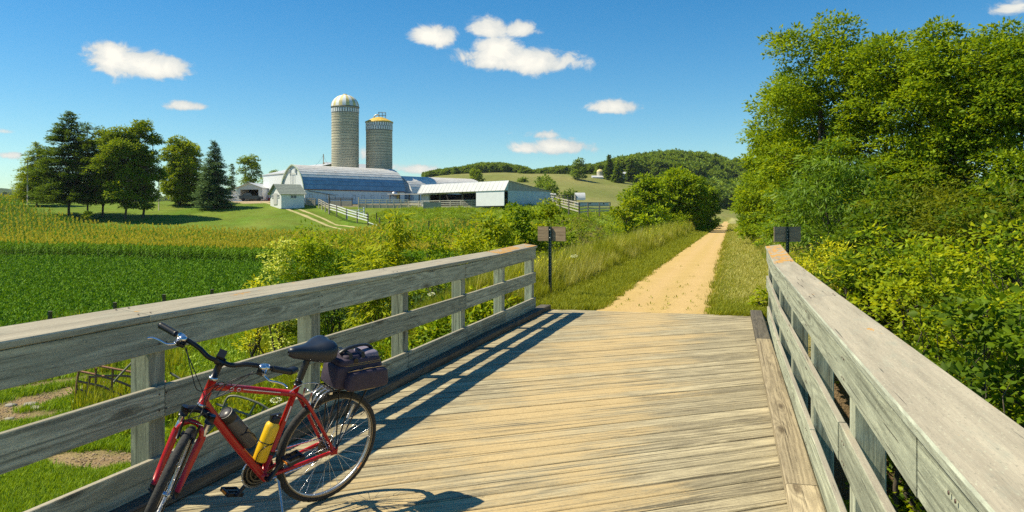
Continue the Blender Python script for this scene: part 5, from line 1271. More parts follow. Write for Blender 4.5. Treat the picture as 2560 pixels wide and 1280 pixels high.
# --- grass of the trail verges
def verges():
    r = np.random.default_rng(35)
    short = [blade_tuft('grass_tuft', 'grass', 60 + i, 30, .13, .011, .13, .6) for i in range(3)]; dry = [blade_tuft('dry_tuft', 'drygrass', 65 + i, 26, .14, .011, .13, .7) for i in range(2)]
    tall = [blade_tuft('tall_tuft', 'grass', 70 + i, 34, .62, .014, .16, .45) for i in range(3)]; tdry = [blade_tuft('tall_dry_tuft', 'drygrass', 76 + i, 24, .72, .011, .15, .4) for i in range(2)]
    A = []
    def band(b0, b1, a0, a1, n, f=1.0):
        u = r.random(n); a = 1 / (1 / a0 + (1 / a1 - 1 / a0) * u); b = r.uniform(b0, b1, n); return b, a
    def toxy(b, a): return b * CP + a * SP, -b * SP + a * CP
    def lay(name, b, a, h, srcs, label, cat, base=14.4):
        x, y = toxy(b, a); z = ground(x, y); geo_scatter(name, np.column_stack([x, y, z]), h * (a / base) ** .45, srcs, label, cat)
    b, a = band(-6.5, -2.34, 14.32, 170, 12000); edge = fbm(a, a * 0, 2.5, 5) * .14; k = b < -2.42 + edge + .25 * (r.random(len(b)) ** 3) + np.clip((16.5 - a) * .12, -0, .1) - .1; k &= ~((a < 14.7) & (b > -2.75)); b, a = b[k], a[k]
    # the mown strip is short, the weeds further out grow up
    hh = np.interp(-b + fbm(a, b, 3, 6) * .3, [2.3, 3.0, 3.7, 4.2], [.7, .9, 1.1, 1.5]); lay('verge_grass', b, a, hh * r.uniform(.8, 1.2, len(b)), short, 'mown green grass along the left edge of the trail', 'grass')
    b, a = band(-.42, 1.9, 14.32, 170, 12000); edge = fbm(a, a * 0, 2.5, 7) * .12; k = b > -.34 + edge - .3 * (r.random(len(b)) ** 3) + .1; b, a = b[k], a[k]; kk = (r.random(len(b)) < np.interp(b, [-.4, .3, 1.9], [.25, .75, .6])) & (a > 15.6 + 1.6 * r.random(len(b)))
    lay('dry_verge_grass', b[kk], a[kk], r.uniform(.7, 1.1, kk.sum()), dry, 'dry mown grass along the right edge of the trail', 'grass'); kk = ~kk
    lay('green_verge_grass', b[kk], a[kk], r.uniform(.7, 1.1, kk.sum()), short, 'green grass tufts along the right edge of the trail', 'grass')
    b, a = band(-10.5, -3.75, 14.5, 150, 15000); k = r.random(len(b)) < .85; b, a = b[k], a[k]; lay('tall_weed_grass', b, a, r.uniform(.6, 1.15, len(b)) * np.interp(-b, [3.75, 4.6], [.45, 1]), tall, 'tall green grass and weeds left of the trail', 'grass')
    b, a = band(-9.5, -3.7, 14.5, 150, 4200); k = fbm(a, b, 6, 8) > -.1; b, a = b[k], a[k]; lay('tall_dry_grass', b, a, r.uniform(.6, 1.1, len(b)) * np.interp(-b, [3.7, 4.6], [.6, 1]), tdry, 'tall dry grass stems left of the trail', 'grass')
    b, a = band(1.3, 4.2, 15.2, 150, 7000); lay('tall_dry_verge', b, a, r.uniform(.5, 1.05, len(b)) * np.interp(b, [1.3, 2.2], [.5, 1]), tdry + tall[:1], 'tall dry grass right of the trail', 'grass')
    gr = [leaf_tuft('goldenrod_tuft', 'golden', 80 + i, 50, .28, .75, .09, .03, lvb=.55) for i in range(3)]
    b, a = band(-10, -4.2, 15, 120, 1600); k = fbm(a, b, 5, 12) > .12; lay('goldenrod', b[k], a[k], r.uniform(.6, 1.1, k.sum()), gr, 'yellow flowering weeds scattered left of the trail', 'flowers')
    b, a = band(1.6, 3.4, 14.6, 26, 220); lay('right_goldenrod', b, a, r.uniform(.6, 1.0, len(b)), gr, 'yellow flowering weeds behind the end of the right railing', 'flowers')
    wd = [leaf_tuft('weed_tuft', 'grass', 84 + i, 60, .30, .7, .10, .022, lvb=.6, droop=.2) for i in range(3)]
    b, a = band(-11, -4.6, 15, 140, 3000); lay('leafy_weeds', b, a, r.uniform(.5, 1.0, len(b)), wd, 'leafy green weeds left of the trail', 'weeds')
verges()
def litter():
    r = np.random.default_rng(43); u = leaf_tuft('litter_leaf', 'grass', 140, 7, .07, .015, .07, .03, up=2.0, droop=0); n = 38; a = 14.8 + r.exponential(4.0, n); b = r.uniform(-2.25, -.45, n)
    geo_scatter('leaf_litter', np.column_stack([b * CP + a * SP, -b * SP + a * CP, np.full(n, -.002)]), r.uniform(.3, .9, n), [u], 'scraps of leaf and grass lying on the trail', 'leaves')
litter()
def pasture():
    r = np.random.default_rng(37); g = [blade_tuft('pasture_tuft', 'pasture', 90 + i, 34, .12, .012, .17, .7) for i in range(3)]; w = [leaf_tuft('pasture_weed', 'pasture', 94 + i, 40, .22, .22, .07, .04) for i in range(2)]
    n = 46000; u = r.random(n); Z = 1 / (1 / 6 + (1 / 35 - 1 / 6) * u); px = r.uniform(-120, 1000, n); x = (px - 1280) / F * Z; h = ground(x, Z); b, a = bridge_ab(x, Z)
    c = zones(x, Z, h); k = (c[:, 0] < .17) & (b < -3.6); x, Z, h = x[k], Z[k], h[k]
    geo_scatter('pasture_grass', np.column_stack([x, Z, h]), (Z / 12) ** .55 * r.uniform(.8, 1.25, len(x)), g, 'short green pasture grass below the left railing', 'grass')
    n = 5000; Z = 1 / (1 / 10 + (1 / 36 - 1 / 10) * r.random(n)); px = r.uniform(60, 1000, n); x = (px - 1280) / F * Z; h = ground(x, Z); b, a = bridge_ab(x, Z); c = zones(x, Z, h); k = (c[:, 0] < .17) & (b < -3.8) & ((px > 430) | ((px > 200) & (Z > 17.5)) | (Z > 30)) & (fbm(x, Z, 4, 4) > -.15)
    geo_scatter('pasture_weeds', np.column_stack([x[k], Z[k], h[k]]), r.uniform(.9, 2.0, k.sum()), w + [blade_tuft('weedy_tuft', 'grass', 97, 36, .4, .014, .16, .5)], 'knee high weeds round the old gates below the railing', 'weeds')
    n = 2600; k2 = r.integers(0, 4, n); cx = np.array([118, 60, 235, 160])[k2]; cy = np.array([1000, 1045, 1150, 955])[k2]; Zc = F * (CH + 3.3) / (cy - HY); x = (cx - 1280) / F * Zc + r.normal(0, 1.2, n); y = Zc + r.normal(0, .75, n); h = ground(x, y); c = zones(x, y, h); kk = c[:, 0] > .15
    pb = []
    for i in range(3):
        q = MB().lathe([(0, -.4), (.9, -.3), (1, .1), (.6, .5), (0, .6)], 6); q.v = [(a * .05 * r.uniform(.7, 1.3), b_ * .04, c_ * .03) for a, b_, c_ in q.v]; pb.append(bpy.data.objects.new('pebble_source', q.mesh('pebble', M['pebble'])))
    geo_scatter('pebbles', np.column_stack([x, y, h])[kk], r.uniform(.2, .8, kk.sum()), pb, 'small stones scattered on the bare cattle path', 'pebbles', tilt=.4)
    # weedy slope under the farmyard
    wd = [leaf_tuft('slope_weed', 'pasture', 100 + i, 44, .8, .7, .3, .16, lvb=.45) for i in range(2)] + [leaf_tuft('slope_weed', 'boxelder', 103, 44, .9, .9, .3, .17)] + [leaf_tuft('slope_weed', 'grass', 104, 44, .7, .7, .3, .12)]
    n = 5200; Z = r.uniform(96, 147, n); px = r.uniform(905, 1560, n); x = (px - 1280) / F * Z; h = ground(x, Z); b, a = bridge_ab(x, Z); k = (b < -8) & (Z < np.interp(px, [905, 960, 1020, 1180, 1268, 1300, 1560], [139, 146, 147, 141, 136, 138, 138])) & (px > np.interp(Z, [96, 128, 140, 150], [1000, 955, 905, 900]))
    geo_scatter('slope_weeds', np.column_stack([x[k], Z[k], h[k] - .1]), r.uniform(.35, 1.15, k.sum()) * .72, wd, 'weedy green slope below the corral fences', 'weeds')
pasture()
# ------------------------------------------------------------------ trees and shrubs as things
def ptree(name, label, cat, px, top_py, Z, Rpx, mat, seed, nb=9, zlo=.28, base_z=None, rb=.42, group=None, blobs=None, shape=1.0, asp=1.0, **k):
    b = onground(px, Z); 
    if base_z is not None: b.z = base_z
    H_ = CH + (HY - top_py) / F * Z - b.z; R = Rpx / F * Z; rr = np.random.default_rng(seed + 500)
    bl = blobset(rr, H_, R, nb, zlo=zlo, rb=rb, shape=shape) if blobs is None else blobs
    return tree(name, label, cat, b, bl, mat, seed, group=group, **k)
# trees of the farm yard
Gy = 'trees in the farm yard'
conifer('pine_tree', 'ragged pale green spruce at the left end of the yard trees', 'tree', onground(92, 158), CH + (HY - 360) / F * 158 - gz(W(92, 0, 158).x, 158), 4.0, 11, 'oaky', z0=.12, tiers=24, nb=15, group=Gy, L=.5, Wd=.14, shape=.62, bulge=.2, irregular=.2)
conifer('pine_tree', 'tallest dark pine with a pointed ragged top', 'tree', onground(172, 140), CH + (HY - 283) / F * 140 - gz(W(172, 0, 140).x, 140), 6.6, 12, 'pine', z0=.17, tiers=26, nb=17, group=Gy, L=.55, Wd=.16, shape=.75, bulge=.12, trunk_r=.24, irregular=.22, droop=.12)
conifer('pine_tree', 'thin see-through pine just right of the tallest pine', 'tree', onground(219, 139), CH + (HY - 305) / F * 139 - gz(W(219, 0, 139).x, 139), 3.6, 13, 'pine', z0=.24, tiers=17, nb=11, group=Gy, sparse=.35, L=.5, Wd=.15, shape=.35, bulge=.1, trunk_r=.17, irregular=.4, droop=.05)
ptree('yard_tree', 'wide leafy tree in the middle of the yard with two dark trunks', 'tree', 312, 312, 139, 78, 'oaky', 14, nb=14, zlo=.16, dens=2.3, rc=.62, per=22, L=.42, Wd=.24, trunk_r=.22, group=Gy, rb=.36)
ptree('yard_tree', 'tall yellow-green tree between the thin pine and the widest yard tree', 'tree', 256, 318, 141, 46, 'oaky', 15, nb=9, zlo=.2, dens=2.3, rc=.6, per=22, L=.4, Wd=.22, trunk_r=.22, group=Gy, rb=.45)
ptree('yard_tree', 'rounded tree whose crown tops the yard group, by the widest tree', 'tree', 356, 292, 140.5, 58, 'oaky', 16, nb=11, zlo=.2, dens=2.3, rc=.6, per=22, L=.42, Wd=.24, trunk_r=.24, group=Gy, rb=.4)
ptree('yard_tree', 'dark upright tree right of the widest yard tree', 'tree', 450, 336, 158, 54, 'oaky', 17, nb=10, zlo=.12, dens=2.3, rc=.6, per=22, L=.42, Wd=.24, trunk_r=.3, group=Gy, rb=.45)
conifer('spruce_tree', 'slim dark conifer behind the dark upright yard tree', 'tree', onground(484, 162), CH + (HY - 362) / F * 162 - gz(W(484, 0, 162).x, 162), 3.2, 18, 'oaky', z0=.08, tiers=20, nb=13, group=Gy, L=.5, Wd=.17, shape=.5)
conifer('spruce_tree', 'blue-green spruce shaped like a cone on the lawn', 'tree', onground(535, 152), CH + (HY - 357) / F * 152 - gz(W(535, 0, 152).x, 152), 3.6, 19, 'spruce', z0=.09, tiers=24, nb=17, group=Gy, L=.45, Wd=.15, shape=.85, bulge=.1, droop=.2, fill=1.2)
ptree('yard_tree', 'round open-crowned tree behind the white garage', 'tree', 624, 380, 240, 34, 'oaky', 20, nb=9, zlo=.35, dens=.9, rc=.7, per=20, L=.5, Wd=.3, trunk_r=.3, rb=.4)
conifer('spruce_tree', 'small dark conifer between the blue spruce and the round tree', 'tree', onground(580, 230), CH + (HY - 410) / F * 230 - gz(W(580, 0, 230).x, 230), 1.5, 21, 'pine', z0=.05, tiers=16, nb=10, L=.5, Wd=.2, shape=.5)
for i, (px, tp, Z, Rp, lab, m_) in enumerate(((60, 425, 165, 22, 'bushy low tree at the far left edge of the yard', 'oaky'), (210, 470, 172, 26, 'dark shrub between the pine trunks and the farmhouse', 'deep'), (660, 445, 235, 22, 'low dark tree left of the tall white hall', 'oaky'), (688, 420, 250, 22, 'tree crown behind the roof of the white hall', 'oaky'),
        (430, 478, 175, 12, 'small yellow-green shrub under the dark upright tree', 'bright'), (491, 480, 172, 10, 'small pale shrub left of the spruce', 'bright'), (443, 492, 160, 6, 'tiny shrub on the open lawn', 'deep'), (525, 484, 175, 14, 'low shrub behind the blue spruce', 'deep'), (250, 488, 168, 14, 'rounded shrub in front of the farmhouse', 'deep'))):
    ptree('shrub' if Rp < 20 else 'low_tree', lab, 'shrub' if Rp < 20 else 'tree', px, tp, Z, Rp, m_, 60 + i, nb=5, zlo=.15, dens=1.6, rc=.45, per=18, L=.35, Wd=.2, trunk_r=.1, rb=.5)
ptree('shrub', 'lone young bush at the corn edge below the tall pine', 'shrub', 216, 524, 134, 16, 'bright', 75, nb=4, zlo=.2, dens=2.5, rc=.35, per=18, L=.3, Wd=.15, trunk_r=.06, rb=.5)
# hill trees that can be told apart
Gh = 'single trees on the hill'
for i, (px, tp, base, Z, R, kind, lab) in enumerate(((1449, 393, 447, 440, 4.2, 'pop', 'tall dark poplar standing above the hill hedge'), (1438, 408, 447, 445, 3.2, 'pop', 'shorter tree leaning on the tall poplar on the hill'), (1523, 389, 443, 470, 3.0, 'con', 'pointed conifer behind the tiny hill silo'), (1535, 402, 445, 475, 3.2, 'dec', 'dark tree right of the pointed hill conifer'),
        (1190, 421, 450, 400, 3.6, 'dec', 'yellow-green round tree on the hill above the barn wing'), (1377, 450, 486, 235, 2.6, 'dec', 'round tree right of the blue gable shed'), (1362, 440, 478, 245, 2.2, 'dec', 'thin tree behind the blue gable shed'), (1350, 440, 465, 330, 1.8, 'dec', 'small shrub tree in the hay field'),
        (1424, 476, 494, 240, 2.0, 'dec', 'low bush in the hay field right of the small house'), (1308, 443, 458, 400, 2.4, 'dec', 'small bush on the left of the hay field'), (1545, 408, 448, 455, 3.4, 'con', 'dark conifer left of the white hill house'), (1578, 400, 450, 470, 4, 'con', 'dark conifer right of the white hill house'))):
    b = W(px, base, Z); b.z = min(b.z, gz(b.x, b.y)) ; H_ = CH + (HY - tp) / F * Z - b.z
    if kind == 'con' : conifer('hill_conifer', lab, 'tree', b, H_, R, 100 + i, 'pine', z0=.05, tiers=16, nb=11, L=1.1, Wd=.5, group=Gh, shape=.7)
    else: tree('hill_tree', lab, 'tree', b, blobset(np.random.default_rng(i), H_, R, 6, zlo=.12, rb=.5), 'farwood' if kind == 'pop' or i > 4 else 'oaky', 100 + i, dens=.45, rc=1.0, per=12, L=.9, Wd=.6, group=Gh)
# the far woods: tree crowns massed as one wood
def far_wood(name, label, rows, seed, mat='farwood'):
    r = np.random.default_rng(seed); n = 0; srcs = []
    for i in range(5):
        rr = np.random.default_rng(seed * 10 + i); bl = blobset(rr, 10, 3.6, 6, zlo=.1, rb=.5, top=1.0); V, Fc, lv = crown(rr, bl, .55, 1.1, 11, 1.25, .85); srcs.append(src('wood_tree', V, Fc, M[mat], lv))
    P, S = [], []
    for (px0, px1, Zf, top, npx, depth) in rows:
        m = int((px1 - px0) * npx); px = r.uniform(px0, px1, m); Z = Zf + r.uniform(0, depth, m); x = (px - 1280) / F * Z; g = ground(x, Z); zt = CH + (HY - np.interp(px, *top)) / F * Z
        # tree height limited so that the skyline follows the wood's real outline
        h = r.uniform(6, 12, m) * np.where(r.random(m) < .12, 1.3, 1); h = np.clip(h, 4.5, np.maximum(zt - g + 4.5, 4.5)) ; base = np.minimum(g, zt - h * r.uniform(.75, 1.0, m)); base = np.maximum(base, g - 5); P.append(np.stack([x, Z, base], 1)); S.append(h / 10)
    geo_scatter(name, np.concatenate(P), np.concatenate(S), srcs, label, 'wood', tilt=.08)
T1 = ([1050, 1100, 1150, 1200, 1250, 1310, 1330, 1400, 1440, 1500, 1540, 1580, 1640, 1700, 1760, 1800, 1830, 1870, 1950], [440, 430, 425, 417, 416, 424, 430, 423, 422, 418, 408, 398, 388, 385, 391, 400, 410, 402, 392])
far_wood('far_wood', 'dark green wooded ridge along the skyline behind the hay field', [(1060, 1330, 560, T1, 2.2, 70), (1300, 1560, 520, T1, 2.0, 80), (1500, 2000, 500, T1, 2.6, 240), (1750, 1930, 410, ([1700, 1950], [468, 462]), 2.5, 50)], 3)
T2 = ([-200, 0, 30, 70, 200, 700], [452, 455, 457, 462, 475, 485])
far_wood('distant_wood', 'hazy blue-green wooded hill at the far left', [(-120, 640, 900, T2, .8, 300)], 4)
# the row of trees left of the trail
Gt = 'bushy trees left of the trail'
for i, (px, tp, Z, Rp, lab, mt) in enumerate(((1690, 414, 88, 92, 'largest round bushy tree on the left side of the trail', 'boxelder'), (1612, 440, 80, 66, 'left lobe of the bushy trees, nearer the corral', 'boxelder'), (1742, 438, 96, 52, 'darker bushy tree overhanging the trail', 'deep'), (1570, 488, 72, 46, 'low bright bush at the left foot of the bushy trees', 'bright'), (1640, 515, 62, 40, 'low leafy bush in front of the bushy trees', 'boxelder'), (1772, 478, 108, 25, 'dark rounded bush farthest along the left of the trail', 'deep'))):
    ptree('bushy_tree', lab, 'tree', px, tp, Z, Rp, mt, 130 + i, nb=12 if Rp > 50 else 6, zlo=.06, dens=2.4, rc=.5, per=26, L=.34, Wd=.19, trunk_r=.16, group=Gt, rb=.42, multi=2)
for i, (px, tp, Z, Rp, lab, mt) in enumerate(((1495, 525, 60, 36, 'olive green loose shrub before the corral fence', 'grass'), (1455, 545, 50, 26, 'low olive shrub right of the left trail sign', 'grass'), (1535, 545, 52, 26, 'small leafy shrub left of the bushy trees', 'bright'), (1700, 530, 70, 28, 'low shrub at the trail side under the bushy trees', 'boxelder'))):
    ptree('shrub', lab, 'shrub', px, tp, Z, Rp, mt, 150 + i, nb=5, zlo=.1, dens=2.0, rc=.35, per=22, L=.2, Wd=.07, trunk_r=.05, rb=.5, multi=3)
# shrubs on the creek bank behind the left railing
Gb = 'shrubs behind the left railing'
for i, (px, tp, Z, Rp, lab, mt, L_, W_, nb_) in enumerate((
        (705, 600, 24.5, 46, 'shrub covered in cream blossom at the left end of the bank', 'cream', .10, .06, 8), (765, 575, 25.5, 62, 'olive green shrub right of the cream blossom', 'boxelder', .11, .05, 10), (842, 574, 25, 60, 'dense dark green shrub in the middle of the bank', 'boxelder', .10, .05, 8),
        (905, 592, 23, 42, 'small green shrub left of the yellow sumac', 'bright', .11, .05, 5), (1000, 536, 22, 54, 'tall yellow-green sumac with long drooping leaves', 'sumac', .22, .05, 9), (930, 640, 20, 44, 'low sumac spreading behind the railing', 'sumac', .22, .05, 7),
        (1085, 582, 21, 52, 'loose olive shrub right of the tall sumac', 'boxelder', .11, .05, 7), (1165, 585, 23, 52, 'leafy green shrub behind the middle of the railing', 'bright', .13, .06, 7), (1230, 540, 27, 56, 'vine covered bush left of the big vine mound', 'bright', .13, .08, 8),
        (1300, 518, 31, 52, 'big mound of vines behind the left sign', 'boxelder', .13, .09, 9), (1362, 496, 34, 40, 'rounded vine column at the top of the mound', 'bright', .13, .10, 7), (1405, 560, 30, 34, 'dark leafy bush just right of the vine column', 'boxelder', .12, .06, 6),
        (1275, 620, 20, 44, 'bright grassy shrub behind the end of the left railing', 'sumac', .18, .035, 6), (640, 700, 25, 40, 'low yellowish weeds at the left foot of the bank shrubs', 'golden', .10, .04, 5))):
    b = onground(px, Z); H_ = CH + (HY - tp) / F * Z - b.z; R = Rp / F * Z; rr = np.random.default_rng(170 + i)
    bl = blobset(rr, H_, R * 1.4, int(nb_ * 1.7), zlo=.12, rb=.46, top=1.0)
    if mt == 'sumac': kw = dict(dens=3.6, rc=.28, per=26, droop=.9, jit=.3)
    else: kw = dict(dens=4.4, rc=.25, per=26)
    L_ *= 1.15; W_ *= 1.2
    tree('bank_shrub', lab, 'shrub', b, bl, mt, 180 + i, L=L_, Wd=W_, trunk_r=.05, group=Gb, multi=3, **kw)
# lower growth between them, seen through the railing
def bank_cover():
    r = np.random.default_rng(39); s = [leaf_tuft('bank_plant', m_, 110 + i, 60, .38, .6, .12, .055, lvb=.5, droop=.35) for i, m_ in enumerate(('bright', 'boxelder', 'pasture', 'deep', 'sumac'))]
    n = 9000; a = r.uniform(8, 36, n); b = -3.9 - r.exponential(3.2, n); x, y = b * CP + a * SP, -b * SP + a * CP; px = view_px(x, y); h = ground(x, y); k = ((a < 14.2) | (b < -6.5)) & (px > np.interp(y, [10, 20, 30], [640, 520, 600])) & (y > 12) & (b > -16) & ((a > 11.5) | (b < -6)) & (fbm(x, y, 3, 17) > -.45)
    geo_scatter('bank_plants', np.column_stack([x, y, h])[k], r.uniform(.6, 1.35, k.sum()), s, 'mixed green undergrowth on the bank behind the left railing', 'undergrowth')
bank_cover()
qa = [leaf_tuft('white_umbel', 'umbel', 120, 26, .06, .03, .04, .03)] if 'umbel' in M else None
M['umbel'] = leaf_mat('white_umbel', (.75, .75, .68), (.62, .64, .55), (.35, .42, .25), trans=.2)
for i, (px, py, Z, s, lab) in enumerate(((832, 852, 15, 1.0, 'white flower head above the middle board, left one'), (846, 848, 15.2, 1.3, 'large white flower head by the second railing post'), (862, 850, 15.6, .9, 'small white flower head right of the large one'), (690, 1000, 14, .9, 'white flower heads low behind the bicycle frame'), (1078, 735, 18, .8, 'white flower seen between the posts'), (1435, 640, 20, .8, 'white flower in the tall grass right of the sign'), (448, 952, 17, .8, 'small white flower beside the left post'))):
    p = W(px, py, Z); g = gz(p.x, p.y); t = thing('wild_carrot', lab, 'flower', (p.x, p.y, g), group='white wild flowers'); h = max(.2, p.z - g)
    MB().tube([(0, 0, -.1), (.03, 0, h * .5), (0, 0, h)], .006, 5).build('stem', M['grass'], t); rr = np.random.default_rng(i); n = 60; d = unit(rr, n); q = d * np.array([.07, .07, .02]) * s * 1.3; q[:, 2] += h
    V, Fc, lv = leaves(q, d, np.tile([0, 0, 1.0], (n, 1)) + d * .3, np.full(n, .035 * s), np.full(n, .03 * s), rr.random(n)); link('umbel', np_mesh('umbel', V, Fc, M['umbel'], False, {'lv': lv}), t)
# ---- the big trees and thickets right of the trail
Gr = 'tall box elder trees right of the trail'
def big(px, top, Z, Rm, lab, seed, mt='boxelder', nb=16, zlo=.1, L=.165, Wd=.09, dens=6.0, per=28, rc=.36, rb=.38, group=Gr, name='box_elder', blobs=None, trunk_r=.2, lean=(0, 0), **k):
    b = onground(px, Z); H_ = CH + (HY - top) / F * Z - b.z; rr = np.random.default_rng(seed); bl = blobs or blobset(rr, H_, Rm, nb, zlo=zlo, rb=rb, top=.99)
    return tree(name, lab, 'tree', b, bl, mt, seed, dens=dens, rc=rc, per=per, L=L, Wd=Wd, trunk_r=trunk_r, group=group, multi=2, lean=lean, **k)
big(2050, 42, 33, 3.0, 'nearest tall box elder with its top at the left of the group', 201, nb=19)
big(1985, 190, 38, 2.6, 'lower box elder bulging out over the trail side', 202, nb=13)
big(1960, 330, 46, 2.9, 'bright leafy box elder low over the right verge', 203, nb=12, L=.21, Wd=.12)
big(2215, 85, 31, 2.7, 'box elder with a dipping top in the middle of the group', 204, nb=17)
big(2370, 48, 29, 3.0, 'tall box elder right of the middle one', 205, nb=18, zlo=.2)
big(2520, 55, 27.5, 2.9, 'box elder at the right edge of the picture', 206, nb=18, zlo=.25)
big(2700, 80, 27, 3.2, 'box elder just past the right edge of the picture', 207, nb=13, zlo=.25, dens=.9)
big(1938, 420, 62, 2.6, 'dark green tree farther along the right of the trail', 208, mt='deep', nb=10, L=.26, Wd=.15, dens=2.0)
big(1896, 402, 90, 2.5, 'dark tree behind, before the wooded ridge', 209, mt='deep', nb=10, L=.34, Wd=.2, dens=1.6)
big(1905, 470, 76, 2.0, 'leafy low tree on the right verge in the distance', 210, nb=8, L=.28, Wd=.16, dens=2.0)
big(1880, 428, 130, 2.8, 'farthest dark tree right of the trail', 211, mt='deep', nb=9, L=.5, Wd=.3, dens=1.0)
big(1868, 515, 105, 1.1, 'small bush where the trail narrows on the right', 212, nb=5, L=.26, Wd=.13)
big(1772, 500, 140, 2.4, 'bush closing the far end of the trail on the left', 213, mt='boxelder', nb=6, L=.45, Wd=.26, dens=1.2)
big(2600, 70, 35, 3.4, 'box elder standing behind the right-edge ones', 214, nb=14, zlo=.15, dens=3.5)
big(2300, 120, 37, 3.2, 'box elder filling the gap behind the middle of the group', 215, mt='deep', nb=14, zlo=.15, dens=3.5)
# a long-leaved dark thicket in front of them
Gs = 'thicket behind the right railing'
def bush(px, top, Z, Rm, lab, seed, mt, L, Wd, nb=8, dens=2.6, per=28, rc=.32, rb=.46, droop=.5, zlo=.12, name='thicket_shrub', **k):
    b = onground(px, Z); H_ = CH + (HY - top) / F * Z - b.z; rr = np.random.default_rng(seed); bl = blobset(rr, H_, Rm, nb, zlo=zlo, rb=rb, top=1.0)
    return tree(name, lab, 'shrub', b, bl, mt, seed, dens=dens, rc=rc, per=per, L=L, Wd=Wd, trunk_r=.06, group=Gs, multi=3, droop=droop, **k)
bush(2110, 355, 20, 1.55, 'dark green long-leaved tree in front of the box elders', 220, 'willow', .20, .045, nb=13, dens=2.6, droop=1.0, zlo=.2, name='willow_shrub')
bush(2010, 430, 24, 1.5, 'leafy green shrub left of the long-leaved tree', 221, 'willow', .15, .05, nb=9)
bush(2230, 470, 17.5, 1.7, 'dense shrub right of the long-leaved tree', 222, 'deep', .15, .085, nb=10, dens=2.6)
bush(2330, 420, 17, 1.8, 'high olive shrub below the tall box elders', 223, 'olive', .085, .035, nb=11, dens=4.2, rc=.26)
bush(2460, 450, 15.5, 1.8, 'wide olive shrub near the right edge', 224, 'olive', .12, .055, nb=11, dens=3.0)
bush(2580, 430, 14.5, 1.8, 'shrub cut by the right edge of the picture', 225, 'deep', .13, .07, nb=10, dens=2.6)
bush(2080, 600, 14.6, 1.0, 'fine-leaved weeds just behind the end of the right railing', 226, 'golden', .10, .03, nb=7, dens=4)
bush(2160, 600, 13.6, 1.25, 'low green bush next to the right railing', 227, 'deep', .10, .06, nb=9, dens=3.8, rc=.24)
bush(2290, 575, 12.3, 1.5, 'bright yellow-green bush in the middle of the thicket', 228, 'bright', .10, .065, nb=10, dens=3.4, rc=.27)
bush(2430, 575, 11.0, 1.45, 'yellow-green bush near the right edge of the thicket', 229, 'boxelder', .085, .05, nb=10, dens=3.6, rc=.25)
bush(2560, 560, 10.0, 1.4, 'bright bush touching the right edge', 230, 'bright', .09, .065, nb=10, dens=3.4, rc=.25)
bush(2300, 700, 10.0, 1.1, 'low bush close below the right railing', 231, 'bright', .09, .06, nb=8, dens=3.6, rc=.24)
bush(2450, 740, 8.6, 1.05, 'broad-leaved dark vine bush below the right railing', 232, 'deep', .11, .085, nb=8, dens=3.6, rc=.2)
bush(2600, 720, 8.0, 1.0, 'dark broad-leaved bush in the lower right corner', 233, 'deep', .11, .085, nb=8, dens=3.6, rc=.2)
bush(2700, 600, 10.5, 1.6, 'bush beyond the right edge of the picture', 234, 'boxelder', .09, .05, nb=8, dens=2.8)
bush(2480, 900, 6.6, .8, 'dark low bush in the shade beside the bridge', 235, 'deep', .10, .07, nb=6, dens=3.4, rc=.18)
bush(1925, 715, 14.75, .34, 'small bright sapling at the end of the right kerb', 236, 'bright', .11, .06, nb=4, dens=6, rc=.13, per=14)
def right_cover():
    r = np.random.default_rng(41); s = [leaf_tuft('thicket_plant', m_, 130 + i, 60, .42, .6, .10, .06, lvb=.3, droop=.3) for i, m_ in enumerate(('deep', 'deep', 'olive', 'deep'))]  # leaf tones set dark to paint the shade of the thicket gaps
    n = 9000; a = r.uniform(2, 60, n); b = 2.3 + r.exponential(4.0, n); x, y = b * CP + a * SP, -b * SP + a * CP; h = ground(x, y); k = (b < 18) & ((a > 14) | (b > 1.6 + 0)) & (y > 2.5)
    geo_scatter('thicket_undergrowth', np.column_stack([x, y, h])[k], r.uniform(.7, 1.6, k.sum()), s, 'shaded undergrowth filling the slope right of the bridge', 'undergrowth')
right_cover()
t = thing('bridge_abutment', 'earth bank retaining wall under the far end of the bridge', 'wall', BA(-1.4, 14.2, -1))
for k in range(5): timber(t, 'retaining_plank', BA(-3.9, 14.12, -.35 - .27 * k), BA(1.1, 14.12, -.35 - .27 * k), .08, .25, M['kerbdark'])
st = onground(1606, 46); t = thing('tree_stump', 'dark broken stump in the tall grass left of the trail', 'stump', st); MB().tube([(0, 0, -.2), (.02, 0, .5), (-.03, 0, 1.0), (.03, 0, 1.3)], [.16, .13, .10, .03], 9).build('trunk', M['oldpost'], t)
st = onground(1853, 100); t = thing('marker_post', 'small dark post at the right edge of the trail in the distance', 'post', st); MB().tube([(0, 0, -.2), (0, 0, 1.5)], .09, 8).build('shaft', M['steelpost'], t)
# ------------------------------------------------------------------ the bicycle, leaning on its stand
M['bikered'] = plain('red_frame_enamel', (.42, .004, .006), .35, .0, var=.04, coat=.25)
M['black'] = plain('black_plastic', (.012, .013, .015), .42, var=.2)
M['blackmetal'] = plain('black_anodised', (.018, .020, .026), .3, .4)
M['rubber'] = plain('tyre_rubber', (.028, .028, .027), .85, var=.35, scale=60, bump=.5)
M['gum'] = plain('tan_tyre_wall', (.30, .215, .11), .8)
M['chrome'] = plain('polished_metal', (.66, .66, .68), .2, .95, var=.04)
M['steeldark'] = plain('oily_steel', (.16, .14, .11), .4, .8)
M['saddle'] = plain('saddle_vinyl', (.014, .020, .032), .38, var=.1)
M['nylon'] = plain('bag_nylon', (.042, .030, .052), .72, var=.2, scale=40, bump=.15)
M['nylonlight'] = plain('bag_top_nylon', (.19, .165, .22), .7, var=.15, scale=30)
M['piping'] = plain('tan_piping', (.42, .28, .12), .7)
M['yellow'] = plain('yellow_bottle_paint', (.80, .50, .008), .32, var=.04, coat=.4)
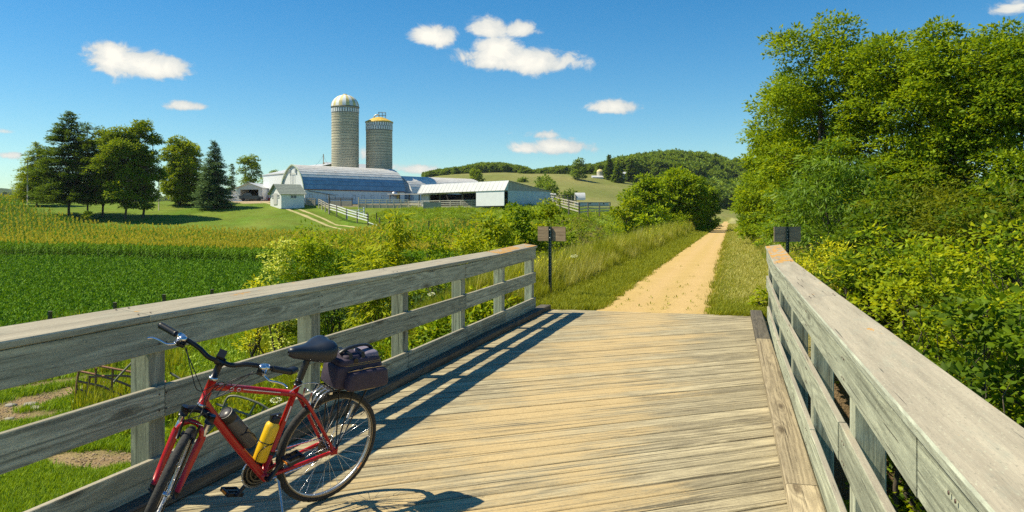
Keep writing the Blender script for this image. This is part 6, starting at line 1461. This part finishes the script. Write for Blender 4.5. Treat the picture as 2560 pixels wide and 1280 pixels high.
M['greybottle'] = plain('grey_bottle_paint', (.085, .080, .085), .4, .2, var=.06)
M['orange'] = plain('orange_label', (.80, .30, .02), .5); M['amber'] = plain('amber_reflector', (.8, .25, .02), .25)
M['clear'] = plain('clear_reflector', (.7, .7, .7), .15, .3); M['whitemark'] = plain('white_decal', (.75, .75, .75), .4)
M['pink'] = plain('magenta_decal', (.5, .02, .20), .35)
BX, BY, PSI, LEAN, STEER = -1.1763, 4.8091, 3.96535, .21583, 1.0041
RW = .352; WB = 1.035; HT = Vector((.793, 0, .905)); HA = math.radians(71)
hd = Vector((math.cos(PSI), math.sin(PSI), 0)); lf = Vector((-hd.y, hd.x, 0)); Zv = Vector((0, 0, 1))
BM = Matrix((hd, lf * math.cos(LEAN) - Zv * math.sin(LEAN), lf * math.sin(LEAN) + Zv * math.cos(LEAN))).transposed().to_4x4(); BM.translation = (BX, BY, 0.004)
bike = thing('bicycle', 'red hybrid bicycle with steered front wheel standing by the left railing', 'bicycle'); bike.matrix_world = BM
AX = Vector((-math.cos(HA), 0, math.sin(HA))); RS = Matrix.Rotation(STEER * .92, 4, AX); ST = Matrix.Translation(HT) @ RS @ Matrix.Translation(-HT)
def S(p): return ST @ Vector(p)
BB_ = Vector((.43, 0, .275)); RH = Vector((0, 0, RW)); SC = BB_ + Vector((-math.cos(math.radians(73)), 0, math.sin(math.radians(73)))) * .525; SD = (SC - BB_).normalized()
HTb = HT - AX * .135; FH = Vector((WB, 0, RW))
def curve(pts, n=6):
    pts = [Vector(p) for p in pts]; s = []
    for i in range(len(pts) - 1):
        p0, p1, p2, p3 = pts[max(i - 1, 0)], pts[i], pts[i + 1], pts[min(i + 2, len(pts) - 1)]
        for k in range(n):
            u = k / n; s.append(.5 * ((2 * p1) + (p2 - p0) * u + (2 * p0 - 5 * p1 + 4 * p2 - p3) * u * u + (3 * p1 - p0 - 3 * p2 + p3) * u ** 3))
    s.append(pts[-1]); return s
# frame
fr_ = MB()
fr_.tube([HT + AX * .012, HTb - AX * .0], .0215, 18)
fr_.tube([HT - AX * .03, SC - SD * .035], [.0205, .0185], 16)
dt = curve([HTb + AX * .03, HTb + Vector((-.03, 0, -.015)), BB_ + (HTb - BB_) * .5 + Vector((-.004, 0, -.006)), BB_]); fr_.tube(dt, .0235, 16)
fr_.tube([BB_, SC + SD * .03], .018, 16)
fr_.lathe([(.0, -.037), (.023, -.037), (.023, .037), (0, .037)], 18, axis=(0, 1, 0), origin=BB_)
for s in (-1, 1):
    fr_.tube(curve([SC - SD * .03 + Vector((0, s * .012, 0)), SC.lerp(RH, .22) + Vector((0, s * .042, 0)), RH + Vector((.012, s * .066, .012))]), [.0105] * 13, 10)
    fr_.tube(curve([BB_ + Vector((-.005, s * .018, 0)), BB_.lerp(RH, .25) + Vector((0, s * .042, 0)), RH + Vector((.015, s * .066, -.004))]), [.0115] * 13, 10)
    fr_.box(RH + Vector((.0, s * .066, -.003)), (.045, .006, .045))
fr_.tube([SC.lerp(RH, .22) + Vector((0, -.042, 0)), SC.lerp(RH, .22) + Vector((0, .042, 0))], .008, 8)
frame_o = fr_.build('frame', M['bikered'], bike)
dc = MB(); tdir = (SC - SD * .035 - (HT - AX * .03)); a0 = HT - AX * .03; side = Vector((0, 1, 0)); upn = side.cross(tdir).normalized(); upn = upn if upn.z > 0 else -upn
def strip(mb, p, q, wdt, r_, up, mi=0):
    """thin decal hugging the left side of a tube"""
    vs = []
    for k in range(5):
        a = (k / 4 - .5) * wdt / r_
        for e in (p, q): vs.append(e + side * (r_ * math.cos(a)) + up * (r_ * math.sin(a)))
    mb.add(vs, [(2 * k, 2 * k + 1, 2 * k + 3, 2 * k + 2) for k in range(4)], mi, True)
strip(dc, a0 + tdir * .35 + upn * .004, a0 + tdir * .80 + upn * .004, .004, .0207, upn); dc.build('stripe_decal', M['whitemark'], frame_o)
for f_ in (.22, .30):
    rg = MB(); ring = [a0 + tdir * f_ + side * .0212 + (tdir.normalized() * math.cos(q) * .011 + upn * math.sin(q) * .008) for q in np.linspace(0, 6.283, 13)]; rg.tube(ring, .0016, 4, cap=False); rg.build('logo_ring', M['whitemark'], frame_o)
sdc = MB(); strip(sdc, BB_ + SD * .33, BB_ + SD * .42, .009, .0184, SD.cross(side)); sdc.build('seat_tube_decal', M['whitemark'], frame_o)
cdc = MB(); cdir = (RH - BB_); strip(cdc, BB_ + cdir * .72 + side * .05, BB_ + cdir * .9 + side * .052, .005, .0122, Vector((0, 0, 1))); cdc.build('chainstay_decal', M['whitemark'], frame_o)
hb_ = MB()
for q, r_ in ((HT + AX * .012, .0245), (HTb, .0245)): hb_.lathe([(0, -.008), (r_, -.008), (r_ + .001, 0), (r_, .008), (0, .008)], 20, axis=AX, origin=q)
hb_.build('headset_cup', M['chrome'], bike)
MB().tube([SC + SD * .015, SC + SD * .042], .0225, 16).build('seat_clamp', M['blackmetal'], bike)
SP_top = SC + SD * .205
sp_ = MB(); sp_.tube([SC, SP_top], .0137, 14); sp_.build('seat_post', M['blackmetal'], bike)
spb = MB(); n = 10
prof = [];  
for k in range(n): prof += [(.021, .052 + .0125 * k), (.017, .058 + .0125 * k)]
spb.lathe(prof, 16, axis=SD, origin=SC); spb.build('seat_post_boot', M['black'], bike)
# saddle: lofted shell
SX = SP_top + Vector((-.002, 0, .042)); secs = []
for (x, hwid, ztop, zbot, rnd) in ((.142, .008, -.006, -.026, 1), (.134, .024, .008, -.040, 1), (.112, .032, .014, -.052, 1), (.07, .037, .014, -.062, 1), (.03, .050, .016, -.072, 1), (-.01, .074, .024, -.082, 1), (-.045, .098, .036, -.088, 1), (-.08, .112, .044, -.088, 1), (-.11, .110, .044, -.078, 1), (-.130, .090, .034, -.050, 1), (-.140, .055, .018, -.020, 1)):
    ring = []
    for k in range(20):
        a = 2 * math.pi * k / 20; c_, s_ = math.cos(a), math.sin(a); y = hwid * (abs(c_) ** .75) * (1 if c_ >= 0 else -1)
        z = (ztop + (0 if hwid < .05 else -.004 + .0 * s_)) * 1.0 if s_ >= 0 else 0
        z = ztop * 0 + (ztop - (ztop - zbot) * .5) + (ztop - zbot) * .5 * (abs(s_) ** .7) * (1 if s_ >= 0 else -1)
        if s_ > 0 and hwid > .055: z -= .010 * max(0, 1 - abs(y) / .02)      # centre groove
        ring.append((x, y, z))
    secs.append(ring)
sd_ = MB(); vs = [Vector(p) for r_ in secs for p in r_]; fs = [(i * 20 + k, i * 20 + (k + 1) % 20, (i + 1) * 20 + (k + 1) % 20, (i + 1) * 20 + k) for i in range(len(secs) - 1) for k in range(20)]
sd_.add([SX + v for v in vs], fs, 0, True); sd_.f.append(list(range(20))); sd_.m.append(0); sd_.s.append(True); sd_.f.append([len(vs) - 20 + k for k in reversed(range(20))]); sd_.m.append(0); sd_.s.append(True)
so = sd_.build('saddle', M['saddle'], bike)
rl = MB()
for s in (-1, 1): rl.tube(curve([SX + Vector((.12, s * .010, -.036)), SX + Vector((.05, s * .02, -.050)), SX + Vector((-.04, s * .022, -.048)), SX + Vector((-.12, s * .035, -.025))]), .0035, 8)
rl.lathe([(.012, -.02), (.012, .02)], 12, axis=(0, 1, 0), origin=SP_top + Vector((0, 0, -.004))); rl.build('saddle_rail', M['steeldark'], so)
# wheels
def wheel(origin, steer, tag_):
    w = MB(); w.torus(RW - .040, .0075, 72, 8, rz=.0110); rim = w.build('wheel', M['aluminium'], bike)
    o = Vector(origin); rim.matrix_local = (ST if steer else Matrix.Identity(4)) @ Matrix.Translation(o)
    t = MB(); n, m = 96, 16; vs = []
    for i in range(n):
        a = 2 * math.pi * i / n
        for k in range(m):
            q = 2 * math.pi * k / m; rr = RW - .021 + .021 * math.cos(q) * (1.0) ; yy = .0215 * math.sin(q)
            if abs(math.sin(q)) < .8 and math.cos(q) > 0: rr += .0012 * (1 if (i + k) % 2 else -1)
            vs.append((rr * math.cos(a), yy, rr * math.sin(a)))
    t.add(vs, [(i * m + k, ((i + 1) % n) * m + k, ((i + 1) % n) * m + (k + 1) % m, i * m + (k + 1) % m) for i in range(n) for k in range(m)], 0, True); t.build('tyre', M['rubber'], rim)
    g = MB()
    for s in (-1, 1):
        k0 = len(g.v); g.torus(RW - .0375, .0035, 72, 6, rz=.0015); g.v[k0:] = [(x, y + s * .0178, z) for x, y, z in g.v[k0:]]
    g.build('tyre_wall_line', M['gum'], rim)
    hbm = MB(); hbm.lathe([(0, -.062), (.008, -.062), (.008, -.036), (.022, -.034), (.022, -.030), (.013, -.026), (.012, .026), (.022, .030), (.022, .034), (.008, .036), (.008, .062), (0, .062)], 20, axis=(0, 1, 0)); hbm.build('hub', M['chrome'] if steer else M['steeldark'], rim)
    sp = MB()
    for i in range(32):
        a = 2 * math.pi * i / 32; sg = 1 if i % 2 else -1; b = a + (1 if (i // 2) % 2 else -1) * 1.15
        sp.tube([(.020 * math.cos(b), sg * .031, .020 * math.sin(b)), ((RW - .04) * math.cos(a), sg * .003, (RW - .04) * math.sin(a))], .0012, 4)
    so_ = sp.build('spoke', M['chrome'], rim)
    so_['kind'] = 'stuff'
    MB().tube([((RW - .045) * math.cos(2.5), 0, (RW - .045) * math.sin(2.5)), ((RW - .085) * math.cos(2.5), 0, (RW - .085) * math.sin(2.5))], .003, 6).build('valve', M['steeldark'], rim)
    # spoke reflector
    ra = -.62 if not steer else .4
    return rim
rw_ = wheel(RH, False, 'rear'); fw_ = wheel(FH, True, 'front')
rf = MB(); q = Vector((math.cos(2.05), 0, math.sin(2.05))); rf.tube([q * .20 + Vector((0, .03, 0)), q * .29 + Vector((0, .022, 0))], .011, 6, sx=.4); rf.build('spoke_reflector', M['clear'], rw_)
rf = MB(); a_ = math.radians(-142 + 180 + 142); ring = [Vector(((RW - .036) * math.cos(q), .0125, (RW - .036) * math.sin(q))) for q in np.linspace(math.radians(212), math.radians(220), 4)]; rf.tube(ring, .006, 5, sx=.3); rf.build('rim_sticker', M['amber'], rw_)
# fork: alloy crown, red lower legs joined by an arch over the tyre, silver stanchions
fc = HTb - AX * .035; off = Vector((.030, 0, .012))
fk = MB(); crownz = fc
cp_ = [S(fc + Vector((.01, s * .068, -.0))) for s in (-1, 1)]
fk.tube([S(HTb), S(fc)], .020, 12); fk.tube(curve([S(fc + Vector((.012, -.068, -.008))), S(fc + Vector((.0, 0, .012))), S(fc + Vector((.012, .068, -.008)))]), .019, 12)
for s in (-1, 1): fk.tube([S(fc + Vector((.012, s * .068, .012))), S(fc + Vector((.022, s * .068, -.035)))], .0225, 14)
fk.build('fork_crown', M['blackmetal'], bike)
def leg_pt(s, f): return (fc + Vector((.012, s * .068, -.01))).lerp(FH + Vector((0.0, s * .060, .0)), f)
sto = MB()
for s in (-1, 1): sto.tube([S(leg_pt(s, 0)), S(leg_pt(s, .32))], .0135, 14)
sto.build('stanchion', M['chrome'], bike)
low_ = MB()
for s in (-1, 1): low_.tube([S(leg_pt(s, .22)), S(leg_pt(s, .26)), S(leg_pt(s, .6)), S(leg_pt(s, .93))], [.0175, .0205, .019, .015], 16)
arc = curve([S(leg_pt(-1, .30) + Vector((.0, .0, .0))), S(leg_pt(-1, .17) + Vector((.012, .012, 0))), S(leg_pt(-1, .08) + Vector((.012, .045, -.008))), S(leg_pt(1, .08) + Vector((.012, -.045, -.008))), S(leg_pt(1, .17) + Vector((.012, -.012, 0))), S(leg_pt(1, .30))])
low_.tube(arc, .0135, 12); low_.build('fork_leg', M['bikered'], bike)
dro = MB()
for s in (-1, 1): dro.tube([S(leg_pt(s, .92)), S(leg_pt(s, 1.02))], [.0155, .011], 10)
dro.tube([S(FH + Vector((0, -.075, 0))), S(FH + Vector((0, .075, 0)))], .005, 8); dro.build('dropout', M['black'], bike)
bk = MB()                                               # front linear-pull brake
for s in (-1, 1):
    p = FH + Vector((-.035, s * .038, RW - .045)); bk.tube([S(p), S(p + Vector((-.02, s * .004, .10)))], [.008, .006], 8); bk.box(S(p + Vector((-.008, -s * .014, .028))), (.04, .012, .012), RS.to_3x3())
bk.tube([S(FH + Vector((-.055, -.042, RW + .055))), S(FH + Vector((-.055, .055, RW + .055)))], .003, 6); bk.build('front_brake', M['black'], bike)
# stem, handlebar, grips, levers
stt = HT + AX * .105; BC = stt + Vector((.045, 0, .028))
sm_ = MB(); sm_.tube([S(HT + AX * .01), S(stt + AX * .02)], .0185, 14); sm_.tube([S(stt + AX * .004), S(BC)], .0175, 12); sm_.tube([S(BC + Vector((0, -.025, 0))), S(BC + Vector((0, .025, 0)))], .022, 14); sm_.build('stem', M['blackmetal'], bike)
BH = .318
def barp(s):
    return [BC, BC + Vector((0, s * .06, 0)), BC + Vector((-.004, s * .12, .028)), BC + Vector((-.012, s * .175, .040)), BC + Vector((-.035, s * .25, .040)), BC + Vector((-.065, s * BH, .036))]
hb = MB()
for s in (-1, 1): hb.tube([S(p) for p in curve(barp(s))], .0125, 12)
hb.build('handlebar', M['blackmetal'], bike)
def onbar(s, f):
    c = curve(barp(s), 12); return c[int(f * (len(c) - 1))]
for s in (-1, 1):
    a_, b_ = onbar(s, .80), onbar(s, 1.0); d = (b_ - a_).normalized(); b_ = b_ + d * .045; a_ = a_ + d * .01
    g = MB(); n = 13; pts = [S(a_.lerp(b_, k / n)) for k in range(n + 1)]; g.tube(pts, [.0165 if k % 2 else .0178 for k in range(n)] + [.012], 14); gr = g.build('grip', M['black'], bike)
    if s > 0:
        g = MB(); c = b_ - d * .012; g.tube(curve([S(c), S(c + Vector((-.02, .012, .002))), S(c + Vector((-.045, .02, -.002)))]), [.018] * 12 + [.010], 12, sx=1.5); g.build('grip_end', M['black'], gr)
    cl = onbar(s, .74); lv = MB(); lv.tube([S(cl - d * .018), S(cl + d * .016)], .019, 14); lv.tube([S(cl + Vector((.012, 0, -.006))), S(cl + Vector((.05, s * .012, -.018)))], [.016, .011], 10)
    lv.lathe([(0, -.009), (.019, -.009), (.021, 0), (.017, .008), (.006, .010), (0, .010)], 18, axis=S(Vector((0, 0, 1)) + HT * 0) - S(Vector((0, 0, 0))), origin=S(cl + Vector((.026, -s * .012, .012)))); lo = lv.build('brake_lever', M['chrome'], bike)
    p0 = cl + Vector((.05, s * .010, -.020)); lb = MB(); lb.tube([S(p) for p in curve([p0, p0 + Vector((.012, s * .035, -.010)), p0 + Vector((.006, s * .075, -.008)), p0 + Vector((-.002, s * .11, -.012)), p0 + Vector((.004, s * .135, -.02))])], [.0062] * 24 + [.0075], 8); lb.build('lever_blade', M['chrome'], lo)
    sh = MB(); sh.box(S(cl + Vector((.018, -s * .01, -.024))), (.05, .045, .018), RS.to_3x3()); sh.tube([S(cl + Vector((.02, -s * .03, -.018))), S(cl + Vector((.02, s * .018, -.018)))], .013, 10); sh.build('shifter', M['black'], lo)
cm = MB(); cm.box(S(BC + Vector((-.008, -.005, .034))), (.05, .04, .022), RS.to_3x3() @ Matrix.Rotation(.4, 3, 'Y')); cm.tube([S(BC + Vector((-.008, -.005, .01))), S(BC + Vector((-.008, -.005, .03)))], .012, 10); cm.build('bell_mount', M['black'], bike)
# cables
cbs = [[onbar(-1, .66) + Vector((.03, 0, -.02)), BC + Vector((.09, -.09, -.05)), BC + Vector((.10, .0, -.16)), HTb + Vector((.09, .02, .03)), FH + Vector((-.05, .02, RW + .09))]]
ca = MB(); ca.tube([S(p) for p in curve(cbs[0])], .0026, 6)
for (s, e, mid) in ((-1, HT + Vector((-.06, .024, -.03)), Vector((.10, -.03, -.14))), (1, HT + Vector((-.10, .024, -.035)), Vector((.13, .06, -.12))), (1, dt[6] + Vector((0, .024, 0)), Vector((.08, .03, -.10)))):
    p = onbar(s, .62) + Vector((.03, 0, -.02)); ca.tube(curve([S(p), S(p.lerp(BC + mid, .6) + Vector((.03, 0, 0))), S(BC + mid), e + Vector((.03, .01, .03)), e]), .0026, 6)
lp = curve([S(onbar(1, .70) + Vector((.03, 0, -.02))), S(BC + Vector((.10, .12, .0))), HT + Vector((.06, .10, -.02)), HTb + Vector((.10, .07, -.02)), S(fc + Vector((.03, .05, .03)))]); ca.tube(lp, .0026, 6)
ca.build('cable', M['black'], bike)
# drivetrain (on the far side) and cranks
CR = BB_ + Vector((0, -.052, 0)); ch = MB()
for rr, y in ((.098, 0), (.078, .008), (.058, .014)):
    ch.lathe([(rr - .012, -.0015), (rr, -.0015), (rr, .0015), (rr - .012, .0015), (rr - .012, -.0015)], 44, axis=(0, 1, 0), origin=CR + Vector((0, y, 0)))
for k in range(5):
    a = k * 1.2566; ch.bar(CR, CR + Vector((.078 * math.cos(a), 0, .078 * math.sin(a))), .014, .004, up=(0, 1, 0))
ch.build('chainring', M['steeldark'], bike); gd = MB(); gd.lathe([(.02, -.004), (.088, -.004), (.088, .004), (.02, .004)], 40, axis=(0, 1, 0), origin=CR + Vector((0, -.006, 0))); gd.build('chain_guard', M['black'], bike)
cs_ = MB()
for i, rr in enumerate((.022, .026, .031, .037, .043, .050, .057)): cs_.lathe([(rr - .012, -.0015), (rr, -.0015), (rr + .001, .0015), (rr - .012, .0015)], 26, axis=(0, 1, 0), origin=RH + Vector((0, -.050 + i * .0045, 0)))
cs_.build('cassette', M['steeldark'], bike)
chn = MB(); CS = RH + Vector((0, -.040, 0)); DR = RH + Vector((.045, -.045, -.095)); pts = [CR + Vector((.098 * math.cos(a), 0, .098 * math.sin(a))) for a in np.linspace(math.radians(-95), math.radians(96), 16)] + [CS + Vector((.02, 0, .045)), CS + Vector((-.03, 0, .035)), CS + Vector((-.045, 0, 0)), CS + Vector((-.01, 0, -.04)), DR + Vector((-.0, 0, .05)), DR + Vector((-.012, 0, 0)), DR + Vector((.004, 0, -.014)), CR + Vector((-.02, 0, -.088))]
L_tot = 0; acc = []
for i in range(len(pts)):
    p, q = pts[i], pts[(i + 1) % len(pts)]; n = max(1, int((q - p).length / .0127))
    for k in range(n): acc.append(p.lerp(q, k / n))
for i, p in enumerate(acc):
    q = acc[(i + 1) % len(acc)]; chn.bar(p, q, .007 if i % 2 else .004, .008 if i % 2 else .0055)
chn.build('chain', M['chrome'], bike)['kind'] = 'stuff'
rd = MB(); rd.tube([RH + Vector((.01, -.06, -.02)), RH + Vector((.03, -.055, -.05)), DR], [.012, .010, .008], 8); rd.lathe([(0, -.006), (.016, -.006), (.016, .006), (0, .006)], 14, axis=(0, 1, 0), origin=DR); rd.lathe([(0, -.006), (.014, -.006), (.014, .006), (0, .006)], 14, axis=(0, 1, 0), origin=DR + Vector((-.004, 0, .045))); rd.build('derailleur', M['blackmetal'], bike)
fd = MB(); fd.box(BB_ + SD * .13 + Vector((0, -.035, 0)), (.05, .02, .03)); fd.tube([BB_ + SD * .125, BB_ + SD * .145], .0215, 14); fd.build('front_derailleur', M['black'], bike)
CA = math.radians(126)        # crank angle: left crank points back and up
cd = Vector((math.cos(CA), 0, math.sin(CA)))
for s, d in ((1, cd), (-1, -cd)):
    c0_ = BB_ + Vector((0, s * .066, 0)); c1_ = c0_ + d * .172 + Vector((0, s * .012, 0)); m_ = MB(); m_.tube([BB_ + Vector((0, s * .03, 0)), c0_], .012, 10); m_.tube([c0_, c0_.lerp(c1_, .5), c1_], [.017, .012, .013], 10, sx=.7); cr = m_.build('crank', M['blackmetal'], bike)
    pd = MB(); pc = c1_ + Vector((0, s * .055, 0)); tl = Matrix.Rotation(.25 * s, 3, 'Y')
    for x in (-.045, .045): pd.box(pc + tl @ Vector((x, 0, 0)), (.012, .088, .022), tl)
    for y in (-.040, .040): pd.box(pc + tl @ Vector((0, y, 0)), (.10, .010, .022), tl)
    pd.box(pc, (.085, .022, .020), tl); pd.tube([c1_, pc], .007, 8); po = pd.build('pedal', M['black'], bike)
    MB().box(pc + tl @ Vector((.052, 0, 0)), (.003, .045, .013), tl).build('pedal_reflector', M['amber'], po)
# kickstand on the near side, foot on the deck
kt = BB_ + Vector((-.07, .03, -.03)); foot_w = BM @ (kt + Vector((.03, .15, 0))); foot_w.z = .008; kf = BM.inverted() @ foot_w
MB().tube([kt, kt + Vector((-.01, .02, -.01)), kf.lerp(kt, .08), kf], [.010, .008, .007, .009], 8).build('kickstand', M['aluminium'], bike)
# rear rack with wire struts
RZ = .742; rk = MB()
for s in (-1, 1):
    rk.tube(curve([(.13, s * .045, RZ - .085), (.105, s * .058, RZ - .012), (.06, s * .062, RZ), (-.29, s * .062, RZ), (-.315, s * .045, RZ), (-.32, 0, RZ)]), .0048, 8)
    for x in (.02, -.09, -.2): rk.tube([(x, s * .062, RZ), RH + Vector((-.004 + .008 * (x + .1), s * .072, .012))], .0045, 8)
    rk.tube(curve([(.13, s * .045, RZ - .085), (.16, s * .03, RZ - .10), SC - SD * .05 + Vector((-.02, s * .02, 0))]), .004, 8)
for x in (.05, -.05, -.15, -.25): rk.tube([(x, -.062, RZ), (x, .062, RZ)], .004, 8)
rk.build('rack', M['blackmetal'], bike)
rk2 = MB()
for s in (-1, 0, 1): rk2.tube(curve([(.165, s * .028, RZ - .12), (.14, s * .034, RZ - .05), (.09, s * .034, RZ - .012), (.02, s * .034, RZ + .003), (-.28, s * .034, RZ + .003)]), .0042, 8)
rk2.build('rack_stay', M['chrome'], bike)
rb = MB()                                               # rear brake
for s in (-1, 1): rb.tube([SC.lerp(RH, .24) + Vector((-.01, s * .036, -.01)), SC.lerp(RH, .14) + Vector((-.045, s * .038, .03))], [.009, .006], 8)
rb.tube([SC.lerp(RH, .14) + Vector((-.045, -.038, .03)), SC.lerp(RH, .14) + Vector((-.045, .04, .03))], .003, 6); rb.tube(curve([SC.lerp(RH, .14) + Vector((-.045, .04, .03)), SC.lerp(RH, .10) + Vector((-.08, .06, .07)), SC + Vector((-.02, .03, .03)), SC + Vector((.06, .024, -.01))]), .0026, 6); rb.build('rear_brake', M['chrome'], bike)
# bottle cages
DD = (HTb - BB_).normalized(); DN = Vector((-DD.z, 0, DD.x)); DN = DN if DN.z > 0 or DN.x < 0 else -DN
if DN.x > 0: DN = -DN
SN = Vector((SD.z, 0, -SD.x)); SN = SN if SN.x > 0 else -SN
def bottle(base, ax, label, mat, capm, r=.0405, h=.232):
    o = thing('water_bottle', label, 'bottle'); o.matrix_world = BM
    MB().lathe([(0, 0), (r * .92, 0), (r, .006), (r, h * .86), (r * .93, h * .93), (r * .62, h * .985), (r * .62, h)], 28, axis=ax, origin=base).build('body', M[mat], o)
    c = MB(); c.lathe([(r * .70, h - .005), (r * .74, h), (r * .74, h + .026), (r * .66, h + .032), (0, h + .033)], 24, axis=ax, origin=base); co = c.build('cap', M['black'], o)
    if capm == 'cup': 
        c = MB(); c.lathe([(r * .98, h - .012), (r * 1.02, h - .008), (r * 1.02, h + .034), (r * .93, h + .040), (r * .90, h + .034), (0, h + .034)], 26, axis=ax, origin=base); c.build('collar', M['black'], o)
        MB().lathe([(0, h + .0355), (r * .78, h + .0355), (r * .74, h + .039), (0, h + .0395)], 24, axis=ax, origin=base).build('lid_disc', M['greybottle'], o)
    else:
        tb = MB(); q = Vector(base) + ax * (h + .030); tb.box(q + Vector((.0, 0, .008)), (.060, .018, .014)); tb.box(q + Vector((.03, 0, 0)), (.012, .018, .028)); tb.build('carry_loop', M['black'], o)
        MB().lathe([(0, 0), (.007, 0), (.007, .004), (0, .005)], 12, axis=(0, 1, 0), origin=q + Vector((.0, .010, .008))).build('pivot', M['chrome'], o)
    return o
b1 = BB_ + DD * .235 + DN * .062; b2 = BB_ + SD * .085 + SN * .060
bottle(b1, DD, 'dark grey bottle with black cup lid on the down tube', 'greybottle', 'cup'); bottle(b2, SD, 'bright yellow bottle with black loop cap on the seat tube', 'yellow', 'loop')
for base, ax, nn in ((b1, DD, -DN), (b2, SD, -SN)):
    cg = MB(); side = Vector((0, 1, 0)); q = Vector(base); r_ = .0425
    ring = [q + ax * .11 + (side * math.cos(a) * r_ + nn * math.sin(a) * r_) for a in np.linspace(-math.pi * 1.12, math.pi * .12, 15)]
    for s in (-1, 1): cg.tube(curve([q + nn * .040 + side * s * .008 + ax * .15, q + nn * .040 + side * s * .012 + ax * .02, q + side * s * .02 - ax * .008, q - nn * .03 + side * s * .018 - ax * .006, q - nn * .038 + side * s * .022 + ax * .05, q + side * s * .040 - nn * .02 + ax * .095, q + side * s * .039 + nn * .02 + ax * .12]), .0025, 6)
    cg.tube(ring, .0025, 6); cg.build('bottle_cage', M['blackmetal'], bike)
# the rear bag strapped on the rack
bag = thing('rack_bag', 'dark purple-black rack bag with tan piping strapped behind the saddle', 'bag'); bag.matrix_world = BM
def softbox(c, s, e=.30, n=14, m=22, top=1.0, sag=0.0):
    """rounded-box lump: superellipsoid"""
    vs = []; 
    for i in range(n + 1):
        v = -math.pi / 2 + math.pi * i / n
        for k in range(m):
            u = 2 * math.pi * k / m; f = lambda w, ex: (abs(w) ** ex) * (1 if w >= 0 else -1)
            cv, sv = f(math.cos(v), e), f(math.sin(v), e); x, y, z = cv * f(math.cos(u), e), cv * f(math.sin(u), e), sv
            k_ = 1 - (1 - top) * (z * .5 + .5); vs.append(Vector(c) + Vector((x * s[0] / 2 * k_, y * s[1] / 2 * k_, z * s[2] / 2)))
    fs = [(i * m + k, i * m + (k + 1) % m, (i + 1) * m + (k + 1) % m, (i + 1) * m + k) for i in range(n) for k in range(m)]
    return vs, fs
def soft(name, mat, c, s, parent=bag, **k):
    v, f = softbox(c, s, **k); return MB().add(v, f, 0, True).build(name, mat, parent)
bz = RZ + .008
body = soft('main_body', M['nylon'], (-.105, 0, bz + .075), (.36, .19, .15), e=.28, top=.93)
for s in (-1, 1): 
    p = soft('side_pocket', M['nylon'], (-.135, s * .104, bz + .060), (.32, .09, .12), e=.35, top=.85)
    pp = MB(); loop = [Vector((-.135 + .150 * math.copysign(abs(math.cos(a)) ** .4, math.cos(a)), s * .137, bz + .070 + .052 * math.copysign(abs(math.sin(a)) ** .4, math.sin(a)))) for a in np.linspace(.15, math.pi - .15, 16)]
    pp.tube(curve([Vector((.008, s * .105, bz + .118)), Vector((-.05, s * .125, bz + .128)), Vector((-.14, s * .128, bz + .132)), Vector((-.23, s * .125, bz + .128)), Vector((-.275, s * .105, bz + .118))]), .0022, 6); pp.tube(curve([Vector((.01, s * .128, bz + .008)), Vector((-.13, s * .142, bz + .004)), Vector((-.28, s * .128, bz + .008))]), .003, 6); pp.build('piping', M['piping'], p)
lid = soft('lid', M['nylon'], (-.105, 0, bz + .160), (.32, .175, .045), e=.35, top=.9)
lp_ = MB()
for zz, e_ in ((bz + .144, .0), (bz + .154, .002)):
    ring = [Vector((-.115 + (.151 - e_) * math.copysign(abs(math.cos(a)) ** .35, math.cos(a)), (.085 - e_) * math.copysign(abs(math.sin(a)) ** .35, math.sin(a)), zz)) for a in np.linspace(0, 6.283, 40)]; lp_.tube(ring, .0020, 5, cap=False)
lp_.build('piping', M['piping'], lid)
soft('top_pouch', M['nylonlight'], (-.19, 0, bz + .186), (.13, .15, .035), e=.45, top=.8)
soft('top_pouch', M['nylon'], (-.055, 0, bz + .184), (.13, .145, .030), e=.45, top=.85)
hn = MB(); hn.tube(curve([Vector((.01, 0, bz + .20)), Vector((-.03, .01, bz + .225)), Vector((-.11, 0, bz + .232)), Vector((-.19, -.01, bz + .225)), Vector((-.23, 0, bz + .205))]), .009, 8, sx=1.8); hn.build('handle', M['black'], bag)
stp = MB()
for x in (-.03, -.12): stp.bar((x, .088, bz + .12), (x, .06, bz + .21), .022, .004, up=(0, 1, 0)); stp.bar((x, .06, bz + .212), (x, -.06, bz + .212), .022, .003)
stp.build('strap', M['black'], bag)
bkl = MB(); bkl.box((-.06, .078, bz + .165), (.028, .012, .036)); bkl.box((.052, .012, bz + .105), (.010, .030, .034)); bkl.box((.050, .012, bz + .068), (.008, .034, .03)); bkl.build('buckle', M['black'], bag)
lg = MB()
for dz in (-.006, .006): lg.box((.056, .012, bz + .066 + dz), (.003, .030, .007))
lg.build('orange_label', M['orange'], bag)
MB().box((.060, 0, RZ - .018), (.012, .05, .018)).build('badge', M['orange'], bag)
hl_ = MB(); hl_.box((.07, 0, RZ - .012), (.02, .11, .022)); hl_.build('light_bracket', M['chrome'], bike)
zp_ = MB(); zp_.tube(curve([Vector((-.275, .0, bz + .17)), Vector((-.30, .01, bz + .165)), Vector((-.305, .01, bz + .14)), Vector((-.288, .01, bz + .135))]), .002, 5); zp_.build('cord_loop', M['black'], bag)

# ------------------------------------------------------------------ summer air
hm = bpy.data.materials.new('haze_air'); hm.use_nodes = True; hn_, hl2 = hm.node_tree.nodes, hm.node_tree.links
hn_.clear(); ho = hn_.new('ShaderNodeOutputMaterial'); pv = hn_.new('ShaderNodeVolumePrincipled'); pv.inputs['Color'].default_value = (.82, .90, 1.0, 1); pv.inputs['Density'].default_value = .00006; pv.inputs['Anisotropy'].default_value = .2
hl2.new(pv.outputs[0], ho.inputs['Volume'])
put(MB().box((0, 0, 7), (13000, 13000, 150)).build('haze', hm), kind='stuff')
